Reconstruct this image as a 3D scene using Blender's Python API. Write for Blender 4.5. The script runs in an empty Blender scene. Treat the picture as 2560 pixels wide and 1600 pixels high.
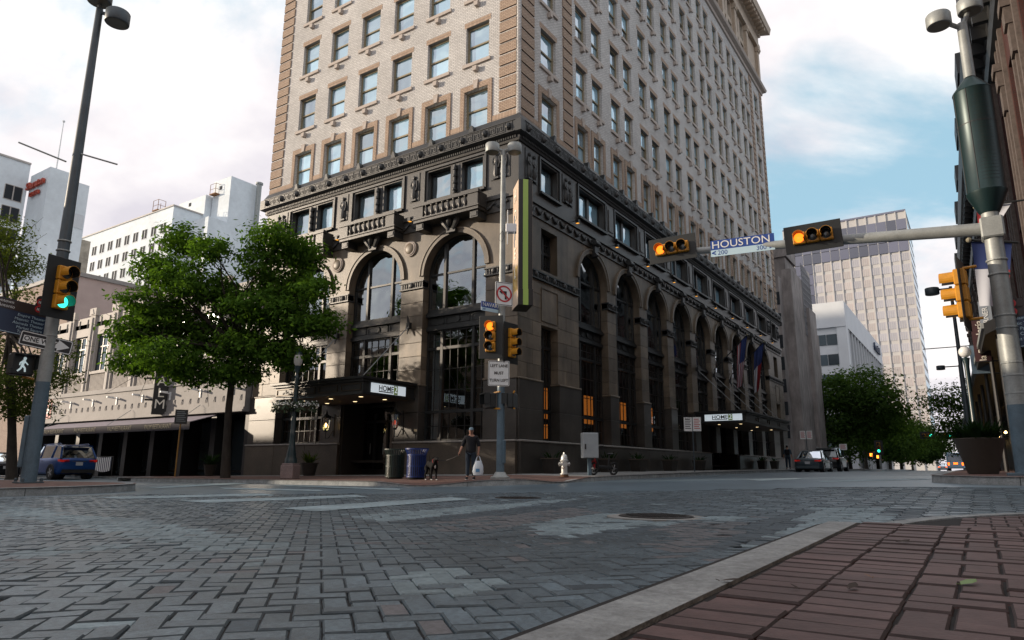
import bpy, bmesh, math, random
import numpy as np
from mathutils import Vector, Matrix
random.seed(7); RNG=np.random.default_rng(11)
R=math.radians; PI=math.pi
S=bpy.context.scene; COL=S.collection
# ------------------------------------------------------------------ camera
Z0=0.55                                   # camera height above the datum
F_PX=1717.1; PITCH,ROLL,YAW=R(12.1756),R(0.4026),R(33.8222)
CAM=np.array([14.3231,-21.7863,Z0])
_fw=np.array([-math.sin(YAW)*math.cos(PITCH),math.cos(YAW)*math.cos(PITCH),math.sin(PITCH)])
_rt=np.array([math.cos(YAW),math.sin(YAW),0.0]); _up=np.cross(_rt,_fw)
_r2=_rt*math.cos(ROLL)+_up*math.sin(ROLL); _u2=-_rt*math.sin(ROLL)+_up*math.cos(ROLL)
cd=bpy.data.cameras.new('camera'); cam=bpy.data.objects.new('camera',cd); COL.objects.link(cam)
cam.matrix_world=Matrix(((_r2[0],_u2[0],-_fw[0],CAM[0]),(_r2[1],_u2[1],-_fw[1],CAM[1]),(_r2[2],_u2[2],-_fw[2],CAM[2]),(0,0,0,1)))
cd.sensor_width=36; cd.lens=36*F_PX/2560; cd.clip_start=0.05; cd.clip_end=6000
S.camera=cam
# ------------------------------------------------------------------ sky, sun, exposure
SUN_TO=Vector((-.85,-.50,.20)).normalized()
W=bpy.data.worlds.new('World'); S.world=W; W.use_nodes=True
nt=W.node_tree; nt.nodes.clear()
def N(tree,t,**kw):
    n=tree.nodes.new(t)
    for k,v in kw.items(): setattr(n,k,v)
    return n
def build_world():
    L=nt.links.new
    out=N(nt,'ShaderNodeOutputWorld'); bg=N(nt,'ShaderNodeBackground'); bg.inputs[1].default_value=.10
    sky=N(nt,'ShaderNodeTexSky',sky_type='NISHITA',sun_disc=False)
    sky.sun_elevation=R(24); sky.sun_rotation=math.atan2(SUN_TO.x,SUN_TO.y); sky.air_density=1.0; sky.dust_density=1.5; sky.ozone_density=1.3
    tc=N(nt,'ShaderNodeTexCoord'); sp=N(nt,'ShaderNodeSeparateXYZ'); L(tc.outputs['Generated'],sp.inputs[0])
    z=N(nt,'ShaderNodeMath',operation='ADD'); L(sp.outputs[2],z.inputs[0]); z.inputs[1].default_value=.32
    zz=N(nt,'ShaderNodeMath',operation='MAXIMUM'); L(z.outputs[0],zz.inputs[0]); zz.inputs[1].default_value=.1
    dx=N(nt,'ShaderNodeMath',operation='DIVIDE'); L(sp.outputs[0],dx.inputs[0]); L(zz.outputs[0],dx.inputs[1])
    dy=N(nt,'ShaderNodeMath',operation='DIVIDE'); L(sp.outputs[1],dy.inputs[0]); L(zz.outputs[0],dy.inputs[1])
    cb=N(nt,'ShaderNodeCombineXYZ'); L(dx.outputs[0],cb.inputs[0]); L(dy.outputs[0],cb.inputs[1]); cb.inputs[2].default_value=SKY_SEED
    n1=N(nt,'ShaderNodeTexNoise'); n1.inputs['Scale'].default_value=1.15; n1.inputs['Detail'].default_value=9; n1.inputs['Roughness'].default_value=.56; n1.inputs['Distortion'].default_value=.35
    L(cb.outputs[0],n1.inputs['Vector'])
    r1=N(nt,'ShaderNodeValToRGB'); r1.color_ramp.elements[0].position=.36; r1.color_ramp.elements[1].position=.50
    r1.color_ramp.interpolation='EASE'; L(n1.outputs['Fac'],r1.inputs[0])
    n2=N(nt,'ShaderNodeTexNoise'); n2.inputs['Scale'].default_value=2.8; n2.inputs['Detail'].default_value=7; n2.inputs['Roughness'].default_value=.5
    L(cb.outputs[0],n2.inputs['Vector'])
    r2=N(nt,'ShaderNodeValToRGB'); e=r2.color_ramp.elements
    e[0].position=.38; e[0].color=(5.3,5.05,5.5,1); e[1].position=.62; e[1].color=(8.0,7.65,7.5,1); L(n2.outputs['Fac'],r2.inputs[0])
    tint=N(nt,'ShaderNodeMix',data_type='RGBA'); tint.blend_type='MIX'; tint.inputs[0].default_value=.75
    L(sky.outputs[0],tint.inputs[6]); tint.inputs[7].default_value=(3.0,4.9,5.9,1)
    mx=N(nt,'ShaderNodeMix',data_type='RGBA'); L(r1.outputs[0],mx.inputs[0]); L(tint.outputs[2],mx.inputs[6]); L(r2.outputs[0],mx.inputs[7])
    L(mx.outputs[2],bg.inputs[0]); L(bg.outputs[0],out.inputs[0])
SKY_SEED=5.2
build_world()
sd=bpy.data.lights.new('sun','SUN'); sd.energy=3.4; sd.angle=R(.8); sd.color=(1,.83,.64)
sun=bpy.data.objects.new('sun',sd); COL.objects.link(sun); sun.rotation_euler=SUN_TO.to_track_quat('Z','Y').to_euler()
sun.location=(-60,-40,60)
S.view_settings.view_transform='Standard'; S.view_settings.look='None'; S.view_settings.exposure=.58; S.view_settings.gamma=1
S.render.engine='CYCLES'; S.cycles.max_bounces=8; S.cycles.transparent_max_bounces=12
try: S.cycles.use_denoising=True
except Exception: pass
# ------------------------------------------------------------------ pixel <-> place
def ray(u,v): return _fw+_r2*(u-1280)/F_PX-_u2*(v-800)/F_PX
def pz(u,v,d): return CAM+ray(u,v)*d                       # at an axial distance
def px_(u,v,x): d=ray(u,v); return CAM+d*((x-CAM[0])/d[0])  # on the plane x
def py_(u,v,y): d=ray(u,v); return CAM+d*((y-CAM[1])/d[1])  # on the plane y
def depth(P): return float((np.array(P,float)-CAM)@_fw)
def mpp(P): return depth(P)/F_PX                           # metres per photo pixel there
def lerp(a,b,t): return a+(b-a)*t
def gr(x,y):                                               # road surface
    xc=min(max(x,0.0),13.4); yc=min(max(y,-13.0),-5.6)
    t=xc/13.4; s=(yc+13)/7.4
    z=lerp(lerp(-.53,-.45,t),lerp(-.575,-.24,t),s)
    if x<0: z-=.006*min(-x,70)
    if x>13.4: z+=.010*min(x-13.4,30)
    if y>-5.6: z+=lerp(.535,.2,t)*(1-math.exp(-(y+5.6)/28))+.25*(1-math.exp(-(y+5.6)/160))
    if y<-13: z-=.008*min(-13-y,40)
    return z+Z0
def hw(x,y):                                               # foot of the hotel wall
    if y<=0 or x<0: return -.21-.015*min(max(0,-x),50)
    P=[(0,-.205),(8,-.13),(18,-.07),(34,.06),(43,.1),(80,.25),(900,.3)]
    for (a,b),(c,d) in zip(P,P[1:]):
        if y<=c: return b+(d-b)*(y-a)/(c-a)
    return .3
RAMPS=[(0.4,-5.7,2.2),(3.7,-2.9,2.0)]
def gs(x,y):                                               # pavement surface
    if x<=3.9 and y>=-5.95:
        if x<=0: s=max(0,min(1,-y/5.8)); kx,ky=x,-5.8; w=hw(min(x,0),0)
        elif y>=0: s=max(0,min(1,x/3.6)); kx,ky=3.6,y; w=hw(1,y)
        else:
            s=max(x/3.6,-y/5.8,1e-4); kx,ky=x/s,y/s; s=min(s,1); w=-.205
        z=w+(gr(kx,ky)-Z0+.15-w)*s+Z0
        for rx,ry,dep in RAMPS:
            d=math.hypot(x-rx,y-ry)
            if d<dep: z-=.11*(.5+.5*math.cos(PI*d/dep))
        return z
    if x>=12 and y<=-11: return gr(x,y)+.19-.13*min(1,max(0,(y+17.3)/1.6))*min(1,max(0,(17.2-x)/1.2))
    return gr(x,y)+.15
def hit(u,v,fn):
    d=ray(u,v)
    for i in range(60,8000):
        P=CAM+d*(i*.03)
        if P[2]<=fn(P[0],P[1]): return P
    return CAM+d*240
# ------------------------------------------------------------------ materials
MATS={}
def mat(name,col,rough=.7,metal=0,spec=.5,var=None,bump=None,emit=None,coords='Object',rand=0,emstr=1,var2=None,wvar=None):
    """principled; var=(scale,amount) blotches, bump=(scale,strength), rand=per-object brightness spread"""
    if name in MATS: return MATS[name]
    m=bpy.data.materials.new(name); m.use_nodes=True; t=m.node_tree; L=t.links.new
    b=t.nodes['Principled BSDF']; b.inputs['Roughness'].default_value=rough; b.inputs['Metallic'].default_value=metal
    b.inputs['Specular IOR Level'].default_value=spec
    c4=(*col,1); b.inputs['Base Color'].default_value=c4
    tc=N(t,'ShaderNodeTexCoord'); vec=tc.outputs[coords]
    colsock=None
    def mulby(sock,lo,hi,prev):
        mr=N(t,'ShaderNodeMapRange'); L(sock,mr.inputs[0]); mr.inputs[1].default_value=.3; mr.inputs[2].default_value=.7; mr.inputs[3].default_value=lo; mr.inputs[4].default_value=hi
        mx=N(t,'ShaderNodeMix',data_type='RGBA'); mx.blend_type='MULTIPLY'; mx.inputs[0].default_value=1
        if prev is None: mx.inputs[6].default_value=c4
        else: L(prev,mx.inputs[6])
        L(mr.outputs[0],mx.inputs[7]); return mx.outputs[2]
    for vv in (var,var2):
        if vv:
            n=N(t,'ShaderNodeTexNoise'); n.inputs['Scale'].default_value=vv[0]; n.inputs['Detail'].default_value=6; n.inputs['Roughness'].default_value=.6
            if len(vv)>2:
                mp=N(t,'ShaderNodeMapping'); mp.inputs['Scale'].default_value=vv[2]; L(vec,mp.inputs[0]); L(mp.outputs[0],n.inputs['Vector'])
            else: L(vec,n.inputs['Vector'])
            colsock=mulby(n.outputs['Fac'],1-vv[1],1+vv[1],colsock)
    for ws,wa in (wvar or ()):
        ge=N(t,'ShaderNodeNewGeometry'); n=N(t,'ShaderNodeTexNoise'); n.inputs['Scale'].default_value=ws; n.inputs['Detail'].default_value=7; n.inputs['Roughness'].default_value=.62; n.inputs['Distortion'].default_value=.6; L(ge.outputs['Position'],n.inputs['Vector']); colsock=mulby(n.outputs['Fac'],1-wa,1+wa,colsock)
    if rand:
        oi=N(t,'ShaderNodeObjectInfo'); mr=N(t,'ShaderNodeMapRange'); L(oi.outputs['Random'],mr.inputs[0]); mr.inputs[3].default_value=1-rand; mr.inputs[4].default_value=1+rand
        mx=N(t,'ShaderNodeMix',data_type='RGBA'); mx.blend_type='MULTIPLY'; mx.inputs[0].default_value=1
        if colsock is None: mx.inputs[6].default_value=c4
        else: L(colsock,mx.inputs[6])
        L(mr.outputs[0],mx.inputs[7]); colsock=mx.outputs[2]
    if colsock is not None: L(colsock,b.inputs['Base Color'])
    if bump:
        n=N(t,'ShaderNodeTexNoise'); n.inputs['Scale'].default_value=bump[0]; n.inputs['Detail'].default_value=5; L(vec,n.inputs['Vector'])
        bp=N(t,'ShaderNodeBump'); bp.inputs['Strength'].default_value=bump[1]; bp.inputs['Distance'].default_value=.02; L(n.outputs['Fac'],bp.inputs['Height']); L(bp.outputs[0],b.inputs['Normal'])
    if emit: b.inputs['Emission Color'].default_value=(*emit,1); b.inputs['Emission Strength'].default_value=emstr
    MATS[name]=m; return m
def brickmat(name,c1,c2,mortar,bw=.21,bh=.072,mw=.009,rough=.85,offset=.5,swap=False,var=(.5,.12),bias=0,bumpd=.006):
    """brick / ashlar courses in the facade's own x,z plane"""
    if name in MATS: return MATS[name]
    m=bpy.data.materials.new(name); m.use_nodes=True; t=m.node_tree; L=t.links.new; b=t.nodes['Principled BSDF']; b.inputs['Roughness'].default_value=rough
    b.inputs['Specular IOR Level'].default_value=.35
    tc=N(t,'ShaderNodeTexCoord'); sp=N(t,'ShaderNodeSeparateXYZ'); L(tc.outputs['Object'],sp.inputs[0])
    ad=N(t,'ShaderNodeMath',operation='ADD'); L(sp.outputs[0],ad.inputs[0]); L(sp.outputs[1],ad.inputs[1])
    cb=N(t,'ShaderNodeCombineXYZ')
    L(ad.outputs[0],cb.inputs[1 if swap else 0]); L(sp.outputs[2],cb.inputs[0 if swap else 1])
    br=N(t,'ShaderNodeTexBrick'); br.offset=offset; L(cb.outputs[0],br.inputs['Vector'])
    br.inputs['Color1'].default_value=(*c1,1); br.inputs['Color2'].default_value=(*c2,1); br.inputs['Mortar'].default_value=(*mortar,1)
    br.inputs['Scale'].default_value=1; br.inputs['Mortar Size'].default_value=mw; br.inputs['Mortar Smooth'].default_value=.2; br.inputs['Brick Width'].default_value=bw; br.inputs['Row Height'].default_value=bh; br.inputs['Bias'].default_value=bias
    n=N(t,'ShaderNodeTexNoise'); n.inputs['Scale'].default_value=var[0]; n.inputs['Detail'].default_value=7; n.inputs['Roughness'].default_value=.65; L(tc.outputs['Object'],n.inputs['Vector'])
    mr=N(t,'ShaderNodeMapRange'); L(n.outputs['Fac'],mr.inputs[0]); mr.inputs[1].default_value=.3; mr.inputs[2].default_value=.7; mr.inputs[3].default_value=1-var[1]; mr.inputs[4].default_value=1+var[1]
    mx=N(t,'ShaderNodeMix',data_type='RGBA'); mx.blend_type='MULTIPLY'; mx.inputs[0].default_value=1; L(br.outputs['Color'],mx.inputs[6]); L(mr.outputs[0],mx.inputs[7]); L(mx.outputs[2],b.inputs['Base Color'])
    bp=N(t,'ShaderNodeBump'); bp.inputs['Strength'].default_value=.7; bp.inputs['Distance'].default_value=bumpd; bp.invert=True; L(br.outputs['Fac'],bp.inputs['Height']); L(bp.outputs[0],b.inputs['Normal'])
    MATS[name]=m; return m
def glassmat(name,col,mixf=.5,rough=.02,wave=.0,transp=0,rnd=(.25,1.5)):
    """coated window glass: dark or blind-coloured body under a mirror coat; transp lets the room behind show"""
    if name in MATS: return MATS[name]
    m=bpy.data.materials.new(name); m.use_nodes=True; t=m.node_tree; L=t.links.new
    for n in list(t.nodes): t.nodes.remove(n)
    out=N(t,'ShaderNodeOutputMaterial'); g=N(t,'ShaderNodeBsdfGlossy'); g.inputs['Roughness'].default_value=rough; g.inputs['Color'].default_value=(.84,.94,1,1)
    if transp: d=N(t,'ShaderNodeBsdfTransparent'); d.inputs[0].default_value=(*col,1)
    else:
        d=N(t,'ShaderNodeBsdfDiffuse'); d.inputs['Color'].default_value=(*col,1)
        oi=N(t,'ShaderNodeObjectInfo'); mr=N(t,'ShaderNodeMapRange'); L(oi.outputs['Random'],mr.inputs[0]); mr.inputs[3].default_value=rnd[0]; mr.inputs[4].default_value=rnd[1]
        mc=N(t,'ShaderNodeMix',data_type='RGBA'); mc.blend_type='MULTIPLY'; mc.inputs[0].default_value=1; mc.inputs[6].default_value=(*col,1); L(mr.outputs[0],mc.inputs[7]); L(mc.outputs[2],d.inputs['Color'])
    mx=N(t,'ShaderNodeMixShader'); fr=N(t,'ShaderNodeFresnel'); fr.inputs[0].default_value=1.5
    ma=N(t,'ShaderNodeMath',operation='ADD',use_clamp=True); ma.inputs[1].default_value=mixf; L(fr.outputs[0],ma.inputs[0]); L(ma.outputs[0],mx.inputs[0])
    L(d.outputs[0],mx.inputs[1]); L(g.outputs[0],mx.inputs[2]); L(mx.outputs[0],out.inputs[0])
    if wave:
        tc=N(t,'ShaderNodeTexCoord'); n=N(t,'ShaderNodeTexNoise'); n.inputs['Scale'].default_value=.9; n.inputs['Detail'].default_value=1; L(tc.outputs['Object'],n.inputs['Vector'])
        oi2=N(t,'ShaderNodeObjectInfo'); va=N(t,'ShaderNodeVectorMath',operation='ADD'); L(tc.outputs['Object'],va.inputs[0]); L(oi2.outputs['Location'],va.inputs[1]); L(va.outputs[0],n.inputs['Vector'])
        bp=N(t,'ShaderNodeBump'); bp.inputs['Strength'].default_value=1; bp.inputs['Distance'].default_value=wave; L(n.outputs['Fac'],bp.inputs['Height']); L(bp.outputs[0],g.inputs['Normal'])
    MATS[name]=m; return m
# ------------------------------------------------------------------ mesh builder
class MB:
    def __init__(s): s.v=[]; s.f=[]; s.m=[]; s.mi=0
    def add(s,vs,fs):
        o=len(s.v); s.v+= [tuple(map(float,p)) for p in vs]; s.f+=[tuple(i+o for i in f) for f in fs]; s.m+=[s.mi]*len(fs); return s
    def box(s,x0,x1,y0,y1,z0,z1,c=0):
        if x1<x0: x0,x1=x1,x0
        if y1<y0: y0,y1=y1,y0
        if z1<z0: z0,z1=z1,z0
        if not c:
            return s.add([(x0,y0,z0),(x1,y0,z0),(x1,y1,z0),(x0,y1,z0),(x0,y0,z1),(x1,y0,z1),(x1,y1,z1),(x0,y1,z1)],
             [(0,3,2,1),(4,5,6,7),(0,1,5,4),(1,2,6,5),(2,3,7,6),(3,0,4,7)])
        bm=bmesh.new(); bmesh.ops.create_cube(bm,size=1)
        for v in bm.verts: v.co=Vector(((x0+x1)/2+v.co.x*(x1-x0),(y0+y1)/2+v.co.y*(y1-y0),(z0+z1)/2+v.co.z*(z1-z0)))
        bmesh.ops.bevel(bm,geom=list(bm.edges),offset=c,segments=1,affect='EDGES'); s.bm(bm); return s
    def bm(s,bm):
        bm.verts.index_update(); s.add([v.co[:] for v in bm.verts],[[v.index for v in f.verts] for f in bm.faces]); bm.free()
    def obox(s,c,ax,ay,az):     # oriented box: centre + half-axis vectors
        c,ax,ay,az=map(np.array,(c,ax,ay,az)); P=[c+i*ax+j*ay+k*az for k in(-1,1) for (i,j) in((-1,-1),(1,-1),(1,1),(-1,1))]
        return s.add(P,[(0,3,2,1),(4,5,6,7),(0,1,5,4),(1,2,6,5),(2,3,7,6),(3,0,4,7)])
    def tube(s,pts,rad,n=10,cap=True):
        pts=[np.array(p,float) for p in pts]
        if not hasattr(rad,'__len__'): rad=[rad]*len(pts)
        prev=None; rings=[]
        for i,p in enumerate(pts):
            a=pts[min(i+1,len(pts)-1)]-pts[max(i-1,0)]; a=a/(np.linalg.norm(a)+1e-9)
            ref=prev if prev is not None else (np.array([0,0,1.]) if abs(a[2])<.9 else np.array([1.,0,0]))
            u=ref-a*(ref@a); u/=np.linalg.norm(u)+1e-9; w=np.cross(a,u); prev=u
            rings.append([p+rad[i]*(math.cos(2*PI*k/n)*u+math.sin(2*PI*k/n)*w) for k in range(n)])
        vs=[q for r in rings for q in r]; fs=[]
        for i in range(len(pts)-1):
            for k in range(n): fs.append((i*n+k,i*n+(k+1)%n,(i+1)*n+(k+1)%n,(i+1)*n+k))
        if cap: fs.append(tuple(range(n-1,-1,-1))); fs.append(tuple((len(pts)-1)*n+k for k in range(n)))
        return s.add(vs,fs)
    def lathe(s,prof,n=20,o=(0,0,0),cap=True):       # prof: (r,z)
        vs=[]; fs=[]
        for r,z in prof:
            for k in range(n): vs.append((o[0]+r*math.cos(2*PI*k/n),o[1]+r*math.sin(2*PI*k/n),o[2]+z))
        for i in range(len(prof)-1):
            for k in range(n): fs.append((i*n+k,i*n+(k+1)%n,(i+1)*n+(k+1)%n,(i+1)*n+k))
        if cap: fs.append(tuple(range(n-1,-1,-1))); fs.append(tuple((len(prof)-1)*n+k for k in range(n)))
        return s.add(vs,fs)
    def prism(s,poly,y0,y1):                         # x,z outline extruded in y
        n=len(poly); vs=[(x,y0,z) for x,z in poly]+[(x,y1,z) for x,z in poly]
        return s.add(vs,[tuple(range(n)),tuple(range(2*n-1,n-1,-1))]+[(i,i+n,(i+1)%n+n,(i+1)%n) for i in range(n)])
    def sphere(s,c,r,n=12,m=8):
        if not hasattr(r,'__len__'): r=(r,r,r)
        vs=[]; fs=[]
        for i in range(m+1):
            t=PI*i/m
            for k in range(n): vs.append((c[0]+r[0]*math.sin(t)*math.cos(2*PI*k/n),c[1]+r[1]*math.sin(t)*math.sin(2*PI*k/n),c[2]+r[2]*math.cos(t)))
        for i in range(m):
            for k in range(n): fs.append((i*n+k,(i+1)*n+k,(i+1)*n+(k+1)%n,i*n+(k+1)%n))
        return s.add(vs,fs)
    def xf(s,M):
        s.v=[tuple(M@Vector(p)) for p in s.v]; return s
    def mesh(s,name,mats,smooth=False):
        me=bpy.data.meshes.new(name); me.from_pydata(s.v,[],s.f)
        for m in (mats if isinstance(mats,(list,tuple)) else [mats]): me.materials.append(m)
        if any(s.m): me.polygons.foreach_set('material_index',s.m)
        if smooth: 
            me.polygons.foreach_set('use_smooth',[True]*len(me.polygons))
            try: me.set_sharp_from_angle(angle=R(38))
            except Exception: pass
        me.update(); return me
    def obj(s,name,mats,parent=None,smooth=False,loc=None,rz=0):
        return place(s.mesh(name,mats,smooth),name,parent,loc,rz)
def place(me,name,parent=None,loc=None,rz=0,rot=None):
    o=bpy.data.objects.new(name,me); COL.objects.link(o)
    if parent: o.parent=parent
    if loc is not None: o.location=[float(q) for q in loc]
    if rot is not None: o.rotation_euler=rot
    elif rz: o.rotation_euler=(0,0,rz)
    return o
def tag(o,label,cat,group=None):
    o['label']=label; o['category']=cat
    if group: o['group']=group
    return o
def thing(name,label,cat,loc=(0,0,0),rz=0,group=None):
    o=place(None,name,None,loc,rz); o.empty_display_size=.2; return tag(o,label,cat,group)
def struct(o): o['kind']='structure'; return o
def stuff(o,label=None,cat=None):
    o['kind']='stuff'
    if label: o['label']=label; o['category']=cat
    return o
def copy_tree(o,parent=None):
    c=o.copy(); COL.objects.link(c); c.parent=parent
    for ch in list(o.children): copy_tree(ch,c)
    return c
_txt={}
def textmesh(s,size,mats,ext=.004,align='CENTER',bold=0,sx=1.0,font=None):
    """lettering as a flat mesh in x,z facing -y, centred on its origin"""
    cu=bpy.data.curves.new('lettering','FONT'); cu.body=s; cu.size=size; cu.extrude=ext; cu.align_x=align; cu.align_y='CENTER'; cu.offset=bold; cu.resolution_u=3
    o=bpy.data.objects.new('lettering',cu); COL.objects.link(o)
    dg=bpy.context.evaluated_depsgraph_get(); me=bpy.data.meshes.new_from_object(o.evaluated_get(dg)); bpy.data.objects.remove(o)
    me.transform(Matrix.Diagonal((sx,1,1,1))); me.transform(Matrix.Rotation(PI/2,4,'X')); me.materials.clear(); me.materials.append(mats); me.name='lettering'; return me
# ================================================================== ground, pavements, pavers
M_ROAD=mat('road_grey',(.108,.155,.19),.36,spec=.65,var2=(6,.16),bump=(55,.25),wvar=((.2,.25),(.9,.16)))
M_SAND=mat('joint_sand',(.014,.015,.016),.95,var=(20,.3))
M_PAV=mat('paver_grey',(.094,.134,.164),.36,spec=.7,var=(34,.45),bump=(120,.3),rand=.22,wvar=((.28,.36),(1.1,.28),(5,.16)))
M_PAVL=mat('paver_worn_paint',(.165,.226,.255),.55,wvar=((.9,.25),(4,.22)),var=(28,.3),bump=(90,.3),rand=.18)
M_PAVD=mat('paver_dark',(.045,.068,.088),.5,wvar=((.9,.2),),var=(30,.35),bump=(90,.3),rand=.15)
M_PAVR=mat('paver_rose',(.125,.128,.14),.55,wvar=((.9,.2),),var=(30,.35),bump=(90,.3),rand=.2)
M_RED=mat('brick_red',(.094,.058,.056),.6,var=(18,.2),bump=(60,.2),rand=.2,wvar=((1.1,.2),(5,.15)))
M_KERB=mat('kerb_concrete',(.235,.255,.26),.85,var=(5,.25),var2=(40,.2),bump=(60,.5),wvar=((1.3,.18),))
M_CONC=mat('concrete_walk',(.21,.215,.21),.85,var=(1.2,.2),var2=(25,.12),bump=(40,.2))
M_REDFAR=brickmat('brick_walk',(.17,.095,.075),(.12,.07,.06),(.06,.05,.05),bw=.2,bh=.1,mw=.006,var=(2,.25))
def _swapz(m):   # brick pattern on the ground plane instead of a facade
    t=m.node_tree; sp=[n for n in t.nodes if n.type=='SEPXYZ'][0]; cb=[n for n in t.nodes if n.type=='COMBXYZ'][0]
    for l in list(cb.inputs[0].links)+list(cb.inputs[1].links): t.links.remove(l)
    t.links.new(sp.outputs[0],cb.inputs[0]); t.links.new(sp.outputs[1],cb.inputs[1]); return m
_swapz(M_REDFAR)
M_PAINT=mat('crosswalk_paint',(.22,.29,.32),.7,var=(1.2,.3),var2=(14,.35),bump=(40,.2))
def sgrid(name,xs,ys,fn,m,drop=None,planes=()):
    bm=bmesh.new(); V=[[bm.verts.new((x,y,0)) for y in ys] for x in xs]
    for i in range(len(xs)-1):
        for j in range(len(ys)-1):
            if drop and drop((xs[i]+xs[i+1])/2,(ys[j]+ys[j+1])/2): continue
            bm.faces.new((V[i][j],V[i+1][j],V[i+1][j+1],V[i][j+1]))
    for co,no in planes:
        bmesh.ops.bisect_plane(bm,geom=list(bm.verts)+list(bm.edges)+list(bm.faces),plane_co=(*co,0),plane_no=(*no,0),clear_outer=True)
    for v in bm.verts: v.co.z=fn(v.co.x,v.co.y)
    bmesh.ops.delete(bm,geom=[v for v in bm.verts if not v.link_faces],context='VERTS')
    me=bpy.data.meshes.new(name); bm.to_mesh(me); bm.free(); me.materials.append(m)
    me.polygons.foreach_set('use_smooth',[True]*len(me.polygons)); return place(me,name)
def spaced(a,b,near0,near1,fine,coarse):
    xs=[a]
    while xs[-1]<b-1e-6:
        x=xs[-1]; st=fine if near0-1e-6<=x<near1-1e-6 else coarse
        nx=x+st
        if x<near0<nx: nx=near0
        xs.append(min(nx,b))
    return xs
# the zone of modelled pavers, as half-metre cells seen by the camera
def topix(P):
    d=np.array(P,float)-CAM; z=d@_fw
    if z<.3: return None
    return (1280+F_PX*(d@_r2)/z, 800-F_PX*(d@_u2)/z, z)
CELL=.5; paver_cells=set()
for i in range(-12,40):
    for j in range(-48,-10):
        x,y=(i+.5)*CELL,(j+.5)*CELL
        if x>13.7 and y<-15.2: continue
        if x>14.9 and y<-12.9: continue
        if y>-6.9 or x<0.6: continue
        q=topix((x,y,gr(x,y)))
        if q and q[2]<13.2 and -220<q[0]<2780 and q[1]<1900: paver_cells.add((i,j))
incell=lambda x,y:(math.floor(x/CELL),math.floor(y/CELL)) in paver_cells
xs=spaced(-400,420,-14,22,.5,14); ys=spaced(-220,900,-26,2,.5,9)
base=struct(sgrid('ground',[-2500,-900]+xs+[1200,2800],[-2000,-700]+ys+[1500,3200],lambda x,y:gr(x,y)-.011+.004*math.sin(x*2.3+1.7*math.sin(y*1.9)),M_SAND))
road=struct(sgrid('road',xs,ys,gr,M_ROAD,drop=incell))
# corner blocks: quarter planes with a rounded corner
def arcplanes(cx,cy,sx,sy,r,n=9):
    c=(cx+sx*r,cy+sy*r); out=[]
    for k in range(n+1):
        a=PI/2*k/n; no=(-sx*math.cos(a),-sy*math.sin(a)); out.append(((c[0]+r*no[0],c[1]+r*no[1]),no))
    return out
def kerbpath(cx,cy,sx,sy,r,ylen,xlen,n=14):
    c=(cx+sx*r,cy+sy*r)
    P=[(cx,cy+sy*(r+ylen*t*t)) for t in [1-k/24 for k in range(24)]]
    P+=[(c[0]-sx*r*math.cos(PI/2*k/n),c[1]-sy*r*math.sin(PI/2*k/n)) for k in range(n+1)]
    P+=[(cx+sx*(r+xlen*(k/24)**2),cy) for k in range(1,25)]
    return P
def kerb(name,P,inward,w=.2,top=None,bat=.03):
    """a real kerb: battered face, rounded arris, top flush with the pavement"""
    mb=MB(); n=len(P); prof=[]
    for i,(x,y) in enumerate(P):
        a=np.array(P[min(i+1,n-1)])-np.array(P[max(i-1,0)]); a=a/(np.linalg.norm(a)+1e-9); no=np.array([-a[1],a[0]])
        if no@(np.array(inward)-np.array([x,y]))<0: no=-no
        zt=(top or gs)(x+no[0]*.05,y+no[1]*.05)+.004; zb=gr(x,y)-.12; ring=[]
        for d,z in ((0,zb),(bat*.6,zt-.03),(bat,zt-.008),(bat+.02,zt),(w,zt),(w,zt-.12)):
            ring.append((x+no[0]*d,y+no[1]*d,max(z,zb) if d==0 else z))
        prof.append(ring)
    k=6
    for i in range(n-1):
        mb.add(prof[i]+prof[i+1],[(j,j+1,k+j+1,k+j) for j in range(k-1)])
    base_=struct(mb.obj(name,M_SAND,smooth=True)); base_.location.z=-.014
    # the stones themselves: about 2.4 m long with open joints
    i=0
    while i<n-1:
        j=i; ln=0
        while j<n-1 and (ln<2.4 or j==i): ln+=math.dist(P[j],P[j+1]); j+=1
        sb=MB(); rings=[[np.array(p) for p in prof[q]] for q in range(i,j+1)]
        for e,nx in ((0,1),(-1,-2)):
            d=rings[nx][4]-rings[e][4]; L_=np.linalg.norm(d[:2])+1e-9; rings[e]=[p+d/L_*.006 for p in rings[e]]
        sb.add([p for r in rings for p in r],[(q*k+s,q*k+s+1,(q+1)*k+s+1,(q+1)*k+s) for q in range(len(rings)-1) for s in range(k-1)]+[tuple(range(k))[::-1],tuple((len(rings)-1)*k+s for s in range(k))])
        so=sb.obj('kerb_stone',M_KERB,base_,smooth=True); so.location.z=.014; i=j
    return base_
NWx=spaced(-17,3.6,-17,3.6,.4,2); NWy=spaced(-5.8,140,-5.8,4,.4,3)
struct(sgrid('pavement_hotel_corner',NWx,[y for y in NWy],gs,M_REDFAR,planes=arcplanes(3.6,-5.8,-1,1,3.0)))
struct(sgrid('pavement_restaurant',spaced(-110,-17,-110,-17,1.5,2),spaced(-3.3,1,-3.3,1,.6,1),lambda x,y:gs(x,y),M_REDFAR))
def walk2(x,y): return gs(x,y)+.005
struct(sgrid('concrete_walk_houston',spaced(.02,3.3,0,4,.4,1),spaced(-.9,140,-1,6,.5,2.5),walk2,M_CONC))
struct(sgrid('concrete_walk_navarro',spaced(-17,-.5,-17,0,.5,1),spaced(-1.6,-.02,-2,0,.4,1),walk2,M_CONC))
def cut(P,f): return [p for p in P if f(p)]
kerb('kerb_hotel',cut(kerbpath(3.6,-5.8,-1,1,3.0,130,18),lambda p:p[0]>-17.05),(-20,30),w=.22)
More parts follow.
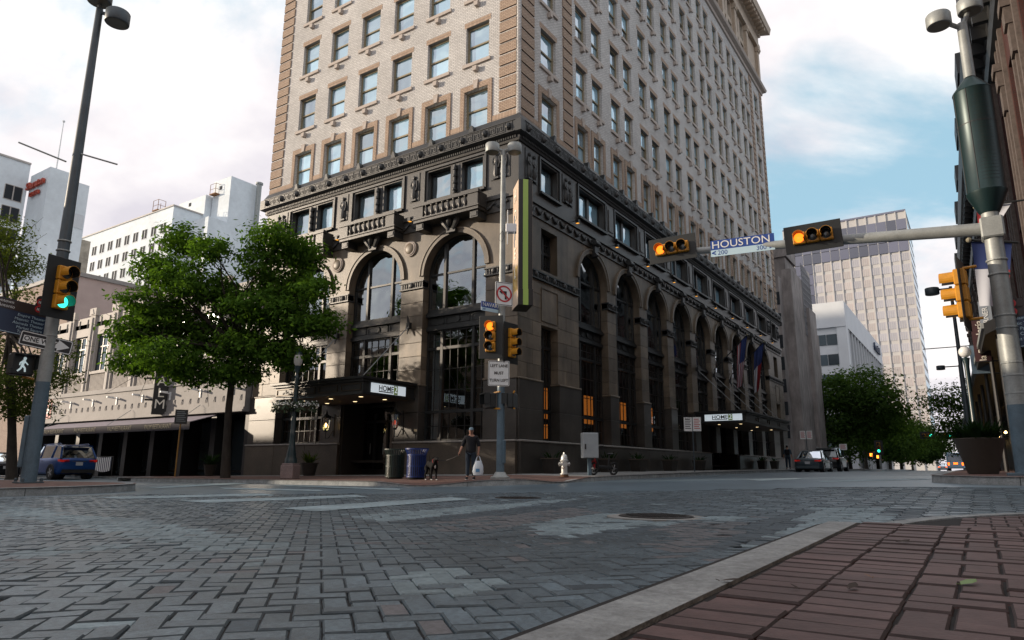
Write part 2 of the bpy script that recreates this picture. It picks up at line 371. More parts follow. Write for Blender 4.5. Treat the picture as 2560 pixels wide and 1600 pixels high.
kerb('kerb_parking_bay',[(-17,-5.8),(-17.25,-5.7),(-17.6,-5.0),(-18.0,-4.1),(-18.5,-3.5),(-19.2,-3.3)]+[(-19.2-k*k*.2,-3.3) for k in range(1,20)],(-20,30),w=.2)
SEx=spaced(13.5,60,13,17,.25,3); SEy=spaced(-90,-12.0,-24,-12,.2,4)
red_cells=set()
for i in range(50,90):
    for j in range(-112,-48):
        x,y=(i+.5)*.25,(j+.5)*.25
        q=topix((x,y,gs(x,y)))
        if x>13.55 and q and -150<q[0]<2720 and q[1]<1800 and q[2]<7.2 and y>-26: red_cells.add((i,j))
inred=lambda x,y:(math.floor(x/.25),math.floor(y/.25)) in red_cells
struct(sgrid('pavement_near_corner',SEx,SEy,lambda x,y:gs(x,y)-(.009 if inred(x,y) or inred(x+.3,y) or inred(x,y-.4) or inred(x-.3,y) or inred(x,y+.4) else .0),M_SAND,planes=arcplanes(13.5,-12.0,1,-1,4.2)))
kse=kerbpath(13.5,-12.0,1,-1,4.2,40,30); kerb('kerb_near_corner',kse,(30,-30),w=.20,bat=.03)
struct(sgrid('pavement_far_corner',spaced(13.4,70,13,18,.4,4),spaced(-6.4,300,-6.4,3,.4,6),gs,M_REDFAR,planes=arcplanes(13.4,-6.4,1,1,2.2)))
kerb('kerb_far_corner',kerbpath(13.4,-6.4,1,1,2.2,150,30),(40,40),w=.2)
struct(sgrid('pavement_left_corner',spaced(-70,0,-14,0,.5,4),spaced(-60,-12.8,-20,-12.8,.4,4),gs,M_REDFAR,planes=arcplanes(0,-12.8,-1,-1,3.2)))
kerb('kerb_left_corner',kerbpath(0,-12.8,-1,-1,3.2,40,50),(-40,-40),w=.2)
# ---- pavers
def inpoly(p,poly):
    x,y=p; c=False; n=len(poly)
    for i in range(n):
        x1,y1=poly[i]; x2,y2=poly[(i+1)%n]
        if (y1>y)!=(y2>y) and x<(x2-x1)*(y-y1)/(y2-y1)+x1: c=not c
    return c
def zq(ox,pts): return [(ox+.3719*a,1160+.3719*b) for a,b in pts]
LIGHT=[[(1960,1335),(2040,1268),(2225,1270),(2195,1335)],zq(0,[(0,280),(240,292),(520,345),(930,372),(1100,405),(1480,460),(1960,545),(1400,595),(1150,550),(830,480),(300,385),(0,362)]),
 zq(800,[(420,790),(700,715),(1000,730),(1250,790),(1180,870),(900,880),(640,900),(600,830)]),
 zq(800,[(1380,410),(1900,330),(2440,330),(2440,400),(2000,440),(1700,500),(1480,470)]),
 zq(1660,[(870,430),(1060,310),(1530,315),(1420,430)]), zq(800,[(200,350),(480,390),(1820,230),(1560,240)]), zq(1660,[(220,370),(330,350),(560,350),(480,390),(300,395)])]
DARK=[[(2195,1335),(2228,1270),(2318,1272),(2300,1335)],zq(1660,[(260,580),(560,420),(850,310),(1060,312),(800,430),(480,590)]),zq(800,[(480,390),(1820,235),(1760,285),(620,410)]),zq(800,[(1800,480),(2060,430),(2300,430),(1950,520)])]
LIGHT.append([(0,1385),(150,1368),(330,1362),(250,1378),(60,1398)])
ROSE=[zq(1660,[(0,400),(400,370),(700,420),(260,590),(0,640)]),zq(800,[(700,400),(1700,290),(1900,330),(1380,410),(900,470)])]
def paver_mesh(name,L,Wd,m,h=.05,ch=.007):
    a,b=L/2,Wd/2; mb=MB()
    vs=[(-a,-b,-h),(a,-b,-h),(a,b,-h),(-a,b,-h),(-a,-b,-ch),(a,-b,-ch),(a,b,-ch),(-a,b,-ch),(-a+ch,-b+ch,0),(a-ch,-b+ch,0),(a-ch,b-ch,0),(-a+ch,b-ch,0)]
    fs=[(0,1,5,4),(1,2,6,5),(2,3,7,6),(3,0,4,7),(4,5,9,8),(5,6,10,9),(6,7,11,10),(7,4,8,11),(8,9,10,11)]
    return mb.add(vs,fs),vs,fs
def lay(field,parent,mats,surf,L,Wd,nobj=300,name='paver',stuffname='paver_field',ch=.007,tilt=.011,edge=None):
    """field: (x,y,ang,matkey). The largest-looking ones become objects, the rest one mesh"""
    field=[(topix((x,y,surf(x,y))),x,y,a,k) for x,y,a,k in field]
    vis=[f for f in field if f[0] and -30<f[0][0]<2590 and f[0][1]<1640]; vis.sort(key=lambda f:f[0][2])
    top=vis[:nobj]; ids=set(id(f) for f in top)
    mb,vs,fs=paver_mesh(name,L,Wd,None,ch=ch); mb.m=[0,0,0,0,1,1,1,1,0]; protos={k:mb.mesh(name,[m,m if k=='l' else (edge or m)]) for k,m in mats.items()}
    vs=np.array(vs); bins={}
    for f in field:
        q,x,y,a,k=f; z=surf(x,y)+random.gauss(0,.0022); a2=a+random.gauss(0,.009); tx,ty=random.gauss(0,tilt),random.gauss(0,tilt); sc=((1+random.gauss(0,.016))*(.48 if k=='h' else 1),1+random.gauss(0,.024),1)
        if id(f) in ids:
            o=place(protos[k],name,parent,(x,y,z),rot=(tx,ty,a2)); o.scale=sc
        else:
            c,s=math.cos(a2),math.sin(a2); P=vs*np.array(sc); Z=P[:,2]+P[:,0]*(-ty)+P[:,1]*tx+z
            bins.setdefault(k,[]).append(np.stack([P[:,0]*c-P[:,1]*s+x,P[:,0]*s+P[:,1]*c+y,Z],1))
    for k,arr in bins.items():
        n=len(arr); V=np.concatenate(arr); Fc=(np.array(fs)[None]+(np.arange(n)*len(vs))[:,None,None]).reshape(-1,4)
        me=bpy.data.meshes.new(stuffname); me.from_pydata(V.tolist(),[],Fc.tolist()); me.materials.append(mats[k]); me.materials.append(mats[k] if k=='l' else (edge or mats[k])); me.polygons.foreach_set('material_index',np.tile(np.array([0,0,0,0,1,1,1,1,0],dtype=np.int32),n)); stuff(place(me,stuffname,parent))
TH=R(49); fwd=(-math.sin(TH),math.cos(TH)); rgt=(math.cos(TH),math.sin(TH)); PW=.102
field=[]; MAN=[hit(1640,1292,gr),hit(1295,1246,gr)]
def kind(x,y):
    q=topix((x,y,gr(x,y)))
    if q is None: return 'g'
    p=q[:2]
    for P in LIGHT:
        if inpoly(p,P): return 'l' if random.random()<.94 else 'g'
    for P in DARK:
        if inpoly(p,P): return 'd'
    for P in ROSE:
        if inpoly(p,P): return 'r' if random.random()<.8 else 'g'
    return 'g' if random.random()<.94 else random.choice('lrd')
def zoneB(x,y): return x>12.4-.45*(y+15.8)
def okspot(x,y,B):
    if not incell(x,y) or zoneB(x,y)!=B: return False
    if x>13.42 and y<-16: return False
    c=(17.7,-16.2)
    if x>13.5 and y<-11.95 and (x>c[0] or y<c[1] or math.hypot(x-c[0],y-c[1])<4.24): return False
    return all(math.hypot(x-m[0],y-m[1])>.50 for m in MAN)
c0=np.array([9.0,-14.0])
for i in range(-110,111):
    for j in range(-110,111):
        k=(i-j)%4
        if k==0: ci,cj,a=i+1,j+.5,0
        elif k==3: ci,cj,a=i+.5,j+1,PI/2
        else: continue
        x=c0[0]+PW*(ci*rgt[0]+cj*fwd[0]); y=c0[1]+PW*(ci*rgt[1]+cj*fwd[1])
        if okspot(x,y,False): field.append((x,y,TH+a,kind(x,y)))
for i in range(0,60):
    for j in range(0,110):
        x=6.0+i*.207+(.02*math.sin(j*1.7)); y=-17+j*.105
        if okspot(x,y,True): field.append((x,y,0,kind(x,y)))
lay(field,road,{'g':M_PAV,'l':M_PAVL,'d':M_PAVD,'r':M_PAVR},gr,.199,.0965,tilt=.016,ch=.006,edge=mat('paver_dark_edge',(.052,.074,.088),.7,var=(20,.4),wvar=((1.5,.5),)))  # darker colour on the paver chamfers draws the joint lines
# ---- red brick pavement under the camera
pav=[o for o in COL.objects if o.name=='pavement_near_corner'][0]
rf=[]; B=.1035; x0k=13.72
def okred(x,y):
    c=(17.7,-16.2)
    if not inred(x,y): return False
    if y>c[1] and math.hypot(x-c[0],y-c[1])>3.9: return False
    return x>x0k
for j in range(-40,120):                 # two soldier rows along the kerb
    for q in (0,1):
        x=x0k+.104+q*.206; y=-26+j*B
        if okred(x,y) and (y<-16.4): rf.append((x,y,0,'a'))
for i in range(-4,60):
    for j in range(-4,130):
        k=(i-j)%4
        if k==0: ci,cj,a=i+1,j+.5,0
        elif k==3: ci,cj,a=i+.5,j+1,PI/2
        else: continue
        x=x0k+.414+B*ci; y=-26+B*cj
        lim=x0k+.414; left=x-(B if a==0 else B/2)
        if left<lim-.02:
            if a==0 and left>lim-B-.02 and okred(x+B/2,y): rf.append((x+B/2,y,0,'h'))
            continue
        if okred(x,y): rf.append((x,y,a,'a'))
lay(rf,pav,{'a':M_RED,'h':M_RED},gs,.2005,.0955,name='brick',stuffname='brick_field',ch=.005,tilt=.004,edge=mat('brick_dark_edge',(.042,.029,.029),.8,var=(20,.4),wvar=((2,.4),)))  # chamfers get a darker tone so the brick rows read
# ---- painted stripes beyond the pavers, manholes
def stripe(pts,off=.006):
    P=[hit(u,v,gr) for u,v in pts]; P=[(p[0],p[1],gr(p[0],p[1])+off) for p in P]
    return MB().add(P,[tuple(range(len(P)))]).obj('crosswalk_stripe',M_PAINT,road)
for q in ([(242,1244),(300,1248),(690,1239),(660,1234)],[(445,1253),(520,1258),(920,1243),(890,1238)],[(360,1219),(400,1221),(650,1208),(620,1205)],[(545,1219),(560,1223),(810,1229),(800,1225)],
          [(700,1213),(720,1216),(1000,1226),(1000,1222)],[(700,1272),(790,1280),(1180,1249),(1130,1244)],[(2030,1203),(2060,1206),(2330,1199),(2300,1197)],[(1860,1199),(1900,1203),(2010,1198),(1990,1196)]):
    stripe(q)
M_IRON=mat('cast_iron',(.035,.033,.033),.55,metal=.6,var=(30,.4),bump=(40,.6))
for n,(p,lab) in enumerate(zip(MAN,('round iron manhole cover with worn centre set in pale concrete near the camera','round iron manhole cover beside the broad pale crosswalk stripe'))):
    t=thing('manhole_cover',lab,'manhole',(p[0],p[1],gr(p[0],p[1])),group='manhole covers')
    mb=MB().lathe([(.50,-.03),(.50,.002),(.385,.004),(.385,-.03)],32,cap=False); mb.obj('frame',M_CONC if n==0 else M_ROAD,t)
    mb=MB().lathe([(.375,-.03),(.375,.010),(.36,.014),(.33,.014)],32)
    for a in range(-6,7):
        for b in range(-6,7):
            if math.hypot(a,b)<6.2: mb.box(a*.048-.016,a*.048+.016,b*.048-.016,b*.048+.016,.012,.019)
    mb.obj('lid',M_IRON,t)
# ================================================================== the corner hotel
M_BRK=brickmat('brick_buff',(.66,.65,.63),(.53,.52,.505),(.24,.235,.23),mw=.012,var=(.35,.17))
M_ORG=brickmat('brick_tan',(.45,.345,.26),(.37,.275,.205),(.14,.10,.08),bw=.2,bh=.07,var=(1.2,.15))
M_SOLD=brickmat('brick_soldier',(.45,.34,.255),(.37,.27,.20),(.15,.12,.10),bw=.25,bh=.075,offset=0,swap=True)
M_ASH=mat('ashlar_stone',(.118,.094,.067),.45,spec=.5,var=(.9,.4),var2=(2.2,.35,(1,1,.2)),bump=(45,.25),rand=.26)
M_GRAN=mat('dark_granite',(.038,.035,.031),.36,spec=.6,var=(.8,.5),var2=(30,.3),bump=(30,.12),rand=.2)
M_TERRA=mat('dark_terracotta',(.017,.019,.020),.45,spec=.6,var=(4,.35),bump=(20,.3))
M_TERRA2=mat('dark_terracotta_block',(.034,.032,.029),.42,spec=.6,var=(1.2,.4),bump=(20,.25),rand=.25)
M_FRAME=mat('olive_frame',(.23,.19,.115),.55,var=(6,.12))
M_SILL=mat('pink_stone_sill',(.42,.37,.33),.8,var=(6,.15))
M_DMET=mat('black_metal',(.012,.014,.015),.42,spec=.5,var=(5,.3))
M_GL=glassmat('sky_glass',(.20,.36,.46),.42,.03,wave=.07,rnd=(.1,2.1))
M_GLD=glassmat('dark_glass',(.55,.6,.62),.10,.02,wave=.02,transp=1)
M_GLA=glassmat('arch_glass',(.45,.48,.5),.26,.02,wave=.03,transp=1)
M_CURT=mat('pale_curtain',(.62,.64,.65),.9)
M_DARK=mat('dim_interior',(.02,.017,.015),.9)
M_LITO=mat('amber_lit_wall',(.3,.1,.03),.8,emit=(1,.28,.04),emstr=.30)
M_BULB=mat('lamp_bulb',(.8,.5,.2),.5,emit=(1,.62,.22),emstr=7)
M_WSIGN=mat('white_sign_face',(.75,.8,.84),.5,emit=(.8,.92,1),emstr=.28)
M_BLK=mat('sign_black',(.012,.012,.013),.5); M_GRN=mat('sign_green',(.34,.50,.11),.5); M_TANS=mat('sign_tan',(.55,.42,.32),.5); M_CREAM=mat('sign_cream',(.8,.76,.66),.5)
hotel=thing('hotel_building','tall corner hotel of buff brick above a dark stone arcade with black cornice','building')
HZ=lambda z:z+Z0
def fac(mb,name,m,side,parent=None,smooth=False): return mb.obj(name,m,parent or hotel,smooth,rz=0 if side=='L' else PI/2)
def wallholes(u0,u1,z0,z1,holes,dep=.28,y=0.0):
    """wall skin with rectangular openings and their reveals"""
    mb=MB(); us=sorted({u0,u1,*[h[0] for h in holes],*[h[1] for h in holes]}); zs=sorted({z0,z1,*[h[2] for h in holes],*[h[3] for h in holes]})
    for a,b in zip(us,us[1:]):
        run=None
        for c,d in zip(zs,zs[1:]):
            uc,zc=(a+b)/2,(c+d)/2
            if any(h[0]<uc<h[1] and h[2]<zc<h[3] for h in holes): continue
            mb.add([(a,y,c),(b,y,c),(b,y,d),(a,y,d)],[(0,1,2,3)])
    for a,b,c,d in holes:
        q=y+dep
        mb.add([(a,y,c),(a,q,c),(a,q,d),(a,y,d)],[(0,3,2,1)]); mb.add([(b,y,c),(b,q,c),(b,q,d),(b,y,d)],[(0,1,2,3)])
        mb.add([(a,y,d),(b,y,d),(b,q,d),(a,q,d)],[(0,1,2,3)]); mb.add([(a,y,c),(b,y,c),(b,q,c),(a,q,c)],[(0,3,2,1)])
    return mb
ZTOP=[16.24,19.46]+[19.46+3.25*k for k in range(1,6)]
PITCH_P=3.935
colsL=[(-1.60-2.27*k-1.27,-1.60-2.27*k) for k in range(6)]
colsR=[(1.75,3.10)]
for k in range(9): colsR+=[(5.06+PITCH_P*k,6.16+PITCH_P*k),(6.765+PITCH_P*k,7.865+PITCH_P*k)]
colsR+=[(41.45,42.8)]
def wproto(w,h,rowA):
    """meshes of one double-hung window, origin at the middle of the opening's foot"""
    a=w/2; f=MB(); y0,y1=.16,.26
    f.box(-a,-a+.085,y0,y1,0,h); f.box(a-.085,a,y0,y1,0,h); f.box(-a+.085,a-.085,y0,y1,h-.09,h); f.box(-a+.085,a-.085,y0,y1,0,.08)
    f.box(-a+.085,a-.085,.17,.24,h*.48,h*.48+.075)
    d={'frame':f.mesh('window',M_FRAME)}
    up=MB().add([(-a+.08,.20,h*.5),(a-.08,.20,h*.5),(a-.08,.20,h-.08),(-a+.08,.20,h-.08)],[(0,1,2,3)]); d['up']=up.mesh('pane',M_GL)
    lo=MB().add([(-a+.08,.23,.07),(a-.08,.23,.07),(a-.08,.23,h*.5),(-a+.08,.23,h*.5)],[(0,1,2,3)]); d['lo']=lo.mesh('pane',M_GL)
    if not rowA:
        d['sill']=MB().box(-a-.12,a+.12,-.09,.17,-.16,-.003).mesh('sill',M_SILL)
        d['lintel']=MB().box(-a-.10,a+.10,-.012,.1,h+.002,h+.26).mesh('lintel',M_SOLD)
        d['bracket']=MB().prism([(-.09,-.52),(.09,-.52),(.12,-.30),(-.12,-.30)],-.2,.0).mesh('bracket',M_SILL)
    else:
        s=MB(); s.box(-a-.22,-a-.005,-.05,.06,0,h+.27); s.box(a+.005,a+.22,-.05,.06,0,h+.27); s.box(-a-.005,a+.005,-.05,.06,h+.003,h+.27); d['surround']=s.mesh('surround',M_ORG)
        d['key']=MB().prism([(-.09,h),(.09,h),(.14,h+.42),(-.14,h+.42)],-.10,.05).mesh('keystone',M_SILL)
    return d
protos={}
def add_windows(cols,side):
    holes=[]
    for a,b in cols:
        for r,zt in enumerate(ZTOP):
            h=1.84 if r==0 else 1.87; z0=HZ(zt)-h; holes.append((a,b,z0,HZ(zt)))
            w=round(b-a,3); key=(w,r==0)
            if key not in protos: protos[key]=wproto(w,h,r==0)
            d=protos[key]; u=(a+b)/2; loc=(u,0,z0) if side=='L' else (0,u,z0); rz=0 if side=='L' else PI/2
            wn=place(d['frame'],'window',hotel,loc,rz)
            for k,nm in (('up','pane'),('lo','pane'),('sill','sill'),('lintel','lintel'),('bracket','bracket'),('surround','surround'),('key','keystone')):
                if k in d: place(d[k],nm,wn)
    return holes
ZB,ZC=HZ(14.4),HZ(36.95)
LW,RW=-16.2,44.5
fac(wallholes(LW,0,ZB,ZC,add_windows(colsL,'L')),'brick_wall',M_BRK,'L')
fac(wallholes(0,RW,ZB,ZC,add_windows(colsR,'R')),'brick_wall',M_BRK,'R')
MB().box(LW,-.4,.35,.36,ZB,ZC).obj('brick_wall_core',M_DARK,hotel); MB().box(-.36,-.35,.4,RW,ZB,ZC).obj('brick_wall_core',M_DARK,hotel)
mb=MB(); mb.box(LW,LW+.02,0,RW,HZ(-.9),ZC); mb.box(LW,0,RW-.02,RW,HZ(-.4),ZC); mb.obj('rear_wall',M_BRK,hotel)
# corner shaft and quoins
MB().tube([(-.03,.03,ZB),(-.03,.03,ZC)],.10,8).obj('corner_shaft',M_BRK,hotel)
qm={}
def quoin(w):
    if w not in qm: qm[w]=MB().box(-w/2,w/2,-.055,.02,0,.455,c=.012).mesh('quoin_block',M_ORG)
    return qm[w]
for side,spans in (('L',[(-1.0,-.12),(-16.2,-15.25)]),('R',[(.12,1.16),(3.74,4.64),(39.75,40.6),(43.5,44.4)])):
    for a,b in spans:
        for k in range(41):
            z=HZ(14.74)+k*.5417; u=(a+b)/2
            place(quoin(round(b-a,3)),'quoin_block',hotel,(u,0,z) if side=='L' else (0,u,z),0 if side=='L' else PI/2)
for side,(a,b),cols in (('L',(LW,0),colsL),('R',(0,RW),colsR)):
    mb=MB(); e=sorted(cols); edges=[a+.0]+[q for c in e for q in (c[0]-.23,c[1]+.23)]+[b]
    for u0,u1 in zip(edges[::2],edges[1::2]):
        if u1-u0>.05: fac(MB().box(u0,u1,-.03,.02,ZB,ZB+.27),'soldier_course',M_SOLD,side)
# ---- black cornice with meander frieze
def cornice(side,a,b):
    prof=[(0,13.2),(-.06,13.2),(-.10,13.30),(-.10,13.40),(-.24,13.46),(-.30,13.50),(-.30,14.02),(-.22,14.05),(-.05,14.40),(0,14.40)]
    mb=MB(); n=len(prof); E=[a-.3 if side=='L' else a-.3, b+.3]
    vs=[(E[0],y,HZ(z)) for y,z in prof]+[(E[1],y,HZ(z)) for y,z in prof]
    # mitre at the street corner: ends follow the projection
    if side=='L': vs=[(a+min(0,y),y,HZ(z)) for y,z in prof]+[(b-y,y,HZ(z)) for y,z in prof]
    else: vs=[(a+y,y,HZ(z)) for y,z in prof]+[(b-min(0,y),y,HZ(z)) for y,z in prof]
    mb.add(vs,[(i,i+n,i+n+1,i+1) for i in range(n-1)]+[tuple(range(n))[::-1],tuple(range(n,2*n))]); fac(mb,'cornice',M_TERRA,side)
    d=MB(); u=a+.1
    while u<b: d.box(u,u+.055,-.15,-.09,HZ(13.31),HZ(13.41)); u+=.115
    stuff(fac(d,'dentil_course',M_TERRA,side))
    m=MB(); y=-.30; z0=HZ(13.57); t=.028; u=a+.1; i=0
    while u<b-.4:
        if i%3==0:
            m.sphere((u+.19,y-.02,HZ(13.77)),(.12,.12,.17),8,6); m.sphere((u+.19,y-.11,HZ(13.72)),(.06,.06,.07),6,4); m.box(u+.0,u+.02,y-.02,y,HZ(13.56),HZ(13.98)); m.box(u+.36,u+.38,y-.02,y,HZ(13.56),HZ(13.98))
        else:
            for (p,q,r,s) in ((0,.36,0,t),(0,.36,.36,.36+t),(0,t,0,.30),(.30,.33,.08,.36),(.08,.33,.08,.08+t),(.08,.11,.08,.28),(.11,.24,.26,.26+t),(.21,.24,.15,.28)): m.box(u+p,u+q,y-.022,y,z0+r,z0+s)
        u+=.40; i+=1
    m.box(a+.02,b-.02,y-.03,y,HZ(13.50),HZ(13.53)); m.box(a+.02,b-.02,y-.03,y,HZ(13.99),HZ(14.02)); stuff(fac(m,'meander_frieze',M_TERRA,side))
    k=MB().prism([(-.14,0),(.14,0),(.05,.31),(-.05,.31)],-.34,-.02).mesh('cornice_lug',M_TERRA)
    for p,q in (colsL if side=='L' else colsR): place(k,'cornice_lug',hotel,((p+q)/2,0,HZ(14.03)) if side=='L' else (0,(p+q)/2,HZ(14.03)),0 if side=='L' else PI/2)
cornice('L',LW,0); cornice('R',0,RW)
# ---- third floor: paired windows, reliefs, architraves
def relief(fig=1,w=.55,h=1.35):
    mb=MB(); mb.box(-w/2,w/2,-.03,.0,0,h); 
    for k in range(fig):
        x=(k-(fig-1)/2)*.36
        mb.sphere((x,-.06,h-.22),(.075,.07,.095),8,6); mb.sphere((x,-.05,h-.50),(.13,.07,.22),8,6); mb.lathe([(.085,.10),(.14,.22),(.12,.5),(.10,h-.6)],8,(x,-.03,0))
        mb.tube([(x-.13,-.05,h-.36),(x-.17,-.09,h-.60),(x-.05,-.12,h-.72)],.035,6); mb.tube([(x+.13,-.05,h-.36),(x+.17,-.06,h-.66),(x+.13,-.09,h-.86)],.035,6)
        mb.box(x-.14,x+.14,-.1,0,.02,.10)
    return mb.mesh('statue_relief',M_TERRA,True)
REL1,REL2=relief(1),relief(2,.95)
def opening_frame(a,b,z0,z1,t=.09,pr=.05): 
    mb=MB(); mb.box(a-t,a,-pr,.02,z0-.0,z1+t); mb.box(b,b+t,-pr,.02,z0-.0,z1+t); mb.box(a,b,-pr,.02,z1,z1+t); return mb
def third(side,u0,u1,ops,pairs):
    holes=[(a,b,HZ(11.62),HZ(12.95)) for a,b in ops]
    fac(wallholes(u0,u1,HZ(10.27),HZ(13.2),holes,dep=.42),'third_floor_wall',M_TERRA2,side)
    for a,b in ops:
        mb=MB(); z0,z1=HZ(11.62),HZ(12.95)
        mb.box(a,a+.07,.28,.36,z0,z1); mb.box(b-.07,b,.28,.36,z0,z1); mb.box(a+.07,b-.07,.28,.36,z1-.08,z1); mb.box(a+.07,b-.07,.28,.36,z0,z0+.12)
        if b-a>2: mb.box((a+b)/2-.11,(a+b)/2+.11,.2,.36,z0,z1)
        w=fac(mb,'window',M_DMET,side)
        cuts=[a+.07,b-.07] if b-a<2 else [a+.07,(a+b)/2-.11,(a+b)/2+.11,b-.07]
        for p,q in zip(cuts[::2],cuts[1::2]): MB().add([(p,.32,z0+.1),(q,.32,z0+.1),(q,.32,z1-.05),(p,.32,z1-.05)],[(0,1,2,3)]).obj('pane',M_GL,w)
    for a,b in pairs:
        mb=opening_frame(a-.12,b+.12,HZ(11.5),HZ(13.02),.1,.07); mb.box(a-.2,b+.2,-.16,.02,HZ(11.40),HZ(11.5)); fac(mb,'architrave',M_TERRA,side)
    mb=MB(); mb.box(u0-(0 if side=='R' else .1),u1+(.0 if side=='L' else .1),-.14,.02,HZ(10.80),HZ(10.98)); mb.box(u0,u1,-.06,.02,HZ(10.27),HZ(10.80)); fac(mb,'string_course',M_TERRA2,side)
    g=MB(); u=u0+.2
    while u<u1-.2:
        g.tube([(u-.28,-.08,HZ(10.66)),(u-.14,-.11,HZ(10.50)),(u,-.12,HZ(10.44)),(u+.14,-.11,HZ(10.50)),(u+.28,-.08,HZ(10.66))],[.03,.05,.065,.05,.03],6); g.sphere((u+.33,-.09,HZ(10.64)),.07,6,4); u+=.66
    stuff(fac(g,'garland_belt',M_TERRA,side))
cL=[-3.24,-7.86,-12.48]
opsL=[]; prsL=[]
for c in cL: opsL+=[(c-1.62,c-.32),(c+.30,c+1.42)]; prsL.append((c-1.62,c+1.42))
third('L',LW,0,opsL,prsL)
for c in cL:
    m=MB(); m.box(c-.2,c+.18,-.02,.3,HZ(11.62),HZ(12.95)); m.tube([(c-.01,-.09,HZ(11.62)),(c-.01,-.09,HZ(12.9))],.06,8)
    for k in range(4): m.sphere((c-.01,-.09,HZ(11.75+.32*k)),.10,8,5)
    fac(m,'window_mullion',M_TERRA,'L')
for u,me in ((-5.62,REL1),(-10.22,REL1),(-.9,REL2),(-14.95,REL2)): place(me,'statue_relief',hotel,(u,0,HZ(11.72)))
cR=[6.465+PITCH_P*k for k in range(9)]
opsR=[(1.77,3.14)]+[(c-1.27,c+1.27) for c in cR]+[(41.45,42.8)]
third('R',0,RW,opsR,opsR)
for u,me in ((.95,REL2),(4.05,REL2),(40.35,REL2),(43.6,REL2)): place(me,'statue_relief',hotel,(0,u,HZ(11.72)),PI/2)
for k in range(8):
    c=cR[k]+PITCH_P/2; m=MB(); m.box(c-.36,c+.36,-.05,.0,HZ(11.55),HZ(13.0)); m.box(c-.24,c+.24,-.09,-.05,HZ(11.68),HZ(12.85),c=.02); fac(m,'pilaster_panel',M_TERRA2,'R')
# amber flood lamps between the windows
FL=MB().tube([(0,0,0),(0,-.34,.05)],.02,6); FL.box(-.08,.08,-.46,-.30,-.10,.06); FLm=FL.mesh('flood_lamp',M_DMET); FBm=MB().add([(-.065,-.45,-.103),(.065,-.45,-.103),(.065,-.31,-.103),(-.065,-.31,-.103)],[(3,2,1,0)]).mesh('lamp_glass',mat('amber_lamp_glass',(.5,.25,.05),.5,emit=(1,.42,.06),emstr=.9))
for side,us in (('R',[4.3]+[c+PITCH_P/2 for c in cR]),('L',[-5.5,-10.15])):
    for u in us:
        o=place(FLm,'flood_lamp',hotel,(0.0,u,HZ(10.95)) if side=='R' else (u,0,HZ(10.75)),PI/2 if side=='R' else 0); place(FBm,'lamp_glass',o)
# ---- balconies
bal=MB().lathe([(.075,0),(.075,.05),(.045,.08),(.095,.22),(.06,.36),(.045,.42),(.075,.46),(.075,.50)],10).mesh('baluster',M_TERRA2,True)
for c in cL:
    w=1.74; yb=-.72; b=MB(); b.box(c-w,c+w,yb,0,HZ(10.33),HZ(10.46)); b.box(c-w-.05,c+w+.05,yb-.05,0,HZ(10.46),HZ(10.52)); 
    B=fac(b,'balcony',M_TERRA2,'L')
    MB().box(c-w-.04,c+w+.04,yb-.06,yb+.16,HZ(11.03),HZ(11.16)).obj('balcony_rail',M_TERRA2,B)
    for u in (c-w+.27,c+w-.27): MB().box(u-.27,u+.27,yb-.02,yb+.12,HZ(10.52),HZ(11.03),c=.015).obj('balcony_pier',M_TERRA2,B)
    for u in (c-w+.05,c+w-.05): MB().box(u-.05,u+.05,yb+.12,-.1,HZ(10.52),HZ(11.1)).obj('balcony_return',M_TERRA2,B)
    for k in range(8): place(bal,'baluster',B,(c-1.05+k*.30,yb+.05,HZ(10.525)))
    for u in (c-w+.28,c+w-.28):
        m=MB(); m.box(u-.2,u+.2,-.62,0,HZ(10.02),HZ(10.33)); m.box(u-.15,u+.15,-.645,-.62,HZ(10.08),HZ(10.27)); fac(m,'balcony_bracket',M_TERRA,'L',B)
    e=MB(); e.sphere((c-.05,-.30,HZ(10.32)),(.17,.2,.3),10,7); e.sphere((c-.10,-.46,HZ(10.62)),(.10,.13,.11),8,6); e.tube([(c-.1,-.55,HZ(10.63)),(c-.12,-.66,HZ(10.58))],[.05,.015],6)
    for s in (-1,1): e.tube([(c-.05+s*.12,-.22,HZ(9.9)),(c-.05+s*.34,-.25,HZ(10.25)),(c-.05+s*.42,-.3,HZ(10.62)),(c-.05+s*.26,-.38,HZ(10.84)),(c-.05+s*.12,-.36,HZ(10.72))],[.08,.16,.15,.10,.04],8)
    e.box(c-.28,c+.2,-.25,0,HZ(9.78),HZ(9.95)); fac(e,'eagle_keystone',M_TERRA,'L',smooth=True)
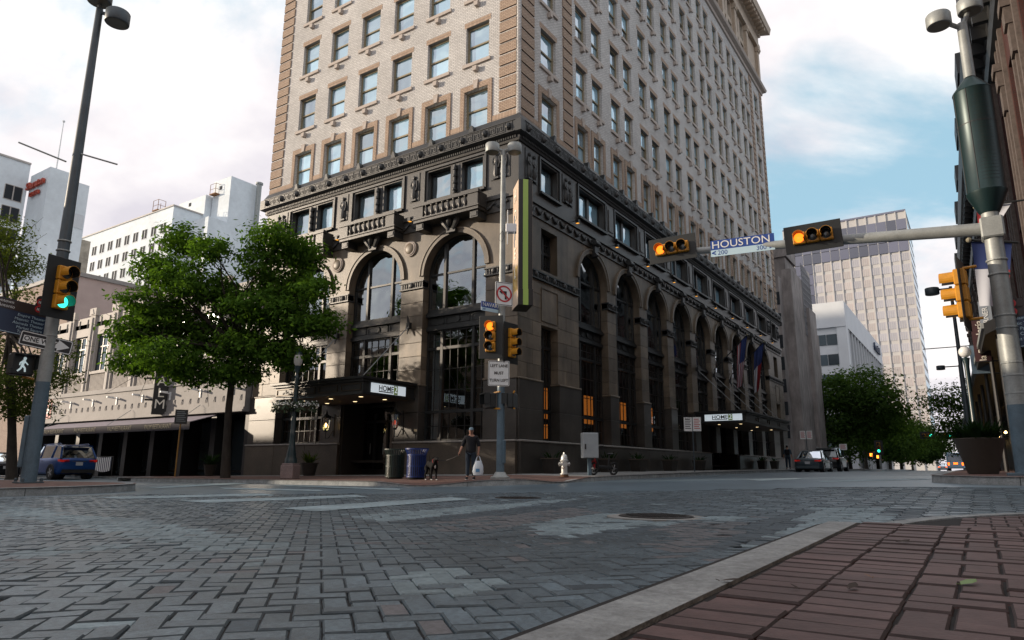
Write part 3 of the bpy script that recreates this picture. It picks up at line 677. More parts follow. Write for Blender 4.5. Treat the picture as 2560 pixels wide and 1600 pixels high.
# ---- arcade storey
def arch_skin(u0,u1,zb,zt,c,r,zs,dep,y=0,n=18):
    mb=MB(); pts=[(c-r*math.cos(PI*k/n),zs+r*math.sin(PI*k/n)) for k in range(n+1)]
    mb.add([(u0,y,zb),(c-r,y,zb),(c-r,y,zs),(u0,y,zs)],[(0,1,2,3)]); mb.add([(c+r,y,zb),(u1,y,zb),(u1,y,zs),(c+r,y,zs)],[(0,1,2,3)])
    top=[(u0,zs)]+[(u0+(u1-u0)*k/n,zt) for k in range(n+1)]+[(u1,zs)]
    for k in range(n):
        a,b=pts[k],pts[k+1]; ta=(u0+(u1-u0)*k/n,zt); tb=(u0+(u1-u0)*(k+1)/n,zt)
        mb.add([(a[0],y,a[1]),(b[0],y,b[1]),(tb[0],y,tb[1]),(ta[0],y,ta[1])],[(0,1,2,3)])
        mb.add([(a[0],y,a[1]),(a[0],y+dep,a[1]),(b[0],y+dep,b[1]),(b[0],y,b[1])],[(0,1,2,3)])
    mb.add([(u0,y,zs),(c-r,y,zs),(u0,y,zt)],[(0,1,2)]); mb.add([(c+r,y,zs),(u1,y,zs),(u1,y,zt)],[(0,1,2)])
    for s in (-1,1): mb.add([(c+s*r,y,zb),(c+s*r,y+dep,zb),(c+s*r,y+dep,zs),(c+s*r,y,zs)],[(0,1,2,3) if s>0 else (3,2,1,0)])
    return mb
def ring(c,zs,r0,r1,y0,y1,n=20,leg=0):
    mb=MB(); P=[(-1,0,-leg)]*bool(leg); A=[PI*k/n for k in range(n+1)]
    pi=[(c-r0*math.cos(a),zs+r0*math.sin(a)) for a in A]; po=[(c-r1*math.cos(a),zs+r1*math.sin(a)) for a in A]
    if leg: pi=[(c-r0,zs-leg)]+pi+[(c+r0,zs-leg)]; po=[(c-r1,zs-leg)]+po+[(c+r1,zs-leg)]
    for (a,b),(p,q) in zip(zip(pi,pi[1:]),zip(po,po[1:])):
        mb.add([(a[0],y0,a[1]),(b[0],y0,b[1]),(q[0],y0,q[1]),(p[0],y0,p[1])],[(0,1,2,3)])
        mb.add([(p[0],y0,p[1]),(q[0],y0,q[1]),(q[0],y1,q[1]),(p[0],y1,p[1])],[(0,1,2,3)]); mb.add([(a[0],y0,a[1]),(a[0],y1,a[1]),(b[0],y1,b[1]),(b[0],y0,b[1])],[(0,1,2,3)])
    return mb
def arched_window(side,c,r,zs,zsill,y):
    fr=ring(c,zs,r-.09,r,y-.06,y+.06,18,leg=zs-zsill); m=r*.46
    def ztop(u): return zs+math.sqrt(max(0,(r-.06)**2-(u-c)**2))
    for s in (-1,1): fr.box(c+s*m-.06,c+s*m+.06,y-.09,y+.06,zsill,ztop(c+s*m))
    zt=zs+.02; fr.box(c-r+.05,c+r-.05,y-.05,y+.05,zt,zt+.08); fr.box(c-r,c+r,y-.08,y+.08,zsill-.0,zsill+.14)
    w=fac(fr,'arched_window',M_DMET,side)
    for a,b in ((c-r+.08,c-m-.06),(c-m+.06,c+m-.06),(c+m+.06,c+r-.08)):
        MB().add([(a,y,zsill+.12),(b,y,zsill+.12),(b,y,zt),(a,y,zt)],[(0,1,2,3)]).obj('pane',M_GLA,w,rz=0)
        top=[(a+(b-a)*k/8,ztop(a+(b-a)*k/8)) for k in range(9)]
        MB().add([(a,y,zt+.07),(b,y,zt+.07)]+[(u,y,max(z,zt+.08)) for u,z in reversed(top)],[tuple(range(11))]).obj('pane',M_GLA,w)
    return w
def glazing(side,a,b,z0,z1,y,tr=(4.94,2.27),cols=(.25,.75),bars=.42,parent=None):
    """tall steel window: frame, mullions, transoms, slender bars, one pane per light"""
    fr=MB(); t=.07; fr.box(a,a+t,y-.06,y+.06,z0,z1); fr.box(b-t,b,y-.06,y+.06,z0,z1); fr.box(a,b,y-.06,y+.06,z1-t,z1); fr.box(a,b,y-.06,y+.06,z0,z0+t)
    us=[a]+[a+(b-a)*c for c in cols]+[b]; zs=[z0]+sorted(HZ(q) for q in tr if z0<HZ(q)<z1)+[z1]
    for u in us[1:-1]: fr.box(u-.065,u+.065,y-.09,y+.05,z0,z1)
    for z in zs[1:-1]: fr.box(a,b,y-.08,y+.05,z-.06,z+.06)
    w=fac(fr,'window',M_DMET,side); br=MB()
    for p,q in zip(us,us[1:]):
        n=max(2,round((q-p)/bars))
        for k in range(1,n): br.box(p+(q-p)*k/n-.012,p+(q-p)*k/n+.012,y-.02,y+.02,z0,z1)
        for c,d in zip(zs,zs[1:]):
            m=2 if d-c<1.6 else 3
            for k in range(1,m): br.box(p,q,y-.02,y+.02,c+(d-c)*k/m-.012,c+(d-c)*k/m+.012)
            MB().add([(p,y+.01,c),(q,y+.01,c),(q,y+.01,d),(p,y+.01,d)],[(0,1,2,3)]).obj('pane',M_GLD,w)
    br.obj('glazing_bars',M_DMET,w); return w
def curtain(side,a,b,z0,z1,y,parent=None):
    mb=MB(); n=18; vs=[]
    for k in range(n+1):
        u=a+(b-a)*k/n; d=.05*math.sin(k*2.1)
        vs+=[(u,y+d,z0),(u,y+d,z1)]
    mb.add(vs,[(2*k,2*k+2,2*k+3,2*k+1) for k in range(n)]); return fac(mb,'curtain',M_CURT,side)
def spandrel(side,a,b,y):
    mb=MB(); mb.box(a,b,y,y+.2,HZ(5.72),HZ(6.5)); mb.box(a,b,y-.14,y,HZ(6.32),HZ(6.46)); mb.box(a,b,y-.10,y,HZ(6.46),HZ(6.52)); mb.box(a,b,y-.10,y,HZ(5.72),HZ(5.86)); mb.box(a,b,y-.05,y,HZ(5.86),HZ(5.92))
    c=(a+b)/2; w=(b-a)/2
    for (p,q) in ((a+.15,c-w*.45),(c-w*.38,c+w*.38),(c+w*.45,b-.15)):
        for (r,s,t,u) in ((p,q,5.98,6.01),(p,q,6.24,6.27),(p,p+.03,5.98,6.27),(q-.03,q,5.98,6.27)): mb.box(r,s,y-.025,y,HZ(t),HZ(u))
    mb.tube([(c,y-.05,HZ(6.125)),(c,y,HZ(6.125))],.12,12); return fac(mb,'spandrel_panel',M_DMET,side)
ZS_L,R_L=8.15,1.66; ZS_R,R_R=8.53,1.48
ZA0,ZA1=HZ(7.6),HZ(10.27)
def impost(side,a,b):
    mb=MB(); mb.box(a-.04,b+.04,-.09,.3,HZ(7.60),HZ(7.66)); mb.box(a-.04,b+.04,-.09,.3,HZ(7.9),HZ(7.96)); mb.box(a,b,-.04,.3,HZ(7.66),HZ(7.9)); c=(a+b)/2
    for s in ((0,) if b-a<1.3 else (-.45,.45)): mb.sphere((c+s*(b-a)*.5,-.07,HZ(7.78)),(.1,.07,.14),8,5)
    u=a+.1
    while u<b: mb.box(u,u+.03,-.07,0,HZ(7.68),HZ(7.88)); u+=.13
    fac(mb,'impost_band',M_TERRA,side)
def blocks(side,a,b,dep=.5):
    zs=[HZ(3.45)+.593*k for k in range(8)]
    for i,(c,d) in enumerate(zip(zs,zs[1:])):
        cuts=[a,b] if b-a<1.35 else ([a,a+(b-a)*.62,b] if i%2 else [a,a+(b-a)*.38,b])
        for p,q in zip(cuts,cuts[1:]): fac(MB().box(p+.004,q-.004,-.0,dep,c+.004,d-.004,c=.01),'stone_block',M_ASH,side)
    for c,d,o in ((1.06,2.24,.07),(2.24,3.36,.07)):
        fac(MB().box(a-.0+.004,b-.004,-o,dep-.01,HZ(c)+.004,HZ(d)-.003,c=.012),'granite_block',M_GRAN,side)
    fac(MB().box(a-.03,b+.03,-.10,dep,HZ(3.36),HZ(3.44),c=.02),'granite_cap',M_ASH,side)
def arcade(side,u0,u1,centres,r,zs,rect,entr):
    bounds=[]; ys=.42
    cs=list(centres); allop=sorted([(c-r,c+r,'a',c) for c in cs]+[(a,b,'r',None) for a,b in rect]); piers=[]; p=u0
    for o in allop: piers.append((p,o[0])); p=o[1]
    piers.append((p,u1))
    for a,b in piers: blocks(side,a,b); impost(side,a,b)
    # skin above the imposts, one piece per bay
    mids=[u0]+[(x[1]+y[0])/2 for x,y in zip(allop,allop[1:])]+[u1]
    for (o,m0,m1) in zip(allop,mids,mids[1:]):
        if o[2]=='a':
            fac(arch_skin(m0,m1,HZ(7.59),ZA1,o[3],r,HZ(zs),.5),'arch_wall',M_ASH,side)
            fac(ring(o[3],HZ(zs),r-.02,r+.20,-.07,.1,22),'archivolt',M_ASH,side)
            fac(ring(o[3],HZ(zs),r+.15,r+.22,-.10,.1,22),'hood_mould',M_ASH,side)
            arched_window(side,o[3],r,HZ(zs),HZ(6.52),ys); spandrel(side,o[0],o[1],ys-.06)
            curtain(side,o[0]+.1,o[0]+.55,HZ(6.55),HZ(zs)+r*.6,ys+.35)
        else:
            fac(wallholes(m0,m1,HZ(7.59),ZA1,[(o[0],o[1],HZ(8.1),HZ(9.93))],dep=.5),'arch_wall',M_ASH,side)
            fac(MB().box(o[0],o[1],.0,.5,HZ(5.75),HZ(7.59)),'blank_panel',M_ASH,side)
            glazing(side,o[0],o[1],HZ(8.1),HZ(9.93),ys,tr=(9.05,),cols=(.5,)); m=opening_frame(o[0]+.02,o[1]-.02,HZ(5.95),HZ(7.3),.03,.03); m.box(o[0],o[1],-.03,0,HZ(5.92),HZ(5.95)); fac(m,'panel_moulding',M_ASH,side)
            impost(side,o[0],o[1])
        zb=HZ(1.08)
        if entr and entr[0]<(o[0]+o[1])/2<entr[1]: zb=HZ(3.5)
        if o[2]=='a': glazing(side,o[0],o[1],zb,HZ(5.72),ys)
        else: glazing(side,o[0],o[1],zb,HZ(5.75),ys,cols=(.5,))
        if zb<HZ(3): curtain(side,o[0]+.1,o[0]+.5,zb,HZ(5.6),ys+.25)
    return piers
pierL=arcade('L',LW,0,cL,R_L,ZS_L,[],(-9.9,-6))
pierR=arcade('R',0,RW,cR,R_R,ZS_R,[(1.75,3.10),(41.45,42.8)],(21,31))
for c in cR:   # scrolled keystones of the long arcade
    m=MB(); m.prism([(c-.13,HZ(9.85)),(c+.13,HZ(9.85)),(c+.2,HZ(10.6)),(c-.2,HZ(10.6))],-.22,.05); m.tube([(c-.22,-.24,HZ(10.52)),(c+.22,-.24,HZ(10.52))],.12,10); m.tube([(c-.13,-.2,HZ(9.95)),(c+.13,-.2,HZ(9.95))],.09,8); m.box(c-.2,c+.2,-.3,.0,HZ(10.6),HZ(10.68)); fac(m,'scroll_keystone',M_TERRA,'R')
for u in (-5.73,-10.38):   # round medallions between the arches
    m=MB(); m.tube([(u,-.07,HZ(9.51)),(u,.02,HZ(9.51))],.36,24); m.tube([(u,-.10,HZ(9.51)),(u,-.06,HZ(9.51))],.30,24); fac(m,'medallion',M_SILL,'L')
    fac(MB().sphere((u,-.07,HZ(9.51)),(.27,.09,.27),18,8),'medallion_boss',M_ASH,'L',smooth=True)
# ---- plinth
def plinth(side,a,b,ground):
    n=max(1,round((b-a)/2.1))
    for k in range(n):
        p,q=a+(b-a)*k/n,a+(b-a)*(k+1)/n; g=min(ground(p),ground(q))
        fac(MB().box(p+.004,q-.004,-.14,.45,g-.15,HZ(.98),c=.012),'plinth_slab',M_GRAN if side=='R' else M_ASH2,side)
    fac(MB().box(a-.02,b+.02,-.19,.5,HZ(.98),HZ(1.06),c=.02),'plinth_ledge',M_SILL2,side)
M_ASH2=mat('plinth_stone',(.058,.046,.034),.5,var=(1.1,.3),var2=(20,.25),bump=(40,.2),rand=.12); M_SILL2=mat('ledge_stone',(.20,.19,.175),.6,var=(5,.2))
gl=lambda x:HZ(hw(x,0)); gy=lambda y:HZ(hw(1,max(y,.01)))
plinth('L',LW,-9.55,gl); plinth('L',-6.2,0,gl); plinth('R',0,22.4,gy); plinth('R',28.6,RW,gy)
# ---- entrances
def entrance(side,a,b,g):
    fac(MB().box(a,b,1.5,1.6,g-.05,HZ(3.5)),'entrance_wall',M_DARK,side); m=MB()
    n=4
    for k in range(n+1): u=a+(b-a)*k/n; m.box(u-.05,u+.05,1.25,1.4,g,HZ(2.4))
    m.box(a,b,1.25,1.4,HZ(2.0),HZ(2.1)); m.box(a,b,1.25,1.4,HZ(2.7),HZ(2.8)); m.box(a,b,1.28,1.36,g,g+.25); d=fac(m,'entrance_door',M_DMET,side)
    for k in range(n):
        p,q=a+(b-a)*k/n,a+(b-a)*(k+1)/n; MB().add([(p,1.32,g),(q,1.32,g),(q,1.32,HZ(2.7)),(p,1.32,HZ(2.7))],[(0,1,2,3)]).obj('pane',M_GLD,d)
        MB().tube([(q-.16,1.2,g+.9),(q-.16,1.2,g+1.4)],.02,6).obj('handle',M_KERB,d)
    m=MB()
    for u in (a,b): m.box(u-.1,u+.1,.0,1.5,g-.05,HZ(3.4))
    m.box(a,b,0,1.5,HZ(3.3),HZ(3.5)); fac(m,'entrance_reveal',M_DARK,side)
entrance('L',-9.5,-6.25,gl(-8)); entrance('R',22.5,28.5,gy(25))
def canopy(side,a,b,proj,z0,z1,signend):
    m=MB(); m.box(a,b,-proj,0,z0+.02,z1); m.box(a-.18,b+.18,-proj-.2,0,z1,z1+.09); m.box(a-.06,b+.06,-proj-.07,0,z0+.0,z0+.10); m.box(a-.1,b+.1,-proj-.1,0,z1-.10,z1)
    c=fac(m,'canopy',M_DMET,side); n=4
    for k in range(n):
        p,q=a+(b-a)*(k+.08)/n,a+(b-a)*(k+.92)/n; f=MB(); 
        f.box(p,q,-proj-.03,-proj,z0+.16,z0+.19); f.box(p,q,-proj-.03,-proj,z1-.2,z1-.17); f.box(p,p+.03,-proj-.03,-proj,z0+.19,z1-.2); f.box(q-.03,q,-proj-.03,-proj,z0+.19,z1-.2); f.obj('fascia_panel',M_BRONZE,c)
    for k in range(3):
        for j in (.3,.75):
            u=a+(b-a)*(k+.5)/3; MB().tube([(u,-proj*j,z0-.006),(u,-proj*j,z0+.01)],.09,12).obj('downlight',M_BULB2,c)
    MB().box(a+.1,b-.1,-proj+.05,-.05,z0-.004,z0+.01).obj('soffit',M_SOFF,c)
    return c
M_BRONZE=mat('bronze_trim',(.05,.038,.025),.4,metal=.5); M_BULB2=mat('downlight_lens',(.9,.7,.4),.5,emit=(1,.75,.4),emstr=2.2); M_SOFF=mat('soffit_board',(.11,.075,.05),.7,var=(2,.2))
canL=canopy('L',-10.4,-5.15,3.0,HZ(2.76),HZ(3.36),'b'); canR=canopy('R',19.9,31.2,3.0,HZ(2.78),HZ(3.38),'a')
def home2(parent,M):
    """white light box with the hotel's name, built facing -y and moved by M"""
    def put(me,nm):
        me.transform(M); return place(me,nm,parent)
    put(MB().box(-.98,.98,-.05,0,-.20,.20,c=.01).mesh('sign_box',M_WSIGN),'sign_box')
    a=textmesh('HOME',.30,M_BLK,.003,bold=.004); a.transform(Matrix.Translation((-.17,-.055,.02))); put(a,'lettering')
    g=MB().box(.27,.49,-.058,-.05,-.17,.19).mesh('logo_panel',M_GRN); put(g,'logo_panel')
    b=textmesh('2',.38,M_WSIGN,.003); b.transform(Matrix.Translation((.38,-.064,.02))); put(b,'lettering')
    put(MB().box(-.58,.22,-.056,-.05,-.13,-.09).mesh('sign_rule',M_BLK),'sign_rule')
home2(canL,Matrix.Translation((-5.15,-1.62,HZ(3.04)))@Matrix.Rotation(PI/2,4,'Z'))
# on the Houston canopy the box faces down the street; canopy children live in the turned facade frame
home2(canR,Matrix.Translation((19.9,-1.75,HZ(3.07)))@Matrix.Rotation(-PI/2,4,'Z')@Matrix.Diagonal((1.15,1,1,1)))
for side,can,(a,b),zc in (('L',canL,(-10.1,-5.6),6.0),('R',canR,(20.0,31.0),6.2)):
    for u in ((a,b) if side=='L' else (a+.6,24.0,27.6,b-.4)):
        m=MB(); m.tube([(u,-.05,HZ(zc)),(u+(.55 if u==a else -.0 if side=='L' else 0),-2.7,HZ(3.45))],.022,6); m.obj('tie_rod',M_KERB,can)
        m=MB(); m.box(u-.1,u+.1,-.16,.0,HZ(zc)-.12,HZ(zc)+.12); m.tube([(u,-.1,HZ(zc)+.1),(u,-.18,HZ(zc)+.42)],[.06,.02],6); m.tube([(u,-.1,HZ(zc)-.1),(u,-.18,HZ(zc)-.4)],[.06,.02],6); m.obj('rod_anchor',M_DMET,can)
# wall lanterns
M_LG=glassmat('lantern_glass',(.9,.85,.75),.15,.1,transp=1)
def lantern(u,z,mb_=None):
    m=MB(); m.lathe([(.20,.62),(.24,.60),(.06,.78),(.04,.86),(.02,.95)],8,(0,-.45,0)); m.lathe([(.08,-.02),(.09,.04),(.11,.06)],8,(0,-.45,0)); m.tube([(0,0,.1),(0,-.25,-.28),(0,-.45,-.32),(0,-.45,0)],.022,6); m.tube([(0,0,.62),(0,-.3,.72)],.02,6); m.box(-.06,.06,-.03,.0,-.2,.8)
    for k in range(6):
        a=PI/3*k; m.tube([(.11*math.cos(a),-.45+.11*math.sin(a),.05),(.20*math.cos(a),-.45+.20*math.sin(a),.61)],.012,4)
    o=m.obj('wall_lantern',M_DMET,hotel,loc=(u,-.07,z)); MB().lathe([(.10,.05),(.19,.60)],6,(0,-.45,0),cap=False).obj('lantern_pane',M_LG,o); MB().sphere((0,-.45,.28),(.05,.05,.1),8,6).obj('bulb',mb_ or M_BULB,o)
lantern(-9.95,HZ(1.55)); lantern(-5.75,HZ(1.55),mat('ember',(.5,.1,.05),.5,emit=(1,.12,.04),emstr=.35))
# interior seen through the tall windows: floor, ceiling, back wall, lit amber panels and lamps
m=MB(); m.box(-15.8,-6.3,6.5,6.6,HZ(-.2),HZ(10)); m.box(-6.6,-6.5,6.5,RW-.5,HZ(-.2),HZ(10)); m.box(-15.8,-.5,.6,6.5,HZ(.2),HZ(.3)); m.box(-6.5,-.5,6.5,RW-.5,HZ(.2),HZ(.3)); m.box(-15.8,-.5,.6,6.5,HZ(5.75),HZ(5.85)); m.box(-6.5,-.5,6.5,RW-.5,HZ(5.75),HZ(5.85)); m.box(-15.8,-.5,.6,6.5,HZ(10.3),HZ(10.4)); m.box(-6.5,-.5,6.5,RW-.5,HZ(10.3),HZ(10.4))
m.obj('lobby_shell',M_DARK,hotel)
m=MB(); m.box(-4.6,-.9,5.9,6.0,HZ(1.35),HZ(2.0)); m.obj('lit_back_panel',M_LITO,hotel)
for c in [2.4]+cR[:4]: MB().box(-2.6,-2.5,c-.2,c+1.0,HZ(2.75),HZ(3.75)).obj('lit_back_panel',M_LITO,hotel); MB().box(-2.6,-2.5,c-.2,c+1.0,HZ(2.3),HZ(2.62)).obj('lit_back_panel',M_LITO,hotel)
for k in range(4): MB().sphere((-3.9+k*.7,3.5,HZ(2.35)),.05,8,5).obj('ceiling_lamp',M_BULB2,hotel)
m=MB(); [m.box(-3.4+k*.9,-2.8+k*.9,2.4,2.5,HZ(8.55),HZ(8.6)) for k in range(2)]; m.obj('ceiling_lamp',M_BULB2,hotel)
MB().box(-4.0,-2.3,1.2,2.0,HZ(6.6),HZ(7.05)).obj('office_desk',M_SILL,hotel)
m=MB(); m.prism([(-3.75,HZ(7.05)),(-3.35,HZ(7.05)),(-3.5,HZ(7.4)),(-3.65,HZ(7.4))],1.3,1.6); m.obj('desk_sign',M_CURT,hotel)
# ---- crown storey and roof cornice
def crown(side,a,b):
    prof=[(0,36.9),(-.12,36.95),(-.16,37.2),(-.42,37.35),(-.5,37.55),(-.5,37.62),(0,37.66)]
    m=MB(); n=len(prof); vs=[(a+(min(0,y) if side=='L' else y),y,HZ(z)) for y,z in prof]+[(b-(y if side=='L' else min(0,y)),y,HZ(z)) for y,z in prof]
    m.add(vs,[(i,i+n,i+n+1,i+1) for i in range(n-1)]+[tuple(range(n))[::-1],tuple(range(n,2*n))]); fac(m,'belt_cornice',M_SILL,side)
    cen=cL if side=='L' else cR; holes=[(c+o-.55,c+o+.55,HZ(z),HZ(z+1.75)) for c in cen for o in (-.85,.85) for z in (37.95,40.15)]
    fac(wallholes(a,b,HZ(37.62),HZ(42.4),holes,dep=.3,y=.12),'crown_wall',M_TAN,side)
    for h in holes: fac(MB().box(h[0],h[1],.38,.40,h[2],h[3]),'crown_window',M_GL,side)
    edges=sorted([c-1.97 for c in cen]+[cen[0]+1.97 if side=='L' else cen[-1]+1.97])
    for u in edges+([a+.5,b-.5]):
        m=MB(); m.box(u-.3,u+.3,-.16,.12,HZ(37.7),HZ(41.5)); m.box(u-.38,u+.38,-.24,.12,HZ(41.5),HZ(42.1)); m.box(u-.36,u+.36,-.2,.12,HZ(37.62),HZ(37.95)); m.sphere((u-.28,-.26,HZ(41.8)),(.12,.1,.2),6,5); m.sphere((u+.28,-.26,HZ(41.8)),(.12,.1,.2),6,5); fac(m,'pilaster',M_TAN,side)
    prof=[(.1,42.1),(-.22,42.1),(-.22,42.6),(-.12,42.65),(-.12,43.5),(-.3,43.6),(-.34,43.8),(-1.1,44.05),(-1.15,44.4),(-1.22,44.75),(0,44.9)]
    m=MB(); n=len(prof); vs=[(a+(min(0,y) if side=='L' else y),y,HZ(z)) for y,z in prof]+[(b-(y if side=='L' else min(0,y)),y,HZ(z)) for y,z in prof]
    m.add(vs,[(i,i+n,i+n+1,i+1) for i in range(n-1)]+[tuple(range(n))[::-1],tuple(range(n,2*n))]); fac(m,'roof_cornice',M_TAN,side)
    m=MB(); u=a+.3
    mo=MB().box(0,.26,-1.0,-.2,0,.36).mesh('modillion',M_TAN)
    while u<b: place(mo,'modillion',hotel,(u,0,HZ(43.62)) if side=='L' else (0,u,HZ(43.62)),0 if side=='L' else PI/2); u+=.75
M_TAN=mat('crown_terracotta',(.44,.36,.28),.7,var=(3,.15),bump=(20,.2))
crown('L',LW,0); crown('R',0,RW)
MB().box(LW,.0,0,RW,HZ(44.7),HZ(44.95)).obj('roof',M_ROAD,hotel)
MB().box(LW+.1,-.6,.6,RW-.1,HZ(36.8),HZ(44.6)).obj('crown_core',M_DARK,hotel)
# ---- vertical blade sign on the corner
bs=thing('blade_sign','tall vertical HOTEL sign with green edge stripe on the hotel corner','sign',(0.05,-.05,HZ(5.9)),rz=-PI/4)
for (a,b,w,z0,z1) in ((.22,1.28,.27,.62,5.0),(.18,1.34,.285,0,.62)):
    m=MB(); m.box(a,b,-w,w,z0,z1,c=.01); m.obj('sign_case',M_BLK,bs)
    MB().box(b,b+.006,-.10,.10,z0+.005,z1-.005).obj('edge_stripe',M_GRN,bs)
    for s in (-1,1): MB().box(a+.02,b-.03,s*w,s*(w+.008),z0+.02,z1-.02).obj('side_panel',M_TANS,bs)
MB().box(.3,1.2,-.278,-.268,0.3,1.6).obj('amber_panel',mat('sign_amber',(.8,.55,.12),.5),bs)  # plain amber panel low on one side face
for s,rot in ((-1,0),(1,PI)):
    for k,ch in enumerate('HOTEL'):
        me=textmesh(ch,.62,M_CREAM,.01,bold=.008); place(me,'lettering',bs,(.75,s*.292,4.45-k*.78),rot)
m=MB(); m.box(-.1,.25,-.05,.05,.9,1.05); m.box(-.1,.25,-.05,.05,4.2,4.35); m.obj('sign_bracket',M_DMET,bs)
# ================================================================== street furniture
def zof(x,y,v):
    """height on the vertical line over x,y that shows at photo row v"""
    lo,hi=-3.0,60.0
    for _ in range(50):
        m=(lo+hi)/2; q=topix((x,y,m))
        if q[1]>v: lo=m
        else: hi=m
    return (lo+hi)/2
def face(x,y): return math.atan2(CAM[1]-y,CAM[0]-x)+PI/2     # rz that turns local -y to the camera
M_GALV=mat('galvanised_steel',(.28,.30,.295),.5,metal=.25,var=(4,.15),var2=(30,.1))
M_BLUEP=mat('blue_grey_paint',(.085,.135,.175),.5,var=(3,.2),var2=(25,.12))
M_DPOLE=mat('dark_pole_paint',(.055,.075,.09),.45,var=(3,.2))
M_YEL=mat('signal_yellow',(.52,.23,.012),.45,var=(8,.12)); M_BPL=mat('signal_backplate',(.010,.013,.014),.5)
M_LOFF=mat('lens_dark',(.03,.035,.035),.2,spec=.8); M_LRED=mat('lens_red_lit',(.8,.2,.02),.3,emit=(1,.13,.008),emstr=2.6); M_LGRN=mat('lens_green_lit',(.1,.8,.6),.3,emit=(.03,.95,.62),emstr=1.8)
M_LWALK=mat('walk_lit',(.7,.8,.8),.4,emit=(.75,.95,1),emstr=.22); M_LAMB=mat('hand_lit',(.8,.3,.05),.4,emit=(1,.3,.03),emstr=2.5)
M_SW=mat('sign_white',(.72,.74,.74),.45,var=(6,.06)); M_SK=mat('sign_ink',(.012,.012,.014),.5); M_SR=mat('sign_red',(.45,.018,.025),.45); M_SB=mat('sign_blue',(.012,.055,.27),.5); M_SLB=mat('sign_pale_blue',(.45,.62,.72),.45); M_NAVY=mat('sign_navy',(.012,.03,.075),.45); M_BRN=mat('sign_dark_brown',(.03,.02,.02),.5)
M_LENS=mat('lamp_lens',(.14,.13,.10),.25,spec=.7)
def visor(mb,x,z,r=.155,ln=.27,n=14):
    vs=[]; 
    for k in range(n+1):
        a=-PI*.20+PI*1.40*k/n
        for rr in (r,r-.008):
            for y in (0,-ln): vs.append((x+rr*math.cos(a),y-.12,z+rr*math.sin(a)))
    fs=[]; fi=[]
    for k in range(n):
        o=4*k; fs+=[(o,o+1,o+5,o+4),(o+1,o+3,o+7,o+5)]; fi.append((o+2,o+6,o+7,o+3))
    mb.mi=0; mb.add(vs,fs); mb.mi=1; return mb.add(vs,fi)
def signal(label,loc,rz,lit,horiz=False,s=1.0,group='traffic signals'):
    """three-section head with backplate, visors and lenses; lit = index from top/left -> material"""
    t=thing('traffic_signal',label,'traffic light',loc,rz,group); t.scale=(s,s,s)
    pos=[((k-1)*.36,0) if horiz else (0,(1-k)*.36) for k in range(3)]
    w,h=(.76,.42) if horiz else (.42,.76)
    bp=MB(); bp.box(-w,w,.0,.02,-h,h,c=.009); o=bp.obj('backplate',M_BPL,t); o.visible_shadow=True
    for k,(x,z) in enumerate(pos):
        hs=MB(); hs.box(x-.172,x+.172,-.12,.10,z-.172,z+.172,c=.02); H=hs.obj('housing',M_YEL,t)
        v=MB(); visor(v,x,z); v.obj('visor',[M_YEL,M_BPL],H)
        ln=MB(); ln.sphere((x,-.115,z),(.142,.045,.142),16,8); ln.obj('lens',lit.get(k,M_LOFF),H,True)
    m=MB()
    if horiz: m.box(-.03,.03,.10,.30,-.05,.05)
    else: m.tube([(0,.05,.56),(0,.30,.56)],.03,8); m.tube([(0,.05,-.56),(0,.30,-.56)],.03,8)
    m.obj('mount',M_YEL,t); return t
def panel(t,w,h,m,rim=None,th=.012,r=.04,rimw=.018,name='sign_panel'):
    """rounded sign plate facing local -y"""
    def rr(w,h,r,n=5):
        P=[]
        for cx,cz,a0 in ((w/2-r,h/2-r,0),(-w/2+r,h/2-r,PI/2),(-w/2+r,-h/2+r,PI),(w/2-r,-h/2+r,1.5*PI)):
            P+=[(cx+r*math.cos(a0+PI/2*k/n),cz+r*math.sin(a0+PI/2*k/n)) for k in range(n+1)]
        return P
    MB().prism(rr(w,h,r)[::-1],0,th).obj(name,m,t)
    if rim: 
        a,b=rr(w-.03,h-.03,r*.8),rr(w-.03-2*rimw,h-.03-2*rimw,r*.6); n=len(a); mb=MB()
        mb.add([(x,-.003,z) for x,z in a]+[(x,-.003,z) for x,z in b],[(i,(i+1)%n,(i+1)%n+n,i+n) for i in range(n)]); mb.obj('sign_border',rim,t)
def put(t,s,size,x,z,m,**k):
    y=k.pop('y',-.006); return place(textmesh(s,size,m,.002,**k),'lettering',t,(x,y,z))
def luminaire(mb,c,r=.23,h=.30,arm=None): 
    mb.lathe([(r*.96,0),(r,.02),(r,h-.03),(r*.93,h)],24,c)
    if arm is not None: mb.tube([arm,(c[0],c[1],c[2]+h*.55)],.05,8)
# ---------------- pole on the hotel corner
X,Y=2.25,-4.35; zb=gs(X,Y)
t=thing('signal_pole','tall grey signal and lamp pole on the hotel corner, blue at the foot','pole',(X,Y,zb))
ztop=zof(X,Y,376)-zb; zpaint=zof(X,Y,968)-zb
MB().tube([(0,0,.1),(0,0,zpaint)],[.125,.118],16).obj('shaft',M_BLUEP,t,True)
MB().tube([(0,0,zpaint),(0,0,ztop)],[.118,.075],16).obj('shaft_upper',M_GALV,t,True)
MB().lathe([(.30,0),(.30,.05),(.22,.09),(.15,.20)],16).obj('base',M_GALV,t,True)
m=MB().box(.1,.16,-.07,.07,.45,1.15,c=.02); m.obj('hand_hole_cover',M_BLUEP,t)
rz=YAW
for s in (-1,1):
    c=(s*.37*math.cos(rz),s*.37*math.sin(rz),ztop-.08); mb=MB(); luminaire(mb,c,.235,.30,(0,0,ztop-.02)); L_=mb.obj('lamp_head',M_GALV,t,True)
    MB().lathe([(.0,-.012),(.2,-.006),(.2,.0)],20,c).obj('lamp_lens',M_LENS,L_)
zw=zof(X,Y,573)-zb
mb=MB(); mb.box(.10,.45,-.12,.10,-.13,.16,c=.02); mb.obj('radio_box',mat('white_plastic',(.75,.77,.8),.4),t,loc=(0,0,zw),rz=rz)
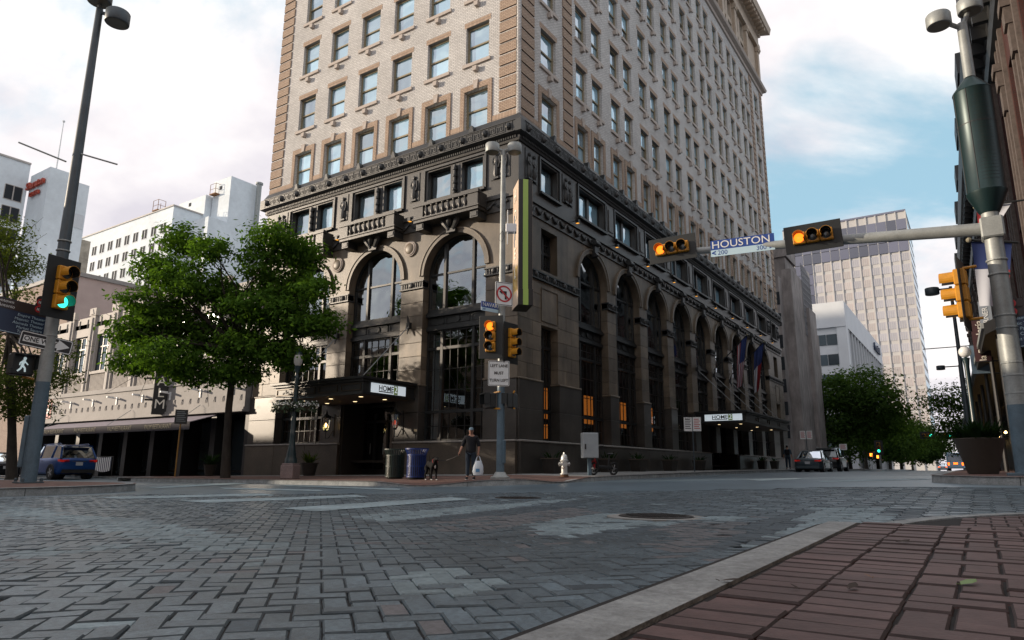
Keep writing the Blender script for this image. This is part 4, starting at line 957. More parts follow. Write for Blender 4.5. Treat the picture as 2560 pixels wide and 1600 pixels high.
mb=MB(); [mb.tube([(a,b,-.1-l0),(a,b,l1)],.017,6) for a,b,l0,l1 in ((.16,-.1,.45,.62),(.38,-.1,.55,.42))]; mb.obj('antenna',M_SW,t,loc=(0,0,zw),rz=rz)
mb=MB(); mb.tube([(.0,-.13,-.1),(-.1,-.15,-.25),(-.12,-.15,-.4),(-.02,-.13,-.48),(.05,-.13,-.3),(0,-.13,-.1)],.008,5); mb.obj('cable',M_SK,t,loc=(0,0,zw),rz=rz)
def ofs(X,Y,du,d=0): return (X+du*math.cos(YAW)-d*(-math.sin(YAW)),Y+du*math.sin(YAW)-d*math.cos(YAW))   # du right, d towards the camera
k=1/mpp((X,Y,2))     # photo pixels per metre
q=ofs(X,Y,-.33,.16); signal('vertical signal showing red on the hotel corner pole, above the left lane sign',(q[0],q[1],zof(X,Y,845)),face(*q)-R(14),{0:M_LRED},s=.90)
q=ofs(X,Y,.30,-.12); signal('vertical signal turned to the right on the hotel corner pole',(q[0],q[1],zof(X,Y,856)),face(*q)+R(52),{},s=.86)
q=ofs(X,Y,.07,.17); t=thing('no_left_turn_sign','white no left turn sign with red ring on the hotel corner pole','sign',(q[0],q[1],zof(X,Y,738)),face(*q)+R(26)); panel(t,.61,.76,M_SW,M_SK)
MB().add([(.27*math.cos(2*PI*k/32)*r,-.005,.27*math.sin(2*PI*k/32)*r) for r in (1,.8) for k in range(32)],[(k,(k+1)%32,(k+1)%32+32,k+32) for k in range(32)]).obj('red_ring',M_SR,t)
mb=MB(); mb.box(.02,.09,-.006,-.004,-.18,.06); mb.box(-.06,.09,-.006,-.004,.02,.09); mb.prism([(-.17,.055),(-.06,-.03),(-.06,.14)],-.006,-.004); mb.obj('arrow',M_SK,t)
MB().obox((0,-.008,0),(.16,0,-.16),(0,.001,0),(.02,0,.02)).obj('red_slash',M_SR,t)
q=ofs(X,Y,-.27,.15); t=thing('street_name_sign','small blue NAVARRO street sign below the no left turn sign','sign',(q[0],q[1],zof(X,Y,772)),face(*q)+R(38)); panel(t,.95,.30,M_SB,None,r=.02); MB().box(-.475,.475,-.004,-.001,-.15,-.04).obj('pale_band',M_SLB,t); put(t,'NAVARRO',.17,0,.055,M_SW,sx=1.05); put(t,'300',.075,-.36,-.095,M_SB); put(t,'400',.075,.36,-.095,M_SB)
q=ofs(X,Y,-.07,.15); t=thing('lane_sign','white sign reading LEFT LANE MUST TURN LEFT on the hotel corner pole','sign',(q[0],q[1],zof(X,Y,935)),face(*q)+R(6)); panel(t,.66,.78,M_SW,M_SK,rimw=.014)
for i,s in enumerate(('LEFT LANE','MUST','TURN LEFT')): put(t,s,.125,0,.23-.225*i,M_SK,sx=.92,bold=.002)
def pedsignal(label,loc,rz,sym=None,group='pedestrian signals'):
    t=thing('pedestrian_signal',label,'traffic light',loc,rz,group); MB().box(-.23,.23,-.08,.12,-.23,.23,c=.03).obj('housing',M_BPL,t)
    mb=MB(); mb.box(-.24,.24,-.26,-.08,.20,.225); mb.box(-.24,-.22,-.26,-.08,-.1,.2); mb.box(.22,.24,-.26,-.08,-.1,.2); mb.obj('visor',M_BPL,t)
    mb=MB(); mb.tube([(.1,.1,.24),(.34,.2,.26)],.025,6); mb.tube([(.1,.1,-.24),(.34,.2,-.26)],.025,6); mb.obj('mount',M_YEL,t)
    if sym=='walk':
        mb=MB(); y=-.084
        mb.sphere((.03,y,.135),(.032,.004,.036),10,6)
        for a,b,w in (((.02,.10),(-.005,-.01),.032),((-.005,-.01),(.05,-.075),.022),((.05,-.075),(.06,-.155),.02),((-.005,-.01),(-.03,-.09),.022),((-.03,-.09),(-.085,-.15),.02),((.015,.085),(.075,.03),.016),((.075,.03),(.10,-.0),.014),((.01,.085),(-.05,.035),.016),((-.05,.035),(-.055,-.02),.014)):
            mb.tube([(a[0],y,a[1]),(b[0],y,b[1])],[w,w*.85],6)
        mb.obj('walking_figure',M_LWALK,t)
    if sym=='hand': mb=MB().box(-.1,.1,-.085,-.081,-.12,.12); mb.obj('hand_symbol',M_LAMB,t)
    return t
q=ofs(X,Y,-.34,-.02); pedsignal('dark pedestrian signal on the left of the hotel corner pole',(q[0],q[1],zof(X,Y,1002)),face(*q)-R(70)); q=ofs(X,Y,.34,-.02); pedsignal('dark pedestrian signal on the right of the hotel corner pole',(q[0],q[1],zof(X,Y,1002)),face(*q)+R(250))
# ---------------- pole on the left corner
P=hit(70,1208,gs); X,Y=P[0],P[1]; zb=gs(X,Y)
t=thing('signal_pole','tall lamp and signal pole at the left edge carrying the one way sign','pole',(X,Y,zb)); zp=zof(X,Y,955)-zb; zt=zof(X,Y,22)-zb
MB().tube([(0,0,.03),(0,0,zp)],[.165,.15],18).obj('shaft',M_BLUEP,t,True); MB().tube([(0,0,zp),(0,0,zp+2.4)],[.15,.14],18).obj('shaft_middle',M_GALV,t,True); MB().tube([(0,0,zp+2.4),(0,0,zt)],[.14,.085],18).obj('shaft_upper',M_DPOLE,t,True)
mb=MB(); mb.box(-.24,.24,-.24,.24,0,.035,c=.008); [mb.lathe([(.035,.03),(.035,.10),(.02,.12)],8,(a,b,0)) for a in(-.19,.19) for b in(-.19,.19)]; mb.obj('base_plate',M_DPOLE,t)
MB().box(-.26,-.14,-.10,.10,.35,1.55,c=.02).obj('control_box',M_BLUEP,t,rz=YAW)
mb=MB(); [mb.lathe([(.152,z),(.158,z+.01),(.158,z+.025),(.152,z+.035)],18) for z in (zp+1.1,zp+2.9,zp+3.25,zp+3.5)]; mb.obj('steel_band',M_GALV,t)
for (u,v,lab) in ((292,45,0),(248,-8,0)):
    w=pz(u,v+14,depth((X,Y,zt+zb))-.1); c=(w[0]-X,w[1]-Y,w[2]-zb); mb=MB(); luminaire(mb,c,.30,.34,(0,0,zt-.1)); L_=mb.obj('lamp_head',M_DPOLE,t,True); MB().lathe([(0,-.012),(.26,-.006),(.26,0)],20,c).obj('lamp_lens',M_LENS,L_)
for a,b in (((47,356),(165,404)),((190,381),(293,411))):
    za=zof(X,Y,(a[1]+b[1])/2); d=depth((X,Y,za)); p,q=pz(*a,d),pz(*b,d); MB().tube([(p[0]-X,p[1]-Y,p[2]-zb),(q[0]-X,q[1]-Y,q[2]-zb)],.022,8).obj('banner_rod',M_GALV,t)
dd=depth((X,Y,4))
def near(u,v,fwd=.2): return pz(u,v,dd-fwd)
w=near(153,720,.30); signal('vertical signal showing green on the left corner pole',w,face(w[0],w[1])+R(34),{2:M_LGRN},s=.98)
w=near(116,857,.25); t=thing('one_way_sign','black ONE WAY sign with white arrow pointing right','sign',w,face(w[0],w[1])+R(14)); t.rotation_euler.y=R(7); panel(t,1.12,.36,M_SK,M_SW,r=.05,rimw=.02)
MB().add([(a,-.004,b) for a,b in ((-.48,-.075),(.24,-.075),(.24,-.135),(.50,0),(.24,.135),(.24,.075),(-.48,.075))],[tuple(range(7))]).obj('arrow',M_SW,t); put(t,'ONE WAY',.155,-.12,0,M_SK,bold=.003,sx=.95)
w=near(40,793,.3); t=thing('wayfinding_sign','navy wayfinding sign listing theaters at the left edge','sign',w,face(w[0],w[1])+R(14)); t.rotation_euler.y=R(6)
panel(t,1.35,.80,M_NAVY,M_SLB,r=.05,rimw=.012); MB().box(-.66,.66,-.006,-.001,.15,.385).obj('brown_band',M_BRN,t)
def medallion(t,x,z,y=-.01,s=1):
    mb=MB()
    for cx,cz in ((0,.0),(.13,.08),(.13,-.08),(-.0,.16),(0,-.14)): mb.tube([(x+cx*s,y,z+cz*s),(x+cx*s,y+.03,z+cz*s)],.10*s,16)
    mb.obj('badge_back',M_BRN,t)
    mb=MB()
    for cx,cz in ((0,.09),(0,-.08)): mb.add([(x+cx*s+.085*s*math.cos(2*PI*k/20)*r,y-.004,z+cz*s+.085*s*math.sin(2*PI*k/20)*r) for r in (1,.62) for k in range(20)],[(k,(k+1)%20,(k+1)%20+20,k+20) for k in range(20)])
    mb.obj('badge_ring',M_SR,t)
    mb=MB(); [mb.box(x-.03*s+i*.03*s-.006,x-.03*s+i*.03*s+.006,y-.004,y,z+j*.09*s-.03*s,z+j*.09*s+.03*s) for i in range(3) for j in (-1,1)]; mb.obj('badge_mark',M_SW,t)
medallion(t,.40,.40)
for i,s in enumerate(('Downtown','San Antonio')): put(t,s,.105,-.60,.33-.11*i,M_SW,align='LEFT')
for i,s in enumerate(('Empire Theater','Majestic Theater','Alameda Theater','Market Square','Tobin Center')): put(t,s,.092,.60,.075-.098*i,M_SLB,align='RIGHT')
w=near(53,912,.35); pedsignal('pedestrian signal showing a white walking figure on the left pole',w,face(w[0],w[1])+R(18),'walk').scale=(1.1,1.1,1.1)
# ---------------- pole with mast arm on the far right corner
Q=py_(2474,530,-5.2); X,Y=Q[0],-5.2; zb=gs(X,Y)
t=thing('mast_arm_pole','heavy pale pole with mast arm and dark drum on the right corner','pole',(X,Y,zb)); zp=zof(X,Y,1012)-zb; zc0,zc1=zof(X,Y,528)-zb,zof(X,Y,195)-zb; zt=zof(X,Y,60)-zb; za=zof(X,Y,572)-zb
MB().tube([(0,0,.05),(0,0,zp)],[.20,.185],20).obj('shaft',M_BLUEP,t,True); MB().tube([(0,0,zp),(0,0,zc0+.1)],[.185,.155],20).obj('shaft_middle',M_GALV,t,True); MB().tube([(0,0,zc1),(0,0,zt)],[.11,.10],20).obj('shaft_upper',M_GALV,t,True)
mb=MB(); mb.box(-.33,.33,-.33,.33,-.02,.05,c=.01); mb.obj('base_plate',M_BLUEP,t)
M_DRUM=mat('drum_green_black',(.010,.030,.032),.38,metal=.35,spec=.6,var=(2,.2)); r0=.355
D_=MB().lathe([(.17,zc0-.05),(.20,zc0),(r0,zc0+.36),(r0+.01,zc0+.40),(r0,zc0+.42),(r0,zc1-.38),(r0+.012,zc1-.36),(r0,zc1-.33),(.12,zc1-.02)],32).obj('equipment_drum',M_DRUM,t,True)
mb=MB(); [mb.tube([(1.003*r0*math.cos(a),1.003*r0*math.sin(a),zc0+.42),(1.003*r0*math.cos(a),1.003*r0*math.sin(a),zc1-.36)],.008,4) for a in (R(200),R(250),R(20),R(110))]; mb.lathe([(r0+.004,zc1-1.15),(r0+.004,zc1-1.13)],32,cap=False); mb.obj('seam',M_SK,D_)
mb=MB()
for i in range(26):
    for j in range(16):
        a=R(262)+j*.06; z=zc0+.6+i*.075; mb.tube([(1.0*r0*math.cos(a+(i%2)*.03),1.0*r0*math.sin(a+(i%2)*.03),z),(1.006*r0*math.cos(a+(i%2)*.03),1.006*r0*math.sin(a+(i%2)*.03),z)],.007,6)
stuff(mb.obj('perforation',M_SK,D_))
MB().box(-.2,.2,-.21,.21,za-.22,za+.22,c=.03).obj('arm_clamp',M_GALV,t)
E_=py_(1628,636,-5.25); A_=np.array([X-.1,Y-.05,za+zb])
mb=MB(); mb.tube([A_-np.array([X,Y,zb]),E_-np.array([X,Y,zb])],[.135,.075],18); mb.obj('mast_arm',M_GALV,t,True)
mb=MB(); [mb.lathe([(.182,z),(.19,z+.01),(.19,z+.03),(.182,z+.04)],20) for z in (zp+.2,zp+.55,zp+.8,zp+1.5,zp+1.75,zp+2.6,zp+2.9)]; mb.obj('steel_band',M_GALV,t)
for (u,v) in ((2348,58),(2426,22)):
    w=pz(u,v+8,depth((X,Y,zt+zb))); c=(w[0]-X,w[1]-Y,w[2]-zb); mb=MB(); luminaire(mb,c,.245,.28,(0,0,zt-.12)); L_=mb.obj('lamp_head',M_GALV,t,True); MB().lathe([(0,-.012),(.20,-.006),(.20,0)],20,c).obj('lamp_lens',M_LENS,L_)
def onarm(u,v,off=-.12): return py_(u,v,-5.25+off)
w=onarm(1681,622,-.2); s_=signal('horizontal signal showing red at the tip of the mast arm, left of HOUSTON',w,0,{0:M_LRED},True,s=.80); s_.rotation_euler=(0,R(-2),R(6))
w=onarm(2032,592,-.2); s_=signal('horizontal signal showing red on the mast arm, right of the HOUSTON sign',w,0,{0:M_LRED},True,s=.80); s_.rotation_euler=(0,R(-2),R(6))
w=onarm(1855,613,-.16); t=thing('street_name_sign','large blue and white HOUSTON street sign on the mast arm','sign',w,R(8)); t.rotation_euler.y=R(0)
t.scale=(.80,.80,.80); panel(t,1.86,.52,M_SB,None,r=.015); MB().box(-.93,.93,-.004,-.001,-.26,-.05).obj('pale_band',M_SLB,t); put(t,'HOUSTON',.325,-.04,.098,M_SW,sx=1.08); put(t,'200',.20,-.58,-.155,M_SB); put(t,'300',.20,.55,-.155,M_SB); put(t,'<',.22,-.84,-.155,M_SB,bold=.01); put(t,'>',.22,.84,-.155,M_SB,bold=.01)
w=pz(2408,735,depth((X,Y,5))-.1); signal('vertical signal seen from its side, facing left on the right corner pole',w,R(-98),{},s=.95)
w=pz(2556,822,depth((X,Y,4))-.3); t=thing('wayfinding_sign','navy wayfinding sign cut by the right edge of the view','sign',w,face(w[0],w[1])-R(8)); panel(t,.62,.72,M_NAVY,M_SLB,r=.06,rimw=.012); medallion(t,-.12,.44)
for i,s in enumerate(('The Alamo','Majestic Theater','Travis Park','Tobin Center','Market Square')): put(t,s,.085,-.27,.22-.105*i,M_SLB,align='LEFT')
MB().tube([(0,.03,-.5),(0,.03,.5)],.02,6).obj('hanger',M_GALV,t)
# ---------------- historic lamp with hanging flowers by the hotel door
M_LGRN2=mat('lamp_post_green',(.012,.030,.036),.35,spec=.6,var=(4,.2)); M_PINK=mat('pink_granite',(.20,.15,.145),.7,var=(30,.3),var2=(2,.15)); M_GLOBE=mat('lamp_globe',(.42,.42,.40),.25,spec=.6)
P=hit(724,1197,gs); X,Y=P[0],P[1]; zb=gs(X,Y)
t=thing('street_lamp','dark green fluted street lamp with white flower baskets near the hotel entrance','street lamp',(X,Y,zb)); zg=zof(X,Y,915)-zb; H=zg
mb=MB(); mb.box(-.26,.26,-.26,.26,0,.5,c=.02); mb.box(-.23,.23,-.23,.23,.5,.56,c=.01); mb.obj('granite_base',M_PINK,t,rz=R(20))
MB().lathe([(.22,.56),(.22,.70),(.17,.82),(.18,.86),(.12,1.15),(.10,1.55),(.115,1.62),(.095,1.68),(.085,2.2),(.065,H-.55),(.085,H-.45),(.07,H-.38),(.05,H-.3),(.10,H-.12),(.13,H)],16).obj('post',M_LGRN2,t,True)
MB().lathe([(.10,H),(.155,H+.10),(.165,H+.30),(.14,H+.42)],16).obj('globe',M_GLOBE,t,True); MB().lathe([(.15,H+.42),(.13,H+.50),(.06,H+.58),(.03,H+.60),(.035,H+.68),(.0,H+.72)],12).obj('lamp_cap',M_LGRN2,t,True)
zf=zof(X,Y,1010)-zb; mb=MB(); mb.tube([(-.75*math.cos(YAW),-.75*math.sin(YAW),zf+.25),(.7*math.cos(YAW),.7*math.sin(YAW),zf+.25)],.018,6); mb.obj('basket_arm',M_LGRN2,t)
M_LEAFD=mat('flower_leaf',(.022,.045,.015),.6,var=(20,.4)); M_FLW=mat('white_petal',(.75,.76,.74),.6)
for s in (-1,1):
    b=thing('flower_basket','hanging basket of small white flowers on the %s of the green street lamp'%('left' if s<0 else 'right'),'flower basket',(X+s*.42*math.cos(YAW),Y+s*.42*math.sin(YAW),zb+zf-.12),group='flower baskets')
    MB().lathe([(.05,-.22),(.22,-.1),(.28,.05)],12).obj('basket',mat('coir',(.05,.035,.02),.9),b); lv=MB(); fl=MB()
    for _ in range(260):
        a=random.uniform(0,2*PI); r=.42*math.sqrt(random.random()); z=random.uniform(-.22,.16)-.25*r; c=np.array([r*math.cos(a)*1.15,r*math.sin(a),z+.12]); d=RNG.normal(size=3)*.035; e=RNG.normal(size=3)*.035; lv.add([c-d,c+e,c+d,c-e],[(0,1,2,3)])
    for _ in range(110):
        a=random.uniform(0,2*PI); r=.44*math.sqrt(random.random()); c=np.array([r*math.cos(a)*1.15,r*math.sin(a),.22-.35*r+random.gauss(0,.05)]); fl.sphere(c,(.028,.028,.018),5,3)
    stuff(lv.obj('foliage',M_LEAFD,b)); stuff(fl.obj('blossom',M_FLW,b))
# ---------------- bins, hydrant, cabinet
def bin_(label,u,v,m):
    P=hit(u,v,gs); t=thing('litter_bin',label,'trash can',(P[0],P[1],gs(P[0],P[1])),group='slatted litter bins'); n=30
    MB().lathe([(.27,.03),(.29,.10),(.28,.8)],20,cap=True).obj('liner',M_BLK,t); mb=MB()
    sl=MB(); sl.box(-.017,.017,-.008,.008,.06,.80); sl.add([(-.017,.008,.80),(.017,.008,.80),(.017,-.07,.98),(-.017,-.07,.98),(-.017,-.008,.80),(.017,-.008,.80),(.017,-.085,.975),(-.017,-.085,.975)],[(0,1,2,3),(4,7,6,5),(0,3,7,4),(1,5,6,2),(3,2,6,7)]); me=sl.mesh('slat',m)
    for k in range(n): a=2*PI*k/n; place(me,'slat',t,(.31*math.cos(a),.31*math.sin(a),0),a+PI/2)
    mb=MB()
    for z,r in ((.08,.325),(.42,.325),(.78,.325),(.98,.395)): mb.lathe([(r-.012,z-.02),(r,z-.02),(r,z+.02),(r-.012,z+.02),(r-.012,z-.02)],30,cap=False)
    mb.obj('hoop',m,t); MB().lathe([(.26,0),(.28,.04)],20).obj('foot',M_BLK,t)
bin_('dark green slatted litter bin beside the blue one',986,1197,mat('bin_green',(.010,.022,.018),.4)); bin_('bright blue slatted litter bin next to the dog',1040,1198,mat('bin_blue',(.007,.026,.14),.38))
P=hit(1411,1193,gs); t=thing('fire_hydrant','silver fire hydrant on the pavement right of the corner','hydrant',(P[0],P[1],gs(P[0],P[1]))); M_SIL=mat('silver_paint',(.50,.51,.50),.38,metal=.4,var=(8,.25)); M_RUST=mat('rusty_iron',(.10,.05,.025),.8,var=(20,.4))
MB().lathe([(.15,0),(.15,.05),(.12,.06),(.12,.09)],16).obj('base_flange',M_RUST,t,True)
MB().lathe([(.145,.09),(.145,.12),(.105,.13),(.10,.48),(.13,.50),(.14,.52),(.14,.55),(.11,.57),(.105,.64),(.08,.71),(.04,.74)],18).obj('barrel',M_SIL,t,True); MB().lathe([(.03,.74),(.03,.80)],5).obj('operating_nut',M_SIL,t)
for a,r in ((YAW,.055),(YAW+PI,.055),(YAW-PI/2,.075)):
    d=np.array([math.cos(a),math.sin(a),0]); c=np.array([0,0,.42]); mb=MB(); mb.tube([c+d*.08,c+d*.15,c+d*.15,c+d*.175],[r,r,r*1.25,r*1.25],12); mb.tube([c+d*.175,c+d*.2],[.02,.02],5); mb.obj('outlet',M_SIL,t,True)
mb=MB(); mb.tube([(.12,-.12,.40),(.08,-.14,.30),(.0,-.13,.26),(-.06,-.11,.33)],.008,5); mb.obj('chain',M_RUST,t)
P=hit(1476,1190,gs); X,Y=2.9,P[1]; P=px_(1476,1190,2.9); X,Y=2.9,P[1]; zb=gs(X,Y); t=thing('control_cabinet','grey steel control cabinet on a post behind the silver hydrant','cabinet',(X,Y,zb),face(X,Y)+R(14)); z0,z1=zof(X,Y,1145)-zb,zof(X,Y,1082)-zb
M_CAB=mat('cabinet_grey',(.30,.33,.35),.5,var=(3,.1)); MB().box(-.06,.06,.05,.17,0,z0+.02).obj('post',M_BLUEP,t); MB().box(-.28,.28,-.14,.22,z0,z1,c=.015).obj('case',M_CAB,t); MB().box(-.27,.27,-.158,-.14,z0+.015,z1-.015,c=.008).obj('door',M_CAB,t); mb=MB(); mb.box(-.22,-.18,-.19,-.158,z0+.3,z0+.48); mb.obj('latch',M_SK,t)
# ---------------- pavement signs on posts
def postsign(label,X,Y,vs0,vs1,plates,mp,yaw=0,r=.03,name='parking_sign'):
    zb=gs(X,Y); t=thing(name,label,'sign',(X,Y,zb),face(X,Y)+yaw); zt=zof(X,Y,vs0)-zb; z0=zof(X,Y,vs1)-zb; MB().tube([(0,.03,0),(0,.03,zt)],r,8).obj('post',mp,t)
    for (x,w,m,ink) in plates:
        e=place(None,'plate_mount',t,(x,0,(zt+z0)/2)); h=zt-z0
        MB().box(x-w/2,x+w/2,-.005,.005,z0,zt,c=.002).obj('sign_panel',m,t); bpy.data.objects.remove(e)
        mb=MB()
        for i in range(6): mb.box(x-w*.36,x+w*.36*(1 if i%2 else .7),-.008,-.005,zt-h*(.14+.13*i)-h*.035,zt-h*(.14+.13*i)+h*.015)
        mb.obj('print_lines',ink,t)
    return t,z0,zt
P=px_(1737,1184,2.9)
t,z0,zt=postsign('white no parking sign pair on a post before the Houston canopy',2.9,P[1],1043,1078,[(-.21,.38,M_SW,M_SK),(.21,.38,M_SW,M_SR)],M_DPOLE); put(t,'NO',.16,-.21,zt-.08,M_SK,y=-.010)
M_OCH=mat('ochre_post',(.34,.18,.035),.6,var=(5,.15))
P=hit(437,1192,gs); postsign('dark grey sign on a thin ochre post in front of the awning',P[0],P[1],1024,1060,[(0,.55,mat('sign_back_grey',(.06,.06,.06),.5),M_CAB)],M_OCH)
P=px_(2022,1172,3.0); postsign('red and white parking sign by the grey stone tower',3.0,P[1],1077,1098,[(-.24,.42,M_SW,M_SR),(.24,.42,M_SW,M_SR)],M_DPOLE)
P=px_(2113,1174,3.0); postsign('pink parking sign under the far street trees',3.0,min(P[1],60),1110,1125,[(0,.7,M_SW,M_SR)],M_DPOLE)
# ================================================================== neighbours
M_CREAMW=mat('cream_terracotta',(.41,.385,.36),.7,var=(.7,.12),var2=(6,.1),bump=(20,.15)); M_CREAM2=mat('cream_fascia',(.25,.24,.235),.7,var=(.5,.12),var2=(5,.1))
M_WHT=mat('white_stucco',(.66,.72,.76),.85,var=(.12,.12),var2=(1.2,.06)); M_WHT2=mat('white_panel',(.60,.63,.66),.7,var=(.3,.06))
M_TANW=brickmat('brick_brown_tan',(.36,.27,.22),(.29,.21,.17),(.25,.2,.17)); M_PINKW=mat('pink_render',(.44,.35,.33),.9,var=(.1,.08),var2=(.8,.06)); M_BEIGE=mat('beige_concrete',(.40,.35,.28),.9,var=(.25,.25),var2=(1.5,.2))
M_WINB=glassmat('office_glass',(.05,.07,.085),.06,.05); M_WIND=mat('dark_window',(.035,.04,.046),.8,spec=.12); M_GSTONE=mat('grey_stone',(.27,.245,.235),.85,var=(.22,.4),var2=(2.5,.3,(1,1,.25)),bump=(6,.3))
M_STORE=mat('store_dark',(.010,.010,.011),.5)
# ---------------- restaurant block left of the hotel
pb=thing('restaurant_building','low cream art deco restaurant block with ribbed panels left of the hotel','building')
xa,xb=-39.6,-16.28; n=8; pit=(xb-xa)/n; zR=lambda z:z+Z0
holes=[]
for k in range(n):
    c=xa+pit*(k+.5); holes.append((c-.93,c+.93,zR(5.98),zR(8.45)))
wallholes(xa,xb,zR(4.4),zR(9.75),holes,dep=.3).obj('upper_wall',M_CREAMW,pb)
pil=MB(); pil.box(-.34,.34,-.16,.0,zR(4.65),zR(9.9)); pil.box(-.12,.12,-.24,-.16,zR(4.65),zR(9.6)); pil.box(-.42,.42,-.2,.05,zR(9.75),zR(10.25)); pil.prism([(-.2,zR(9.82)),(.2,zR(9.82)),(0,zR(10.18))],-.24,-.2); pil=pil.mesh('pilaster',M_CREAMW)
for k in range(n+1): place(pil,'pilaster',pb,(xa+pit*k,0,0))
rib=MB(); 
for j in range(13): rib.box(-.9+j*.15-.035,-.9+j*.15+.035,-.05,.0,zR(4.68),zR(5.75))
rib=rib.mesh('ribbed_panel',M_CREAMW); sil=MB().box(-1.03,1.03,-.14,.1,zR(5.78),zR(5.97),c=.01).mesh('sill',M_CREAMW); slot=MB(); [slot.box(x-.09,x+.09,-.012,.0,zR(9.0),zR(9.6)) for x in (-.55,.55)]; slot=slot.mesh('parapet_slots',M_WIND)
fr=MB(); a=.93; z0,z1=zR(5.98),zR(8.45); [fr.box(x-.04,x+.04,.16,.24,z0,z1) for x in (-a+.04,-.31,.31,a-.04)]; fr.box(-a,a,.16,.24,z0,z0+.08); fr.box(-a,a,.16,.24,z1-.08,z1); fr.box(-a,a,.16,.24,z0+1.6,z0+1.68); fr=fr.mesh('window',M_DMET); gp=MB().add([(-a,.2,z0),(a,.2,z0),(a,.2,z1),(-a,.2,z1)],[(0,1,2,3)]).mesh('pane',M_WINB)
for k in range(n):
    c=(xa+pit*(k+.5),0,0); place(rib,'ribbed_panel',pb,c); place(sil,'sill',pb,c); place(slot,'parapet_slot',pb,c); w=place(fr,'window',pb,c); place(gp,'pane',w)
m=MB(); m.box(xa,xb,-.34,0,zR(2.95),zR(4.36)); m.box(xa,xb,-.42,0,zR(4.36),zR(4.62)); m.box(xa,xb,-.46,0,zR(2.72),zR(2.82)); m.box(xa,xb,-.40,0,zR(2.82),zR(2.95)); m.obj('fascia',M_CREAM2,pb)
orn=MB().prism([(-.07,.12),(.07,.12),(0,-.12)],-.05,0); orn.box(-.1,.1,-.03,0,-.14,.14); orn=orn.mesh('fascia_ornament',M_CREAM2)
for k in range(30): place(orn,'fascia_ornament',pb,(xa+1.2+k*.75,-.34,zR(3.45)))
lamp=MB(); lamp.tube([(0,0,0),(0,-.55,.05)],.03,6); lamp.box(-.05,.05,-.62,-.2,.02,.12); lamp.box(-.06,.06,-.05,0,-.35,.1); lamp=lamp.mesh('fascia_lamp',M_SW)
for k in range(8): place(lamp,'fascia_lamp',pb,(xa+2.0+k*2.9,-.34,zR(3.95)))
m=MB(); m.box(xa,xb,1.4,1.5,zR(-1.2),zR(2.75)); m.box(xa,xb,0,1.4,zR(2.70),zR(2.76)); m.obj('shopfront',M_STORE,pb)
for k in range(9):
    x=xa+pit*k; MB().box(x-.22,x+.22,-.05,1.4,zR(-1.2),zR(2.75)).obj('shopfront_pier',M_STORE,pb)
m=MB(); m.box(xa,xb,0,20,zR(9.0),zR(9.3)); m.box(xa,xa+.2,0,20,zR(-1.2),zR(9.7)); m.box(xa,xb,19.8,20,zR(-1.2),zR(9.7)); m.obj('roof',M_CREAM2,pb)
for k in range(1,8):
    x0=xa+pit*k; w=MB(); w.box(x0+.3,x0+pit-.3,.9,.95,zR(-.3),zR(-.2)); w.box(x0+.3,x0+.36,.9,.96,zR(-.5),zR(2.4)); w.box(x0+pit-.36,x0+pit-.3,.9,.96,zR(-.5),zR(2.4)); w=w.obj('shop_window',M_DMET,pb); MB().add([(x0+.3,.93,zR(-.5)),(x0+pit-.3,.93,zR(-.5)),(x0+pit-.3,.93,zR(2.4)),(x0+.3,.93,zR(2.4))],[(0,1,2,3)]).obj('pane',M_WINB,w)
# awning
M_AWN=mat('awning_grey',(.24,.215,.25),.85,var=(3,.12)); M_VAL=mat('awning_valance',(.035,.032,.04),.85); M_GOLD=mat('awning_lettering',(.22,.20,.14),.7)
aw=thing('awning','long grey sloping restaurant awning with its name repeated along the edge','awning',(0,0,0)); x0,x1=-36.0,-18.6
MB().add([(x0,-.36,zR(2.62)),(x1,-.36,zR(2.62)),(x1,-1.75,zR(2.20)),(x0,-1.75,zR(2.20)),(x0,-.36,zR(2.58)),(x1,-.36,zR(2.58)),(x1,-1.75,zR(2.16)),(x0,-1.75,zR(2.16))],[(3,2,1,0),(4,5,6,7),(0,4,7,3),(1,2,6,5)]).obj('canvas',M_AWN,aw)
MB().box(x0,x1,-1.77,-1.75,zR(1.80),zR(2.20)).obj('valance',M_VAL,aw)
for x in (-33.2,-29.3,-25.4,-21.5): place(textmesh('PALM RESTAURANT',.36,M_GOLD,.003,sx=.8),'lettering',aw,(x,-1.78,zR(2.0)))
m=MB(); [m.tube([(x,-.4,zR(3.2)),(x,-1.7,zR(2.2))],.015,5) for x in (-35,-27,-20)]; m.obj('stay_rod',M_GALV,aw)
bl=thing('restaurant_blade_sign','black vertical blade sign with tall pale letters above the awning','sign',(-23.6,-.5,zR(3.55)),R(62)); 
m=MB(); m.box(-.5,.25,-.13,.13,-.75,2.1,c=.02); m.obj('sign_case',M_BLK,bl); MB().box(.28,.52,-.10,.10,-.75,1.75,c=.05).obj('strip_case',M_CREAM,bl); m=MB(); m.box(-.9,-.5,-.03,.03,0,.1); m.box(-.9,-.5,-.03,.03,1.2,1.3); m.obj('bracket',M_DMET,bl)
for k,ch in enumerate('PALM'): place(textmesh(ch,.74,M_CREAM,.01),'lettering',bl,(-.12,-.145,1.72-k*.64))
for k,ch in enumerate('RESTAURANT'): place(textmesh(ch,.21,M_SK,.006),'lettering',bl,(.40,-.112,1.58-k*.235))
gs_=thing('red_letter_sign','red square sign with a white letter G on the restaurant fascia','sign',(-38.1,-.36,zR(3.72))); panel(gs_,1.5,1.35,mat('sign_crimson',(.36,.012,.02),.5),None,r=.04); put(gs_,'G',1.05,.1,0,M_SW,bold=.02)
